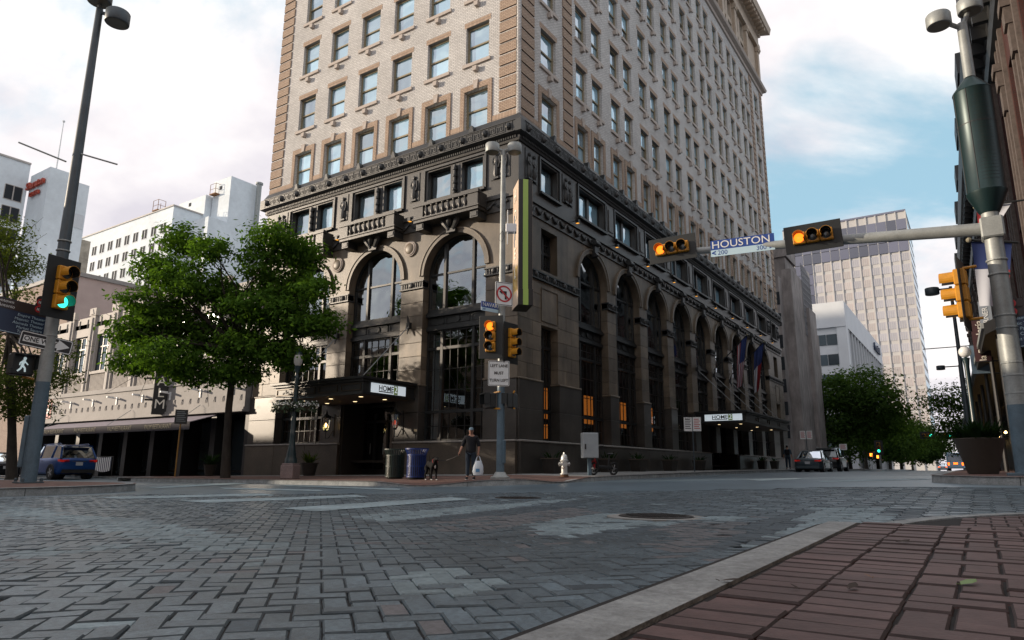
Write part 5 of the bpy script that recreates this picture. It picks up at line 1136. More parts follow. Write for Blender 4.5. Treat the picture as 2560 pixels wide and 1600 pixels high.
# terrace rail with draped cloth, ferns
bn=thing('draped_banner','striped black and white cloth hung on the dark terrace under the awning','banner',(-28.0,-1.1,gs(-28,-1.1))); m=MB(); nn=16
for k in range(nn):
    xk=-.85+1.7*k/nn
    m.mi=k%2; sag=lambda q:.10*(q*q-1); q0,q1=-1+2*k/nn,-1+2*(k+1)/nn
    m.add([(xk,0,.35+sag(q0)),(xk+1.7/nn,0,.35+sag(q1)),(xk+1.7/nn,.0,1.10+sag(q1)*.3),(xk,0,1.10+sag(q0)*.3),(xk,.02,.35+sag(q0)),(xk+1.7/nn,.02,.35+sag(q1)),(xk+1.7/nn,.02,1.10+sag(q1)*.3),(xk,.02,1.10+sag(q0)*.3)],[(0,1,2,3),(7,6,5,4),(0,4,5,1),(3,2,6,7)])
m.obj('cloth',[M_SW,M_NAVY],bn); m=MB(); m.tube([(-1,.03,1.12),(1,.03,1.12)],.025,6); [m.tube([(x,.03,0),(x,.03,1.12)],.025,6) for x in (-1,1)]; m.obj('rail',M_DMET,bn)
# ---------------- far left blocks
def block(parent,name,x0,x1,y0,y1,z0,z1,m): return MB().box(x0,x1,y0,y1,z0,z1).obj(name,m,parent)
def fwin(parent,side,us,zs,w,h,at,split=True,mf=M_CREAMW,mg=M_WIND,pr=.06):
    """one window object per opening on a plain far wall; at = wall plane"""
    a=w/2; f=MB(); f.box(-a-.12,a+.12,-pr,0,-.12,0); f.box(-a-.1,-a,-pr*.6,0,0,h); f.box(a,a+.1,-pr*.6,0,0,h); f.box(-a,a,-pr*.6,0,h,h+.1)
    if split: f.box(-.09,.09,-pr*.6,0,0,h)
    f=f.mesh('window',mf); g=MB().add([(-a,-.012,0),(a,-.012,0),(a,-.012,h),(-a,-.012,h)],[(0,1,2,3)]).mesh('pane',mg)
    for u in us:
        for z in zs:
            o=place(f,'window',parent,(u,at,z) if side=='L' else (at,u,z),0 if side=='L' else PI/2); place(g,'pane',o)
wb=thing('white_long_building','long white building with rows of paired windows behind the big tree','building')
block(wb,'main_block',-175,-121.2,52,90,-1,zR(53.6),M_WHT); block(wb,'parapet_cap',-175.2,-121,51.8,90.2,zR(53.6),zR(53.9),M_CREAMW)
fwin(wb,'L',[-124.4-3.65*k for k in range(12)],[zR(48.2-3.82*k) for k in range(9)],2.0,2.15,52,mf=M_WHT2)
block(wb,'stair_tower',-120.4,-114.1,60,66.6,-1,zR(61.7),M_WHT); block(wb,'penthouse',-131,-120.6,58.5,66.4,zR(53),zR(58.3),M_WHT); block(wb,'east_wing',-121.1,-107,67,90,-1,zR(47),M_WHT)
block(wb,'rear_wall_block',-121.1,-113.9,55.6,59.9,-1,zR(51),M_WHT)
MB().tube([(-112.9,66.2,zR(36)),(-112.9,66.2,zR(61.5)),(-112.9,66.2,zR(61.6)),(-112.9,66.2,zR(62))],[.55,.55,.8,.8],12).obj('flue_pipe',M_GALV,wb)
for (x,y,z) in ((-119.0,59.8,58.2),(-128,52.5,53.9)):
    m=MB(); [m.tube([(x+a,y+b,zR(z)),(x+a,y+b,zR(z+2.4))],.06,5) for a in (-1,1) for b in (-.8,.8)]; [m.tube([(x-1,y-.8,zR(z+q)),(x+1,y-.8,zR(z+q)),(x+1,y+.8,zR(z+q))],.05,5) for q in (1.2,2.4)]; m.box(x-1.1,x+1.1,y-.9,y+.9,zR(z),zR(z+.2)); m.obj('roof_ladder_cage',mat('rust_steel',(.25,.12,.05),.8),wb)
for (x,y,z) in ((-117.6,59.95,59.3),(-126.5,58.45,56.8)): MB().box(x-.4,x+.4,y-.03,y,zR(z),zR(z+.8)).obj('vent',M_WIND,wb)
sh=thing('white_high_rise','white high-rise at the left edge carrying a red rooftop sign','building')
block(sh,'sign_tower',-111.1,-104.2,22.1,26,-1,zR(46.7),M_WHT); block(sh,'stair_tower',-111.1,-104.3,26.01,28.2,-1,zR(45.6),M_WHT); block(sh,'main_block',-140,-111.7,2,22,-1,zR(48.8),M_WHT); block(sh,'coping',-140,-111.5,1.8,22,zR(48.8),zR(49.1),M_CREAMW)
fwin(sh,'R',[20.2,16.6,13],[zR(42.0-3.6*k) for k in range(6)],2.4,2.4,-111.7,mf=M_CREAMW); fwin(sh,'R',[27.2],[zR(38)],1.4,2.2,-104.3,split=True,mf=M_WHT2,mg=M_WHT2)
M_REDL=mat('red_channel_letter',(.42,.06,.03),.5); sg=thing('rooftop_sign','red channel letters on two lines high on the white high-rise','sign',(-107.8,21.8,zR(44.6)),0); 
place(textmesh('Sheraton',1.75,M_REDL,.18,bold=.03),'lettering',sg,(-.35,0,0)); place(textmesh('CENTER',.95,M_REDL,.15,bold=.02),'lettering',sg,(-.2,0,-1.75)); MB().box(-3,2.4,.1,.25,-.1,.1).obj('sign_rail',M_WIND,sg)
fp=thing('rooftop_flagpole','thin white flagpole with a small flag on the white high-rise roof','flagpole',(-107,24,zR(46.6))); q=py_(168,300,24); MB().tube([(0,0,0),(0,0,q[2]-zR(46.6))],[.12,.06],8).obj('pole',M_SW,fp); MB().sphere((0,0,q[2]-zR(46.6)+.1),.22,8,6).obj('finial',M_SW,fp)
M_USA=None
tb=thing('tan_brick_block','tan brick block with a blank pink side wall behind the restaurant','building'); wallholes(-110,-66.5,zR(-1),zR(20.6),[],y=12).obj('front_wall',M_TANW,tb); block(tb,'side_block',-110,-66.52,12.05,36,-1,zR(20.5),M_PINKW); block(tb,'coping',-110.2,-66.3,11.8,36,zR(20.5),zR(20.95),M_CREAM2); block(tb,'chimney',-73.5,-72.3,12.1,13.3,zR(20.9),zR(22),M_WIND)
bb=thing('beige_block','weathered beige concrete block in front of the white high-rise','building'); block(bb,'main_block',-126,-111,30,32.5,-1,zR(38.3),M_BEIGE); block(bb,'upper_block',-126,-117.5,29.6,32.4,zR(36),zR(41),M_BEIGE); fwin(bb,'L',[-122,-118,-114],[zR(28),zR(32)],1.6,2.4,29.9,mf=M_BEIGE)
# ---------------- Houston Street beyond the hotel
gt=thing('grey_stone_tower','weathered grey stone tower block just beyond the hotel','building')
block(gt,'left_pier',-14,-.6,48.6,62,-1,zR(19.2),M_GSTONE); block(gt,'right_pier',-14.2,.35,50.2,60.5,-1,zR(20.2),M_GSTONE); block(gt,'front_buttress',-6,.75,56.2,59.8,-1,zR(17.2),M_GSTONE)
block(gt,'penthouse',-9,-.2,50.6,56,zR(20.2),zR(21.6),M_GSTONE); block(gt,'penthouse_top',-9,-.0,50.4,55,zR(21.65),zR(23.2),M_GSTONE); block(gt,'rear_block',-14,.1,60.5,64.5,-1,zR(15.5),M_GSTONE)
for k in range(7):
    for j in range(2): MB().box(-1.4+j*.62-.22,-1.4+j*.62+.22,48.55,48.6,zR(3+2.2*k),zR(4.3+2.2*k)).obj('window',M_WIND,gt)
M_GRID=mat('steel_screen',(.25,.26,.28),.5,metal=.5); m=MB()
for k in range(12): m.box(.4,.46,55.2+k*.42,55.24+k*.42,zR(14),zR(22))
for k in range(12): m.box(.4,.46,55.2,60,zR(14.2+k*.65),zR(14.25+k*.65))
m.obj('screen_grid',M_GRID,gt); MB().box(.11,.15,60.8,64,zR(-.2),zR(4.6)).obj('garage_opening',M_STORE,gt)
wo=thing('white_office','white office block with tall fins and dark ribbon windows up the street','building'); X0=.0
block(wo,'main_block',-30,-.9,88,134,-1,zR(24.2),M_WHT2); block(wo,'roof_band',-30.2,.1,87.6,134.5,zR(20.8),zR(24.6),M_WHT2); block(wo,'corner_pier',-1.2,.1,87.7,89.6,-1,zR(20.8),M_WHT2)
for k in range(14): MB().box(-.9,.05,90.6+k*3.2,91.0+k*3.2,-1,zR(20.8)).obj('fin',M_WHT2,wo)
MB().box(-.89,-.86,89.6,134,-1,zR(20.8)).obj('recessed_glass',M_WIND,wo)
for k in range(7):
    zz=zR(18.2-3.0*k); 
    for j in range(7): MB().box(-1.25-1.5*(j+1)+.05,-1.25-1.5*j-.05,87.9,87.99,zz,zz+1.6).obj('window',M_WINB,wo)
place(textmesh('Frost Bank',2.0,M_NAVY,.15,sx=.9),'lettering',wo,(.35,124,zR(22.6)),PI/2)
pk=thing('pink_glass_tower','tall rose-grey office tower with rows of pinkish windows in the distance','building')
M_PKC=mat('rose_concrete',(.47,.46,.45),.8,var=(.05,.08)); M_PG1=glassmat('rose_glass',(.47,.42,.40),.02,.25,rnd=(.82,1.12)); M_PG2=glassmat('lilac_glass',(.40,.39,.42),.02,.25,rnd=(.82,1.12)); M_PG3=glassmat('slate_glass',(.10,.10,.14),.06,.06,rnd=(.6,1.3))
x0,x1,yP,zt=-36.0,2.7,230.0,zR(84.6); block(pk,'core',x0,x1,yP,yP+26,-1,zt,M_PKC); block(pk,'coping',x0-.2,x1+.2,yP-.3,yP+26,zt,zt+.6,M_PG3)
nc=13; cw=(x1-x0)/nc; pier=MB().box(-.2,.2,-.35,0,0,zt).mesh('pier',M_PKC)
for k in range(nc+1): place(pier,'pier',pk,(x0+cw*k,yP,0))
flat=MB().box(-cw/2+.2,cw/2-.2,-.12,0,0,2.5); fl_={}
for j,mm in enumerate((M_PG1,M_PG2,M_PG3)): fl_[j]=flat.mesh('window',mm)
mul=MB(); [mul.box(-cw/2+.3+(cw-.6)*q-.06,-cw/2+.3+(cw-.6)*q+.06,-.16,-.12,0,2.3) for q in (.25,.5,.75)]; mul=mul.mesh('mullion',M_PKC)
slate=MB().box(-cw/2+.09,cw/2-.09,-.42,0,-.55,2.98).mesh('window',M_PG3)
for r in range(21):
    z=zR(4+3.75*r)
    for k in range(nc):
        top=z>zR(70) ; j=2 if (top or (k<3 and z>zR(52))) else ((k%2) if (3<=k<=9 and r>9 and k<9+ (20-r)*.1) else (0 if r<9 else 1))
        o=place(fl_[j] if j<2 else slate,'window',pk,(x0+cw*(k+.5),yP,z)); place(mul,'mullion',o)
for r in range(0,21): MB().box(x1,x1+.1,yP+.6,yP+25,zR(4+3.75*r),zR(6.2+3.75*r)).obj('side_window',M_PG3 if r>16 else M_PG2,pk)
# ---------------- red brick building on the right corner (turned a little, as the street bends)
M_RBR=brickmat('brick_dark_red',(.075,.022,.018),(.055,.018,.015),(.04,.03,.028),var=(.6,.2)); M_DCOR=mat('dark_cornice_metal',(.020,.021,.022),.5,var=(2,.25)); M_STRIP=mat('pale_stone_strip',(.10,.08,.07),.8,var=(6,.3))
rb=thing('red_brick_building','dark red brick building with heavy black cornice at the right edge','building',(17.0,-1.0,0),R(-88.4)); rb.scale=(-1,1,1)   # local x runs up the street, y into the block
Ls=76.0; hz=zR(18.6); holes=[]
for k in range(17):
    c=2.6+k*4.4; holes+=[(c-.95,c+.95,zR(5.8),zR(9.4)),(c-.95,c+.95,zR(10.6),zR(14.4))]
wallholes(0,Ls,zR(4.6),hz,holes,dep=.4).obj('brick_wall',M_RBR,rb); MB().box(0,Ls,.42,.45,zR(4.6),hz).obj('window_glass',M_WIND,rb); m=MB(); m.box(0,.05,.0,18,zR(-.4),hz); m.box(Ls-.05,Ls,0,18,zR(-.4),hz); m.box(0,Ls,.3,18,hz-.2,hz); m.obj('end_wall',M_RBR,rb)
for k in range(17):
    c=2.6+k*4.4
    for dx in (-1.35,1.35,-2.2): MB().box(c+dx-.13,c+dx+.13,-.14,0,zR(4.7),zR(16.2)).obj('stone_strip',M_STRIP,rb)
    fac_=MB(); fac_.box(c-2.2-.34,c-2.2+.34,-.30,0,zR(14.2),zR(14.8)); fac_.box(c-2.2-.3,c-2.2+.3,-.22,0,zR(13.2),zR(14.2)); fac_.box(c-2.2-.4,c-2.2+.4,-.38,0,zR(14.8),zR(15.1)); fac_.obj('capital',M_STRIP,rb)
    MB().box(c-.07,c+.07,.2,.3,zR(5.8),zR(14.4)).obj('window_mullion',M_DCOR,rb)
m=MB(); n_=7; prof=[(0,16.2),(-.25,16.3),(-.3,16.8),(-.2,16.9),(-.25,17.6),(-.85,18.1),(-.95,18.9),(-.6,19.3),(0,19.4)]; q=len(prof); m.add([(0,y,zR(z)) for y,z in prof]+[(Ls,y,zR(z)) for y,z in prof],[(i,i+q,i+q+1,i+1) for i in range(q-1)]+[tuple(range(q))[::-1],tuple(range(q,2*q))]); m.obj('cornice',M_DCOR,rb)
bk=MB().box(-.13,.13,-.75,0,0,.7).mesh('cornice_bracket',M_DCOR); par=MB().box(-1.2,1.2,-1.0,0,0,1.1).mesh('parapet_block',M_DCOR)
for k in range(60): place(bk,'cornice_bracket',rb,(.6+k*1.26,0,zR(17.3)))
for k in range(10): place(par,'parapet_block',rb,(3+k*7.6,0,zR(19.3)))
m=MB(); m.box(0,Ls,.6,.7,zR(-.4),zR(4.6)); m.box(0,Ls,0,.6,zR(4.3),zR(4.6)); m.obj('shopfront',M_STORE,rb)
cn=MB(); cn.add([(.5,0,zR(4.7)),(60,0,zR(4.7)),(60,-2.2,zR(3.75)),(.5,-2.2,zR(3.75)),(.5,0,zR(4.5)),(60,0,zR(4.5)),(60,-2.2,zR(3.45)),(.5,-2.2,zR(3.45))],[(3,2,1,0),(4,5,6,7),(0,4,7,3),(1,2,6,5),(3,7,6,2)]); cn.obj('street_canopy',M_DCOR,rb); MB().box(.5,60,-2.26,-2.2,zR(3.62),zR(3.76)).obj('canopy_trim',M_GALV,rb)
for k in range(14): MB().tube([(1+k*4.2,-1.9,zR(-.1)),(1+k*4.2,-1.9,zR(3.5))],.06,8).obj('canopy_post',M_DCOR,rb)
for k in range(9): MB().sphere((8+k*5.5,-.4,zR(2.3)),.09,8,5).obj('string_light',M_BULB,rb)
# ---------------- unseen blocks closing the streets; heights and gap shaped to shade the lower storeys
M_OPP=brickmat('brick_opposite',(.40,.29,.22),(.33,.23,.17),(.25,.2,.17))
ob=thing('opposite_block','brown brick block across Navarro street from the hotel','building'); h1=7.4
holes=[(7.8+k*3.3,9.4+k*3.3,zR(1+3.4*r),zR(3+3.4*r)) for k in range(4) for r in range(2)]
w_=wallholes(7,21,zR(-.8),zR(h1),holes); w_.obj('front_wall',M_OPP,ob,loc=(0,-17.2,0),rz=PI); MB().box(-21,-7,-40,-17.7,-.5,zR(h1-.2)).obj('mass',M_OPP,ob)
ob2=thing('opposite_shade_block','unseen brick block down Navarro street, shaped to shade the lower fronts','building'); MB().box(-70,-34,-22,-17.4,-.5,zR(8.3)).obj('mass',M_OPP,ob2)  # unseen; kept thin and low so a streak of sun gets past
ob3=thing('block_behind_camera','brick block behind the camera','building'); MB().box(19,60,-70,-14.5,-.3,zR(22)).obj('mass',M_OPP,ob3); MB().box(-60,0,-90,-46,-.3,zR(16)).obj('rear_mass',M_OPP,ob3)
# ================================================================== trees and plants
def leafmat(name,c,tr=.45):
    if name in MATS: return MATS[name]
    m=bpy.data.materials.new(name); m.use_nodes=True; t=m.node_tree; L=t.links.new
    for n in list(t.nodes): t.nodes.remove(n)
    out=N(t,'ShaderNodeOutputMaterial'); d=N(t,'ShaderNodeBsdfDiffuse'); tl=N(t,'ShaderNodeBsdfTranslucent'); mx=N(t,'ShaderNodeMixShader'); mx.inputs[0].default_value=tr
    tc=N(t,'ShaderNodeTexCoord'); n=N(t,'ShaderNodeTexNoise'); n.inputs['Scale'].default_value=2.6; n.inputs['Detail'].default_value=7; L(tc.outputs['Object'],n.inputs['Vector'])
    r=N(t,'ShaderNodeValToRGB'); e=r.color_ramp.elements; e[0].position=.32; e[0].color=(c[0]*.5,c[1]*.55,c[2]*.5,1); e[1].position=.68; e[1].color=(c[0]*1.5,c[1]*1.35,c[2]*1.1,1); L(n.outputs['Fac'],r.inputs[0]); L(r.outputs[0],d.inputs[0])
    tb=N(t,'ShaderNodeMix',data_type='RGBA'); tb.blend_type='MULTIPLY'; tb.inputs[0].default_value=1; L(r.outputs[0],tb.inputs[6]); tb.inputs[7].default_value=(1.3,1.3,.45,1); L(tb.outputs[2],tl.inputs[0])
    L(d.outputs[0],mx.inputs[1]); L(tl.outputs[0],mx.inputs[2]); L(mx.outputs[0],out.inputs[0]); MATS[name]=m; return m
M_BARK=mat('bark',(.035,.030,.025),.95,var=(6,.4,(1,1,.3)),bump=(14,.9)); M_LEAF=leafmat('leaf_oak',(.070,.150,.030),.45); M_LEAF2=leafmat('leaf_street',(.058,.112,.036),.4); M_LEAF3=leafmat('leaf_olive',(.075,.11,.035),.4)
def leaves(name,parent,lobes,nclump,per,size,m,spread=.30,origin=(0,0,0)):
    """leaf blades in clumps spread through ellipsoid lobes"""
    V=[]; vol=np.array([l[3]*l[4]*l[5] for l in lobes]); pr=vol**.75/np.sum(vol**.75)
    ids=RNG.choice(len(lobes),nclump,p=pr)
    for i in ids:
        cx,cy,cz,rx,ry,rz=lobes[i]; d=RNG.normal(size=3); d/=np.linalg.norm(d); r=RNG.uniform(.35,1.06)**.6
        c=np.array([cx,cy,cz])+d*r*np.array([rx,ry,rz]); tip=RNG.normal(size=3)*np.array([1,1,.35]); tip/=np.linalg.norm(tip)
        n=int(per*RNG.uniform(.5,1.5)); P=c+RNG.normal(size=(n,3))*spread*np.array([1,1,.5])+tip*RNG.uniform(-1.3,1.3,size=(n,1))*spread
        nn=d*.9+np.array([0,0,.55])+RNG.normal(size=(n,3))*.55; nn/=np.linalg.norm(nn,axis=1,keepdims=True); a=np.cross(nn,RNG.normal(size=(n,3))); a/=np.linalg.norm(a,axis=1,keepdims=True)+1e-9; b=np.cross(nn,a)
        s=size*RNG.uniform(.6,1.3,size=(n,1)); V.append(np.stack([P-a*s,P+b*s*.45,P+a*s,P-b*s*.45],1).reshape(-1,3))
    V=np.concatenate(V)-np.array(origin); k=len(V)//4; me=bpy.data.meshes.new(name); me.vertices.add(len(V)); me.vertices.foreach_set('co',V.ravel()); me.loops.add(len(V)); me.polygons.add(k)
    me.loops.foreach_set('vertex_index',np.arange(len(V),dtype=np.int32)); me.polygons.foreach_set('loop_start',np.arange(0,len(V),4,dtype=np.int32)); me.update(calc_edges=True); me.validate(); me.materials.append(m)
    return place(me,name,parent)
def tree(label,base,path,lobes,nclump,per,size,m,r0=.2,group='street trees',spread=.3,limbs=14):
    """path: trunk points (world); lobes: (x,y,z,rx,ry,rz) world"""
    t=thing('street_tree',label,'tree',base,group=group); o=np.array(base,float); n=len(path); fork=np.array(path[-1])
    tr=MB(); wob=[np.array(p)-o for p in path]; tr.tube([wob[0]-np.array([0,0,.2])]+wob,[r0*1.5,r0*1.25]+[r0*(1-.35*k/(n-1)) for k in range(1,n)],10); tr.obj('trunk',M_BARK,t,True)
    br=MB()
    for k in range(limbs):
        l=lobes[k%len(lobes)]; d=RNG.normal(size=3); d/=np.linalg.norm(d); e=np.array(l[:3])+d*np.array(l[3:])*.75*RNG.uniform(.4,1); s=fork+(np.array(path[-2])-fork)*RNG.uniform(0,.25); md=(s+e)/2+RNG.normal(size=3)*.25+np.array([0,0,.25])
        br.tube([s-o,md-o,e-o],[r0*.42,r0*.22,r0*.06],6)
        for q in range(3): f=e+RNG.normal(size=3)*.6; br.tube([md-o+(e-md)*RNG.uniform(.2,.8),f-o],[r0*.1,r0*.03],4)
    br.obj('branch',M_BARK,t,True); cr=leaves('crown',t,lobes,nclump,per,size,m,spread,o); stuff(cr); return t
def plobes(d,L,dj=.6,ry=1.0):
    out=[]
    for (u,v,ru,rv) in L:
        k=d/F_PX; w=pz(u,v,d+random.uniform(-dj,dj)); out.append((w[0],w[1],w[2],ru*k,ru*k*ry,rv*k))
    return out
P=hit(563,1195,gs); d=depth(P); b=(P[0],P[1],gs(P[0],P[1]))
path=[b]+[tuple(pz(u,v,d)) for u,v in ((567,1100),(572,1020),(582,930),(600,860))]
tree('big bright green tree in front of the hotel and restaurant',b,path,plobes(d,[(455,600,56,36),(530,625,40,32),(400,680,62,44),(480,710,80,48),(370,760,66,36),(330,830,50,36),(420,800,84,44),(330,905,44,32),(420,890,80,40),(500,930,80,34),(540,840,92,50),(560,740,56,42),(690,600,64,36),(650,660,56,40),(750,640,56,40),(720,720,84,46),(790,720,40,32),(650,770,80,44),(740,800,80,40),(810,810,40,26),(640,870,84,42),(720,890,60,34),(590,930,60,30)],1.2,1.1),1900,24,.105,M_LEAF,.17,spread=.22,limbs=34)
P=hit(22,1190,gs); P=pz(30,1185,33.0); b=(P[0],P[1],gs(P[0],P[1])); d=33.0
tree('leafy tree at the left edge behind the traffic pole',b,[b]+[tuple(pz(u,v,d)) for u,v in ((30,1080),(28,980),(20,900),(25,820))],plobes(d,[(0,580,60,44),(20,660,70,40),(-60,640,70,60),(60,740,36,26),(20,960,90,46),(110,930,64,40),(-60,860,80,60),(150,880,36,28),(40,1010,80,34)],1.2),560,30,.09,M_LEAF3,.2,spread=.34,limbs=20)
# the avenue up Houston Street
for (u,x,v0,L,lab,sz,mm) in ((2090,1.9,1172,[(2090,985,60,45),(2150,975,75,50),(2200,1010,60,50),(2090,1060,60,55),(2160,1060,75,55),(2120,1110,60,30),(2230,1060,40,40)],'broad dark tree before the white office block, nearest of the avenue',.22,M_LEAF2),
   (2200,2.0,1172,[(2200,1090,60,45),(2250,1080,55,45),(2230,1120,60,30)],'second tree of the avenue, beyond the broad dark one',.22,M_LEAF2),
   (2290,2.2,1172,[(2290,1100,50,38),(2320,1120,40,35),(2260,1125,40,28)],'third dark tree of the avenue, nearer the distant crossing',.26,M_LEAF2)):
    y={2090:66.,2200:92.,2290:125.}[u]; b=(x,y,gs(x,y)); d=depth(b); q=topix(b)
    tree(lab,b,[b,(x,y,b[2]+2.2),(x+.1,y,b[2]+3.6),(x+.2,y+.2,b[2]+5)],plobes(d,L,2.5),620,30,sz,M_LEAF2,.24,spread=.8,limbs=14)
for (x,y,lab,hh) in ((1.9,80,'thin-trunked avenue tree between the two dark crowns',7.0),(2.0,108,'slim avenue tree past the second crown',7.5),(2.2,150,'farthest avenue tree on the hotel side',8)):
    b=(x,y,gs(x,y)); tree(lab,b,[b,(x,y,b[2]+2),(x,y,b[2]+3.2),(x,y,b[2]+4.4)],[(x,y,b[2]+hh*.72,2.6,2.6,2.0),(x+1,y,b[2]+hh*.6,2,2,1.5)],150,24,.24,M_LEAF2,.2,spread=.7,limbs=8)
for (u,y,L,lab) in ((2375,58.,[(2340,1000,38,38),(2390,1000,50,45),(2355,1060,45,40),(2400,1070,45,45),(2440,1000,40,45),(2380,1110,40,30)],'loose open tree on the right pavement with sky showing through'),):
    x=15.4; b=(x,y,gs(x,y)); d=depth(b); tree(lab,b,[b,(x,y,b[2]+2),(x-.2,y,b[2]+3.4),(x-.3,y,b[2]+4.6)],plobes(d,L,2.0),190,22,.16,M_LEAF2,.2,spread=.55,limbs=24)
b=(15.6,95,gs(15.6,95)); tree('small tree far up the right pavement',b,[b,(15.6,95,b[2]+2),(15.6,95,b[2]+3),(15.6,95,b[2]+4)],[(15.2,95,b[2]+6,3,3,2.6),(14,95,b[2]+5,2,2,1.6)],150,24,.24,M_LEAF2,.2,spread=.7,limbs=8)
# planters
M_TERC=mat('planter_brown',(.075,.058,.045),.8,var=(3,.2)); M_SOIL=mat('soil',(.02,.015,.01),.95); M_FROND=leafmat('frond_green',(.05,.085,.02),.35); M_FRONDD=leafmat('frond_dark',(.015,.035,.018),.3); M_PDARK=mat('planter_dark',(.022,.018,.015),.7,var=(4,.3))
def fronds(name,parent,n,ln,m,z,rad=.15,up=.9,w=.03):
    mb=MB()
    for k in range(n):
        a=random.uniform(0,2*PI); r=random.uniform(0,rad); L_=ln*random.uniform(.6,1.1); lean=random.uniform(.25,1.0); d=np.array([math.cos(a),math.sin(a),0]); s=np.array([-d[1],d[0],0]); P=[]
        for i in range(5):
            q=i/4; c=d*(r+L_*lean*q)+np.array([0,0,z+L_*up*(q-lean*.62*q*q)]); ww=w*(1-abs(q-.4)*1.3); P+=[c-s*max(ww,.003),c+s*max(ww,.003)]
        mb.add(P,[(2*i,2*i+1,2*i+3,2*i+2) for i in range(4)])
    return stuff(mb.obj(name,m,parent))
P=py_(772,1186,-1.2); X,Y=P[0],-1.2; t=thing('potted_plant','potted plant with long spiky leaves left of the hotel entrance','plant',(X,Y,gs(X,Y))); MB().lathe([(.22,0),(.26,.05),(.36,.50),(.40,.52),(.40,.56),(.34,.56),(.32,.48)],18).obj('pot',M_PDARK,t,True); MB().lathe([(.33,.5),(0.01,.51)],18).obj('soil',M_SOIL,t); fronds('leaf',t,46,.85,M_FROND,.5,.15)
for n_,(u0,u1,v1,hp) in enumerate(((1359,1402,1183,.55),(1498,1545,1180,.55),(1574,1619,1179,.55),(1656,1696,1178,.55),(1734,1764,1177,.55),(1895,1918,1174,.6),(1926,1949,1173,.6))):
    lab=['first dark planter along the hotel wall, behind the hydrant','second dark planter along the hotel wall, behind the red bike','third dark planter along the hotel wall from the corner','fourth dark planter along the hotel wall from the corner','dark planter beside the Houston Street canopy entrance','dark tapered planter past the Houston canopy, nearer of two','dark tapered planter past the Houston canopy, farther of two'][n_]
    P=px_((u0+u1)/2,v1,.62); Y=P[1]; w=(u1-u0)*mpp((.62,Y,0))*.5*1.05; t=thing('wall_planter',lab,'planter',(.62,Y,gs(.62,Y)),PI/2,group='planters along the hotel wall')
    MB().add([(-w*.72,-.22,0),(w*.72,-.22,0),(w*.72,.22,0),(-w*.72,.22,0),(-w,-.28,hp),(w,-.28,hp),(w,.28,hp),(-w,.28,hp)],[(3,2,1,0),(0,1,5,4),(1,2,6,5),(2,3,7,6),(3,0,4,7),(4,5,6,7)]).obj('trough',M_PDARK,t); m=MB(); m.box(-w-.03,w+.03,-.31,.31,hp,hp+.04); m.obj('rim',M_TERC,t); fronds('leaf',t,24,.55,M_FRONDD,hp,.3)
P=hit(2443,1181,gs); X,Y=14.35,-2.6; zb=gs(X,Y); t=thing('big_planter','big brown tapered planter on the right corner by the mast arm pole','planter',(X,Y,zb)); M_PLB=mat('planter_fibreglass',(.062,.052,.042),.7,var=(2,.15)); H=zof(X,Y,1096)-zb; rt_=.5*109*mpp((X,Y,.8)); MB().lathe([(rt_*.56,0),(rt_*.60,.02),(rt_,H-.03),(rt_+.012,H-.02),(rt_+.012,H),(rt_-.05,H),(rt_-.08,H-.12)],32).obj('tub',M_PLB,t,True); MB().lathe([(rt_-.07,H-.1),(.01,H-.08)],20).obj('soil',M_SOIL,t); fronds('leaf',t,260,.62,M_FRONDD,H-.1,.36,w=.03,up=1.1); fronds('trailing_leaf',t,70,.4,M_FRONDD,H-.05,.42,up=.3)
x_=-16.9; t=thing('fern_pot','dark fern pot behind the tree trunk by the restaurant','plant',(x_,-1.5,gs(x_,-1.5))); MB().lathe([(.2,0),(.3,.5),(.32,.55),(.26,.5)],14).obj('pot',M_PDARK,t,True); fronds('leaf',t,60,.95,M_FRONDD,.5,.15)
# fallen leaves
M_FALL=mat('fallen_leaf_green',(.16,.26,.09),.6); M_FALLD=mat('fallen_leaf_brown',(.03,.02,.015),.8)
for k,(u,v,m_,lab) in enumerate(((2423,1469,M_FALL,'pale green leaf fallen on the red brick pavement'),(1825,1460,M_FALLD,'dry brown leaf on the red bricks near the kerb'),(2140,1550,M_FALLD,'dark curled leaf on the red bricks at the bottom'),(1990,1520,M_FALLD,'small dark seed on the red bricks'),(2262,1360,M_FALLD,'dark leaf at the far edge of the red bricks'),(2170,1450,mat('fallen_leaf_ochre',(.25,.13,.04),.7),'tiny ochre leaf on the red bricks'))):
    P=hit(u,v,gs); s=[.036,.028,.028,.014,.03,.012][k]; t=thing('fallen_leaf',lab,'leaf',(P[0],P[1],gs(P[0],P[1])+.006),random.uniform(0,6),group='leaves on the pavement'); MB().add([(-s,0,0),(-s*.3,-s*.45,.004),(s*.5,-s*.35,.006),(s,0,.01),(s*.4,s*.4,.008),(-s*.4,s*.42,.004)],[tuple(range(6))]).obj('blade',m_,t); MB().tube([(-s,0,0),(-s*1.4,.003,.003)],.001,4).obj('stalk',m_,t)
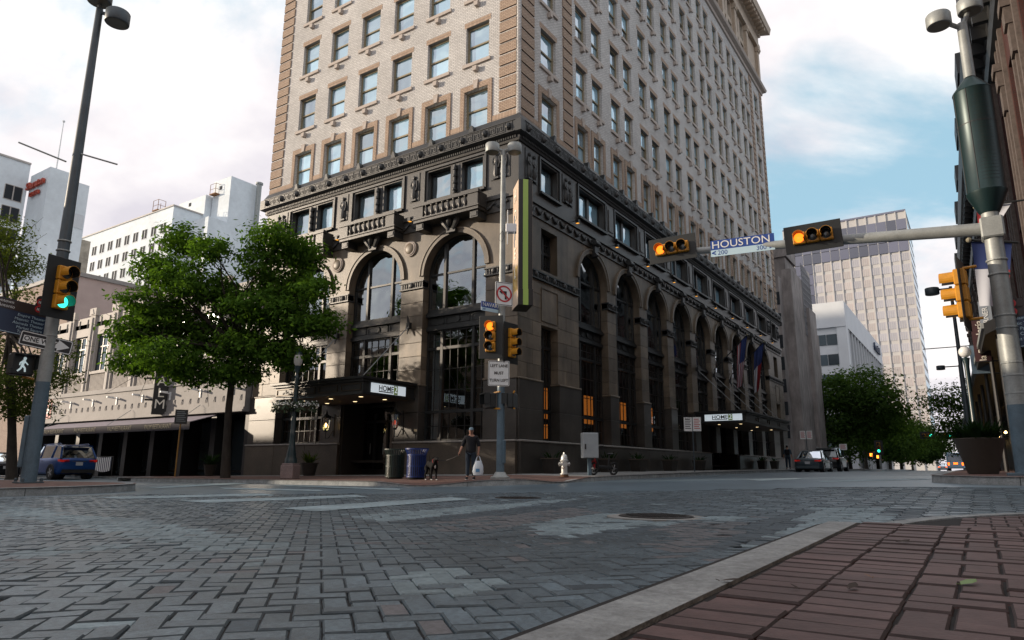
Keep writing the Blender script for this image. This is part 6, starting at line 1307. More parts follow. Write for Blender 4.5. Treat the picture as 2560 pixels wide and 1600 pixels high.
# ================================================================== vehicles
def carpaint(name,c): return mat(name,c,.28,metal=.35,spec=.7)
M_TYRE=mat('tyre',(.012,.012,.013),.85); M_RIM=mat('alloy_rim',(.30,.31,.32),.35,metal=.7); M_CGL=glassmat('car_glass',(.012,.014,.016),.10,.03); M_TAIL=mat('tail_lamp',(.28,.012,.012),.25,emit=(.8,.03,.02),emstr=.12); M_CHR=mat('chrome',(.5,.5,.52),.2,metal=.9); M_PLATE=mat('licence_plate',(.4,.42,.45),.5); M_TRIM=mat('black_trim',(.012,.012,.013),.6)
def loft(mb,secs):
    """secs: list of closed rings with equal counts"""
    n=len(secs[0]); vs=[p for s in secs for p in s]; fs=[(i*n+k,i*n+(k+1)%n,(i+1)*n+(k+1)%n,(i+1)*n+k) for i in range(len(secs)-1) for k in range(n)]
    fs+=[tuple(range(n))[::-1],tuple((len(secs)-1)*n+k for k in range(n))]; mb.add(vs,fs)
def car(label,loc,rz,paint,kind='sedan',L=4.5,Wd=1.8,Hh=1.46,name='parked_car',brake=False,group='cars parked along the kerb'):
    """local +x is the front; body, glasshouse, wheels, lamps"""
    t=thing(name,label,'car',loc,rz,group); hl=L/2; w=Wd/2; suv=kind=='suv'; gc=.24 if suv else .17; bel=.62*Hh if suv else .60*Hh
    # stations along the length: x, sill z, belt z, half width
    st=[(-hl,gc+.22,bel-.12,w*.80),(-hl+.10,gc+.10,bel-.02,w*.90),(-hl+.45,gc,bel+.03,w*.98),(-hl+1.2,gc,bel+.02,w),(0,gc,bel-.01,w),(hl-1.3,gc,bel-.05,w*.985),(hl-.5,gc+.02,bel-.16,w*.95),(hl-.12,gc+.10,bel-.26,w*.86),(hl,gc+.22,bel-.36,w*.74)]
    body=MB(); secs=[]
    for x,zs,zb_,ww in st:
        pts=[(-.88,zs),(-1.0,zs+.10),(-1.0,zs+(zb_-zs)*.55),(-.97,zb_-.10),(-.90,zb_-.015),(-.6,zb_+.02),(.6,zb_+.02),(.90,zb_-.015),(.97,zb_-.10),(1.0,zs+(zb_-zs)*.55),(1.0,zs+.10),(.88,zs)]
        secs.append([(x,ww*a,z) for a,z in pts])
    loft(body,secs); body.obj('body',paint,t,True)
    # glasshouse
    if suv: ro=[(-hl+.12,bel,w*.86),(-hl+.42,Hh-.07,w*.74),(-hl+.75,Hh,w*.76),(-.2,Hh+.01,w*.78),(hl-2.1,Hh-.06,w*.74),(hl-1.45,bel-.03,w*.84)]
    else: ro=[(-hl+.75,bel+.01,w*.84),(-hl+1.45,Hh-.06,w*.70),(-hl+1.75,Hh-.01,w*.71),(-.15,Hh,w*.73),(hl-2.0,Hh-.07,w*.70),(hl-1.25,bel-.04,w*.84)]
    gh=MB(); secs=[]
    for x,zt,ww in ro:
        zb_=bel-.03; top=max(zt,zb_+.02); secs.append([(x,-w*.90,zb_),(x,-w*.90+.001,zb_+.005),(x,-ww,top-.03),(x,-ww*.9,top),(x,ww*.9,top),(x,ww,top-.03),(x,w*.90-.001,zb_+.005),(x,w*.90,zb_)])
    loft(gh,secs); gh.obj('glasshouse',M_CGL,t,True)
    rf=MB(); R_=[(x,zt,ww) for x,zt,ww in ro[1:5]]; rs=[]
    for x,zt,ww in R_: rs.append([(x,-ww-.012,zt-.075),(x,-ww*.93,zt+.012),(x,ww*.93,zt+.012),(x,ww+.012,zt-.075),(x,ww*.9,zt-.03),(x,-ww*.9,zt-.03)])
    loft(rf,rs); rf.obj('roof',paint,t,True)
    pl=MB()
    for s in (-1,1):
        def bar(p,q,r=.035): pl.tube([p,q],[r,r],6)
        bar((ro[0][0],s*w*.885,bel-.02),(ro[1][0],s*ro[1][2],ro[1][1]-.05),.05); bar((ro[5][0],s*w*.885,bel-.02),(ro[4][0],s*ro[4][2],ro[4][1]-.05)); xm=-.05; bar((xm,s*w*.90,bel),(xm-.08,s*ro[3][2],Hh-.05),.03)
        if suv: bar((-hl+1.05,s*w*.90,bel),(-hl+.95,s*ro[2][2],Hh-.05),.05)
        if suv: pl.tube([(ro[1][0]+.2,s*ro[2][2]*.92,Hh+.03),(ro[1][0]+.35,s*ro[2][2]*.92,Hh+.075),(ro[4][0],s*ro[2][2]*.92,Hh+.03)],.018,6)
    pl.obj('pillar',paint,t,True)
    wr=.34 if suv else .31
    for x in (-hl+.82,hl-.88):
        for s in (-1,1):
            wh=MB(); prof=[(wr*.62,-.10),(wr*.95,-.11),(wr,-.08),(wr,.08),(wr*.95,.11),(wr*.62,.10)]; wh.lathe(prof,20); W_=wh.obj('wheel',M_TYRE,t,True,loc=(x,s*(w-.10),wr)); W_.rotation_euler=(PI/2,0,0)
            ri=MB(); ri.lathe([(.06,-.085*s*1),(wr*.62,-.06)],16,cap=False) if False else None
            for k in range(5): a=2*PI*k/5; ri.obox((wr*.32*math.cos(a),wr*.32*math.sin(a),-s*.095),(wr*.30*math.cos(a),wr*.30*math.sin(a),0),(-.035*math.sin(a),.035*math.cos(a),0),(0,0,.012))
            ri.tube([(0,0,-s*.11),(0,0,-s*.07)],.05,10); ri.lathe([(wr*.60,-s*.10),(wr*.66,-s*.10)],20,cap=False); ri.obj('rim',M_RIM,W_)
            ar=MB(); ar.tube([(x+(wr+.05)*math.cos(PI*q/8),s*(w-.005),wr+(wr+.05)*math.sin(PI*q/8)) for q in range(9)],.03,6); ar.obj('wheel_arch',M_TRIM if suv else paint,t)
            well=MB(); well.tube([(x,s*(w+.003),wr+.02),(x,s*(w-.28),wr+.02)],wr+.045,18); well.obj('wheel_well',M_TRIM,t)
    zl=bel-.14
    for s in (-1,1):
        m=MB(); m.obox((-hl+.06,s*w*.70,zl),(.06,0,0),(0,w*.20,0),(0,0,.055)); m.obox((-hl+.22,s*w*.915,zl+.02),(.14,.0,0),(0,.012,0),(0,0,.05)); m.obj('tail_lamp',M_TAIL if not brake else M_LRED,t); MB().obox((hl-.10,s*w*.66,bel-.36),(.05,0,0),(0,w*.16,0),(0,0,.05)).obj('headlight',M_CHR,t); MB().obox((.75,s*(w+.07),bel+.06),(.07,0,0),(0,.09,0),(0,0,.06)).obj('mirror',paint,t)
        MB().obox((-.4,s*(w*.995+.004),bel-.14),(.09,0,0),(0,.008,0),(0,0,.012)).obj('door_handle',M_CHR,t)
    MB().obox((-hl-.012,0,bel-.28),(.008,0,0),(0,.16,0),(0,0,.08)).obj('licence_plate',M_PLATE,t)
    [MB().obox((q,0,gc+.16),(.10,0,0),(0,w*.8,0),(0,0,.09)).obj('bumper',M_TRIM if suv else paint,t) for q in (-hl+.06,hl-.08)]
    MB().obox((-hl-.004,0,bel-.16),(.006,0,0),(0,w*.34,0),(0,0,.012)).obj('trim_strip',M_CHR,t)
    if suv: MB().obox((ro[0][0]+.12,0,Hh-.04),(.10,0,0),(0,w*.66,0),(0,0,.02)).obj('spoiler',paint,t)
    MB().box(-hl+.4,hl-.5,-w*.8,w*.8,gc-.02,gc+.2).obj('underbody',M_TRIM,t)
    return t
P=pz(178,1193,34.5); Y=-4.75; P=py_(185,1185,Y); car('bright blue SUV parked by the restaurant seen from behind',(P[0]-1.9,Y,gr(P[0],Y)),R(180),carpaint('paint_blue',(.006,.055,.22)),'suv',4.6,1.86,1.68)
P=py_(20,1190,Y); car('dark sedan parked ahead of the blue SUV',(P[0]-2.6,Y-.05,gr(P[0],Y)),R(180),carpaint('paint_black',(.008,.009,.011)),'sedan',4.7,1.82,1.45)
Ps=px_(2021,1182,4.75); Yc=Ps[1]; car('blue-grey sedan parked past the hotel, seen from behind',(4.75,Yc+2.2,gr(4.75,Yc)),R(90),carpaint('paint_slate',(.05,.075,.09)),'sedan',4.5,1.78,1.47)
car('black SUV parked ahead of the blue-grey sedan',(4.8,Yc+8.6,gr(4.8,Yc+8)),R(90),carpaint('paint_black',(.008,.009,.011)),'suv',4.7,1.88,1.72)
for (u,v,lab,pc) in ((2358,1172,'small silver car far down Houston Street',(.3,.31,.33)),):
    Yf=150.; X=(px_(u,v,6)[0]); q=py_(u,1165,Yf); car(lab,(q[0],Yf,gr(q[0],Yf)),R(90),carpaint('paint_silver',pc),'sedan',4.5,1.8,1.45,brake=True,group='cars far down the street')
# bus
q=py_(2388,1150,118.); bx=q[0]; t=thing('city_bus','blue and white city bus far down Houston Street with its tail lights lit','bus',(bx,118.,gr(bx,118.)),R(90)); M_BUS=mat('bus_blue',(.25,.36,.45),.4); MB().box(0,11,-1.25,1.25,.4,3.0,c=.12).obj('body',M_BUS,t); MB().box(-.03,0,-1.05,1.05,1.6,2.5).obj('rear_window',M_CGL,t)
for s in (-1,1):
    MB().box(-.04,0,s*1.0-.12,s*1.0+.12,.9,1.35).obj('tail_lamp',M_LRED,t)
    for x in (1.8,8.5): m=MB(); m.tube([(x,s*.95,.5),(x,s*1.26,.5)],.5,16); m.obj('wheel',M_TYRE,t)
MB().box(-.04,0,-.3,.3,1.05,1.35).obj('brake_lamp',M_LRED,t); MB().box(-.05,0,-.9,.9,2.6,2.85).obj('destination_sign',M_CGL,t)
# ================================================================== far street gear
def streetlight(label,x,y,H,arm,s=1,banner=True):
    zb=gs(x,y); t=thing('street_light',label,'street lamp',(x,y,zb),group='far street lights'); MB().tube([(0,0,0),(0,0,H)],[.12,.07],10).obj('pole',M_DPOLE,t,True); mb=MB(); mb.tube([(0,0,H-.1),(arm,0,H-.1)],.05,8); luminaire(mb,(arm,0,H-.32),.32,.34); mb.obj('lamp_head',M_DPOLE,t,True)
    if banner: m=MB(); m.tube([(-1.5,0,H*.66),(1.3,0,H*.66)],.025,6); m.obj('banner_rod',M_GALV,t)
def topole(u,v0,y,x): return zof(x,y,v0)-gs(x,y)
x,y=14.05,18.; streetlight('tall dark street light on the right pavement, nearest of the row',x,y,topole(2390,716,y,x),-.8)
x,y=13.75,45.; streetlight('slim street light farther up the right pavement',x,y,topole(2390,912,y,x),-1.3,banner=False)
x,y=14.3,5.2; zb=gs(x,y); t=thing('globe_lamp','black lamp post with a white globe behind the big planter','street lamp',(x,y,zb)); zg=zof(x,y,880)-zb; MB().lathe([(.16,0),(.16,.3),(.09,.5),(.075,zg-.5),(.10,zg-.3),(.12,zg-.2)],14).obj('post',M_LGRN2,t,True); MB().sphere((0,0,zg),.185,18,12).obj('globe',mat('white_globe',(.72,.73,.72),.3),t,True)
def smallsig(label,x,y,v,horiz,lit,s=1.0): signal(label,(x,y,zof(x,y,v)),0,lit,horiz,s=s,group='signals at the far crossing')
for u,v,lab in ((2318,1088,'small horizontal signal showing green at the far crossing, left one'),(2366,1089,'small horizontal signal showing green at the far crossing, right one')):
    q=py_(u,v,66.); signal(lab,q,0,{2:M_LGRN},True,s=.9,group='signals at the far crossing')
qa,qb=py_(2300,1087,66.2),py_(2400,1090,66.2); t=thing('far_mast_arm','thin mast arm carrying green signals at the far crossing','pole',(15.0,66.2,gs(15,66.2))); m=MB(); m.tube([(qa[0]-15,0,qa[2]-gs(15,66.2)),(0,0,qb[2]-gs(15,66.2))],[.05,.09],8); m.tube([(0,0,0),(0,0,qb[2]-gs(15,66.2))],[.16,.12],10); m.obj('arm',M_GALV,t)
x=px_(2204,1172,2.9); y=62.; q=py_(2203,1172,y); t=thing('far_signal_pole','short pale pole with a green signal beneath the avenue trees','pole',(q[0],y,gs(min(q[0],3.4),y))); zt=zof(q[0],y,1110)-t.location[2]; MB().tube([(0,0,0),(0,0,zt)],.11,10).obj('shaft',M_GALV,t); signal('vertical signal showing green on the short pale pole',(q[0],y-.2,zof(q[0],y,1119)),0,{2:M_LGRN},s=1.0,group='signals at the far crossing')
for u,v,lab in ((2195,1142,'amber hand pedestrian signal right of the short pale pole'),(2178,1137,'amber hand pedestrian signal left of the short pale pole')):
    q=py_(u,v,63.); pedsignal(lab,q,0,'hand',group='pedestrian signals far away').scale=(1.3,1.3,1.3)
# ================================================================== flags
def flagmat(kind):
    return {'red':mat('flag_red',(.22,.014,.02),.8),'white':mat('flag_white',(.45,.47,.52),.8),'blue':mat('flag_blue',(.014,.03,.12),.8)}[kind]
def hangflag(label,top0,top1,drop,stripes,parent_pole=None,swing=(0,0,0),fold=.16,name='flag',canton=False,cat='flag',pole=None):
    """cloth hung from a sloping pole; stripes = material per column; folds are modelled"""
    o=np.array(top0,float); a=np.array(top1,float)-o; t=thing(name,label,cat,o); nu,nv=len(stripes)*2,14; perp=np.array([-a[1],a[0],0]); perp/=np.linalg.norm(perp)+1e-9; mats=[flagmat('red'),flagmat('white'),flagmat('blue')]; idx={'r':0,'w':1,'b':2}; V=[];mb=MB()
    for j in range(nv+1):
        q=j/nv
        for i in range(nu+1):
            p=i/nu; c=a*p*(1-.35*q)+np.array([0,0,-drop*q])+perp*fold*math.sin(p*9+q*2)*(.3+q)+np.array(swing)*q; V.append(c)
    mb.add(V,[]); 
    for j in range(nv):
        for i in range(nu):
            k=j*(nu+1)+i; mb.f.append((k,k+1,k+nu+2,k+nu+1)); s=stripes[min(i//2,len(stripes)-1)]
            if callable(canton): s=canton(i/nu,j/nv,s)
            mb.m.append(idx[s])
    me=mb.mesh('cloth',mats,True); place(me,'cloth',t)
    if pole: MB().tube([np.array(pole[0])-o,np.array(pole[1])-o],.035,8).obj('pole',M_DMET,t); MB().sphere(np.array(pole[1])-o,.07,8,6).obj('finial',M_GOLD,t)
    return t
pa,pb_=np.array([0.05,24.1,zR(6.6)]),np.array([2.35,24.25,zR(8.8)]); hangflag('stars and stripes flag hanging from a pole over the Houston canopy',pa+(pb_-pa)*.70,pb_,3.0,'rwrwrwrwrwrwr',canton=lambda p,q,s:('b' if (q<.45 and p>.38 and not (int(p*26)%3==1 and int(q*30)%4==1)) else ('w' if q<.45 and p>.38 else s)),pole=(pa,pb_),swing=(-.25,0,0))
pa,pb_=np.array([0.05,28.2,zR(6.75)]),np.array([2.4,28.35,zR(8.95)]); hangflag('blue, white and red lone star flag over the Houston canopy',pa+(pb_-pa)*.70,pb_,3.1,'wwwwrrrr',canton=lambda p,q,s:('b' if q<.42 else s),pole=(pa,pb_),swing=(-.25,0,0))
dF=18.2; pL,pR=pz(2422,600,dF),pz(2545,606,dF-.4); hangflag('big lone star flag hanging beside the mast arm pole',pz(2428,604,dF),pz(2530,606,dF-.3),1.75,'wwwwrrrr',canton=lambda p,q,s:('b' if q<.4 else s),pole=(pR,pL),fold=.05)
dF=24.; hangflag('red and white striped flag high on the red brick building',pz(2440,520,dF),pz(2530,505,dF-.5),.55,'rrwwrrww',pole=(pz(2560,500,dF-.8),pz(2438,518,dF)),fold=.05)
def banner(label,u0,v0,u1,v1,d,m,txt,mt):
    a,b=pz(u0,v0,d),pz(u1,v0,d); h=(v1-v0)*d/F_PX; w=float(np.linalg.norm(a-b)); c=(a+b)/2; t=thing('street_banner',label,'banner',(c[0],c[1],c[2]-h/2),face(c[0],c[1])); MB().box(-w/2,w/2,-.01,.01,-h/2,h/2).obj('cloth',m,t); m_=MB(); m_.tube([(-w/2,0,h/2),(w/2+.5,0,h/2)],.02,6); m_.tube([(-w/2,0,-h/2),(w/2+.5,0,-h/2)],.02,6); m_.obj('rod',M_DMET,t); 
    if txt.strip(): o=place(textmesh(txt,w*.62,mt,.004),'lettering',t,(0,-.02,0)); o.rotation_euler=(0,-PI/2,0)
    return t
banner('dark maroon banner with pale upright lettering beside the street canopy',2428,800,2462,905,21.,mat('banner_maroon',(.04,.012,.015),.8),'la Panader\u00eda',M_CREAM); banner('pale grey banner lettered CORNER below the lone star flag',2446,752,2472,850,20.,mat('banner_grey',(.20,.23,.27),.8),'CORNER',M_SW); banner('pale blue street banner below the dark one',2425,862,2462,935,24.,mat('banner_blue',(.12,.18,.24),.8),' ',M_SW)
# ================================================================== electric bike
P=px_(1510,1191,3.05); X,Y=3.05,P[1]; t=thing('electric_bike','red and black dockless electric bike with small wheels beside the grey cabinet','bicycle',(X,Y,gs(X,Y)),R(72+180)); M_BRED=mat('bike_red',(.30,.008,.012),.4)   # local +x is the front
for x in (.52,-.50):
    m=MB(); m.tube([(x+.20*math.cos(2*PI*k/24),0,.235+.20*math.sin(2*PI*k/24)) for k in range(25)],.035,8,cap=False); W_=m.obj('wheel',M_TYRE,t,True); m=MB(); [m.tube([(x,0,.235),(x+.18*math.cos(a),0,.235+.18*math.sin(a))],.008,4) for a in [2*PI*k/6 for k in range(6)]]; m.tube([(x,-.04,.235),(x,.04,.235)],.05,10); m.obj('spoke',M_RIM,W_)
m=MB(); m.tube([(.34,0,.98),(.44,0,.5)],.035,8); m.tube([(.44,0,.5),(.52,.05,.235)],.02,6); m.tube([(.44,0,.5),(.52,-.05,.235)],.02,6); m.obj('fork',M_BRED,t); m=MB(); m.tube([(.42,0,.60),(.30,0,.30),(-.30,0,.28),(-.5,0,.235)],[.045,.05,.05,.03],8); m.tube([(-.22,0,.28),(-.30,0,.72)],.03,8); m.obj('frame',M_TRIM,t,True)
m=MB(); m.tube([(.28,-.28,1.02),(.33,-.1,1.0),(.34,0,.98),(.33,.1,1.0),(.28,.28,1.02)],.018,6); m.obj('handlebar',M_TRIM,t); m=MB(); m.sphere((-.33,0,.76),(.16,.09,.04),10,6); m.obj('saddle',M_TRIM,t,True); m=MB(); m.tube([(.52+.25*math.cos(a),0,.235+.25*math.sin(a)) for a in [PI*.15+PI*.6*k/8 for k in range(9)]],.03,6); m.obj('front_mudguard',M_BRED,t); MB().tube([(-.1,.05,.27),(-.2,.18,.02)],.015,6).obj('kickstand',M_TRIM,t)
# ================================================================== people and dog
def skin(name,parent,verts,edges,rad,m,sub=2,root=0):
    """continuous limb surface grown on a joint graph"""
    me=bpy.data.meshes.new(name); me.from_pydata(verts,edges,[]); o=bpy.data.objects.new(name,me); COL.objects.link(o); o.modifiers.new('skin','SKIN'); 
    sv=me.skin_vertices[0].data
    for i,r in enumerate(rad): sv[i].radius=(r,r) if not hasattr(r,'__len__') else r
    sv[root].use_root=True; s=o.modifiers.new('sub','SUBSURF'); s.levels=s.render_levels=sub
    dg=bpy.context.evaluated_depsgraph_get(); dg.update(); m2=bpy.data.meshes.new_from_object(o.evaluated_get(dg)); bpy.data.objects.remove(o); m2.name=name; m2.materials.clear(); m2.materials.append(m); m2.polygons.foreach_set('use_smooth',[True]*len(m2.polygons)); return place(m2,name,parent)
M_SKIN=mat('skin_tone',(.36,.19,.13),.55); M_TEE=mat('black_cotton',(.008,.009,.013),.9,bump=(30,.3)); M_JEAN=mat('dark_denim',(.020,.034,.055),.9,bump=(60,.3)); M_HAIR=mat('dark_hair',(.012,.009,.007),.7); M_CAP=mat('grey_blue_cap',(.16,.24,.30),.8); M_SHOE=mat('dark_shoe',(.015,.015,.02),.6); M_SOLE=mat('white_sole',(.5,.5,.5),.7); M_BAG=mat('white_bag',(.62,.70,.78),.45)
def chain(pts,rad):
    return list(pts),[(i,i+1) for i in range(len(pts)-1)],list(rad)
def human(label,loc,rz,H=1.72,shirt=M_TEE,pants=M_JEAN,walk=0,backpack=False,larm=None,rarm=None):
    """local -y is the front; x to the person's left is +x; arms given as elbow and wrist"""
    t=thing('person',label,'person',loc,rz); k=H/1.72; S_=lambda p:tuple(np.array(p)*k)
    la=larm or ((.25,.02,1.12),(.27,-.04,.87)); ra=rarm or ((-.25,.02,1.12),(-.28,-.06,.88)); f=walk
    V=[(0,0,.95),(0,0,1.10),(0,.01,1.28),(0,.01,1.42),(0,.0,1.50),(0,-.01,1.57),(0,-.015,1.66)]; E=[(0,1),(1,2),(2,3),(3,4),(4,5),(5,6)]; Rr=[(.15,.11),(.145,.105),(.165,.115),(.12,.085),(.055,.055),(.075,.085),(.07,.085)]
    def ext(p,pts,rs):
        i=p
        for q,r in zip(pts,rs): V.append(q); E.append((i,len(V)-1)); Rr.append(r); i=len(V)-1
        return i
    for s,(el,wr) in ((1,la),(-1,ra)):
        ext(3,[(s*.17,.01,1.40),el,wr],[.06,.047,.033])
    for s,ff in ((1,f),(-1,-f)): ext(0,[(s*.09,0,.88),(s*.10,-.05*abs(ff)-ff*.14,.48),(s*.11,.02-ff*.30,.085),(s*.12,-.10-ff*.30,.04)],[.09,.062,.042,.035])
    skin('body',t,[S_(v) for v in V],E,[(r[0]*k,r[1]*k) if hasattr(r,'__len__') else r*k for r in Rr],M_SKIN)
    # hands: palm and five fingers
    for s,(el,wr) in ((1,la),(-1,ra)):
        wr=np.array(wr); d=wr-np.array(el); d/=np.linalg.norm(d); p=wr+d*.075; side=np.array([0,-1,0]); hb=MB(); hb.tube([S_(wr-d*.01),S_(wr+d*.04),S_(p)],[.026*k,.036*k,.036*k],8)
        for q in range(4):
            o_=side*(.024-.016*q); hb.tube([S_(p+o_),S_(p+o_+d*.035),S_(p+o_*.9+d*(.06+.008*(1-abs(q-1.2)))+np.array([-s*.02,0,0]))],[.0095*k,.009*k,.007*k],6)
        hb.tube([S_(wr+d*.02+side*.028),S_(wr+d*.05+side*.055),S_(wr+d*.085+side*.058)],[.011*k,.010*k,.008*k],6); hb.obj('hand',M_SKIN,t,True)
    # head
    h=MB(); h.sphere((0,-.01,1.615),(.073,.09,.108),18,14); h.tube([(0,-.095,1.625),(0,-.118,1.598),(0,-.10,1.59)],[.011,.016,.01],6); [h.sphere((s*.075,.01,1.615),(.012,.022,.032),8,6) for s in(-1,1)]; h.sphere((0,-.06,1.545),(.045,.045,.03),10,6); h.xf(Matrix.Scale(k,4)); h.obj('head',M_SKIN,t,True)
    m=MB(); [m.sphere(S_((s*.028,-.088,1.632)),.009*k,6,5) for s in(-1,1)]; m.obj('eye',M_SK,t); m=MB(); m.obox(S_((0,-.099,1.565)),(.022*k,0,0),(0,.004,0),(0,0,.004)); m.obj('mouth',mat('lip',(.25,.09,.07),.5),t)
    m=MB(); m.sphere((0,.012,1.64),(.078,.088,.098),16,12); m.v=[(a,b,c) for a,b,c in m.v]; m.xf(Matrix.Scale(k,4)); m.v=[(a,max(b,-.045*k) ,max(c,1.585*k)) for a,b,c in m.v]; m.obj('hair',M_HAIR,t,True)
    # shirt and trousers over the body
    V2=[(0,0,.80),(0,0,1.0),(0,.01,1.26),(0,.01,1.40),(0,0,1.475)]; E2=[(0,1),(1,2),(2,3),(3,4)]; R2=[(.20,.15),(.185,.14),(.19,.135),(.145,.10),(.072,.072)]
    for s,(el,wr) in ((1,la),(-1,ra)):
        el,wr=np.array(el),np.array(wr); V2.append((s*.18,.01,1.395)); E2.append((3,len(V2)-1)); R2.append(.082); V2.append(tuple(el)); E2.append((len(V2)-2,len(V2)-1)); R2.append(.066); V2.append(tuple(el+(wr-el)*.22)); E2.append((len(V2)-2,len(V2)-1)); R2.append(.058)
    skin('shirt',t,[S_(v) for v in V2],E2,[(r[0]*k,r[1]*k) if hasattr(r,'__len__') else r*k for r in R2],shirt)
    V3=[(0,0,1.0)]; E3=[]; R3_=[(.165,.125)]
    for s,ff in ((1,f),(-1,-f)):
        for j,(q,r) in enumerate((((s*.095,0,.84),.108),((s*.10,-.05*abs(ff)-ff*.14,.48),.078),((s*.11,.015-ff*.29,.10),.062))): V3.append(q); E3.append((0 if j==0 else len(V3)-2,len(V3)-1)); R3_.append(r)
    skin('trousers',t,[S_(v) for v in V3],E3,[(r[0]*k,r[1]*k) if hasattr(r,'__len__') else r*k for r in R3_],pants)
    for s,ff in ((1,f),(-1,-f)):
        m=MB(); y0=.02-ff*.30; m.sphere((s*.12,y0-.07,.05),(.05,.135,.05),12,8); m.v=[(a,b,max(c,.018)) for a,b,c in m.v]; m.xf(Matrix.Scale(k,4)); S1=m.obj('shoe',M_SHOE,t,True); m=MB(); m.lathe([(.052,.0),(.052,.02)],14); m.v=[(a+s*.12,b*2.65+y0-.07,c) for a,b,c in m.v]; m.xf(Matrix.Scale(k,4)); m.obj('sole',M_SOLE,S1)
    if backpack: m=MB(); m.box(-.16,.16,.10,.26,1.05,1.45,c=.05); m.xf(Matrix.Scale(k,4)); m.obj('backpack',M_TEE,t)
    return t
P=hit(1176,1199,gs); X,Y=P[0],P[1]; zb=gs(X,Y); k_=128*mpp((X,Y,zb)); Hm=max(1.6,min(1.78,k_))
man=human('man in a black shirt, jeans and grey cap walking a dog on the hotel corner',(X,Y,zb),face(X,Y)-R(8),Hm,larm=((.27,.02,1.13),(.26,-.03,.88)),rarm=((-.29,.0,1.12),(-.36,-.14,.90)))
m=MB(); k=Hm/1.72
m.sphere((0,.005,1.665),(.083,.096,.075),16,10); m.v=[(a,b,max(c,1.652)) for a,b,c in m.v]; m.add([(-.07,-.06,1.657),(.07,-.06,1.657),(.062,-.165,1.635),(0,-.18,1.632),(-.062,-.165,1.635),(-.07,-.06,1.667),(.07,-.06,1.667),(.062,-.165,1.643),(0,-.18,1.64),(-.062,-.165,1.643)],[(4,3,2,1,0),(5,6,7,8,9),(0,1,6,5),(1,2,7,6),(2,3,8,7),(3,4,9,8),(4,0,5,9)]); m.xf(Matrix.Scale(k,4)); m.obj('cap',M_CAP,man,True)
rzm=man.rotation_euler.z; cm,sm=math.cos(rzm),math.sin(rzm)
def manw(p): p=np.array(p)*k; return np.array([X+p[0]*cm-p[1]*sm,Y+p[0]*sm+p[1]*cm,zb+p[2]])
hb=manw((.262,-.05,.79)); bag=thing('shopping_bag','white plastic shopping bag held in the man\'s hand','bag',hb,rzm); m=MB(); secs=[]
for z,a,b in ((-.62,.09,.05),(-.60,.15,.09),(-.48,.175,.11),(-.34,.155,.095),(-.22,.12,.06),(-.16,.10,.04)): secs.append([(a*math.cos(q)*(1+.06*math.sin(5*q+z*30)),b*math.sin(q)*(1+.08*math.sin(4*q+z*20)),z) for q in [2*PI*j/16 for j in range(16)]])
loft(m,secs); m.obj('bag_body',M_BAG,bag,True); m=MB(); [m.tube([(s*.075,0,-.17),(s*.045,0,-.06),(0,0,.0)],[.022,.014,.012],6) for s in(-1,1)]; m.obj('bag_handle',M_BAG,bag); MB().obox((0,-.108,-.45),(.06,0,0),(0,.004,0),(0,0,.05)).obj('bag_print',mat('bag_blue',(.1,.28,.5),.5),bag)
# dog
P=hit(1078,1201,gs); DX,DY=P[0],P[1]; dz=gs(DX,DY); ds=54*mpp((DX,DY,dz))/.68; rzd=face(DX,DY)+R(22)
dog=thing('dog','black dog with white chest blaze standing on a lead beside the blue bin','dog',(DX,DY,dz),rzd); dog.scale=(ds,)*3   # local -y is the head end
V=[(0,.30,.50),(0,.12,.49),(0,-.06,.47),(0,-.20,.49),(0,-.28,.58),(0,-.34,.67),(0,-.44,.655),(0,-.52,.64)]; E=[(i,i+1) for i in range(7)]; Rr=[(.085,.10),(.085,.10),(.10,.125),(.10,.12),(.07,.08),(.072,.07),(.045,.045),(.032,.03)]
for s in (-1,1):
    for pts,rs,root in (([(s*.075,-.20,.36),(s*.08,-.19,.20),(s*.08,-.20,.05),(s*.08,-.235,.025)],[.06,.032,.024,.026],3),([(s*.075,.28,.38),(s*.08,.19,.27),(s*.085,.33,.17),(s*.085,.30,.05),(s*.085,.26,.025)],[.075,.045,.027,.024,.026],0)):
        i=root
        for q,r in zip(pts,rs): V.append(q); E.append((i,len(V)-1)); Rr.append(r); i=len(V)-1
i=0
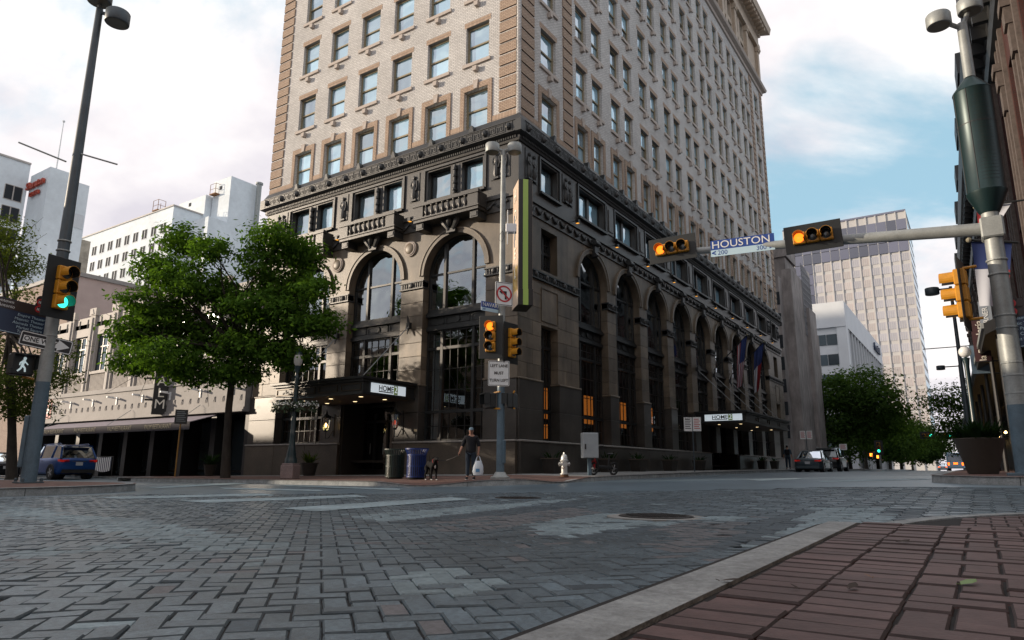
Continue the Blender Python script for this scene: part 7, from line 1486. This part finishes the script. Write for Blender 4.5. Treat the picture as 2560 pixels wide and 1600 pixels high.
for q,r in zip([(0,.38,.50),(0,.46,.42),(0,.50,.32)],[.03,.018,.010]): V.append(q); E.append((i,len(V)-1)); Rr.append(r); i=len(V)-1
M_DOG=mat('black_fur',(.007,.007,.008),.8,spec=.15,bump=(90,.5)); skin('body',dog,V,E,Rr,M_DOG,2,1)
m=MB(); [m.add([(s*.03,-.33,.73),(s*.085,-.31,.715),(s*.095,-.37,.655),(s*.06,-.33,.70)],[(0,1,2),(0,2,3),(0,3,1)]) for s in(-1,1)]; m.obj('ear',M_DOG,dog); MB().sphere((0,-.553,.645),(.018,.014,.014),8,6).obj('nose',M_SK,dog); MB().sphere((0,-.285,.44),(.03,.03,.08),10,8).obj('chest_blaze',mat('white_fur',(.6,.58,.55),.8),dog,True)
for s in (-1,1):
    for y in (-.235,.26): MB().sphere((s*(.08 if y<0 else .085),y-.012,.022),(.026,.032,.02),8,6).obj('paw',mat('white_fur',(.6,.58,.55),.8),dog,True)
m=MB(); m.tube([(.085*math.cos(a),-.27+.03*math.sin(a)+.0,.585+.07*math.sin(a)) for a in [2*PI*q/16 for q in range(17)]],.014,6,cap=False); m.obj('collar',mat('red_collar',(.25,.03,.03),.6),dog)
hand=manw((-.37,-.16,.82)); cd_=np.array([DX,DY,dz])+np.array([-math.sin(rzd)*-(-.25)*ds,0,0])*0; c_,s_=math.cos(rzd),math.sin(rzd); lp=np.array([0,-.24*ds]); neck=np.array([DX-lp[1]*s_,DY+lp[1]*c_,dz+.64*ds]); md=(hand+neck)/2-np.array([0,0,.10])
ld=thing('dog_lead','thin black lead from the man\'s hand to the dog','dog lead',neck); MB().tube([neck-neck,(neck*.6+md*.4)-neck-np.array([0,0,.03]),md-neck,(md*.4+hand*.6)-neck-np.array([0,0,.02]),hand-neck],.012,6).obj('strap',M_BLK,ld); MB().sphere(hand-neck,(.03,.03,.02),8,6).obj('grip',M_BLK,ld)
P=px_(1972,1178,2.4); Y2=P[1]; human('distant walker with a dark backpack beside the parked cars',(2.4,Y2,gs(2.4,Y2)),face(2.4,Y2)+R(180),1.75,shirt=mat('denim_shirt',(.05,.08,.11),.9),walk=.35,backpack=True)
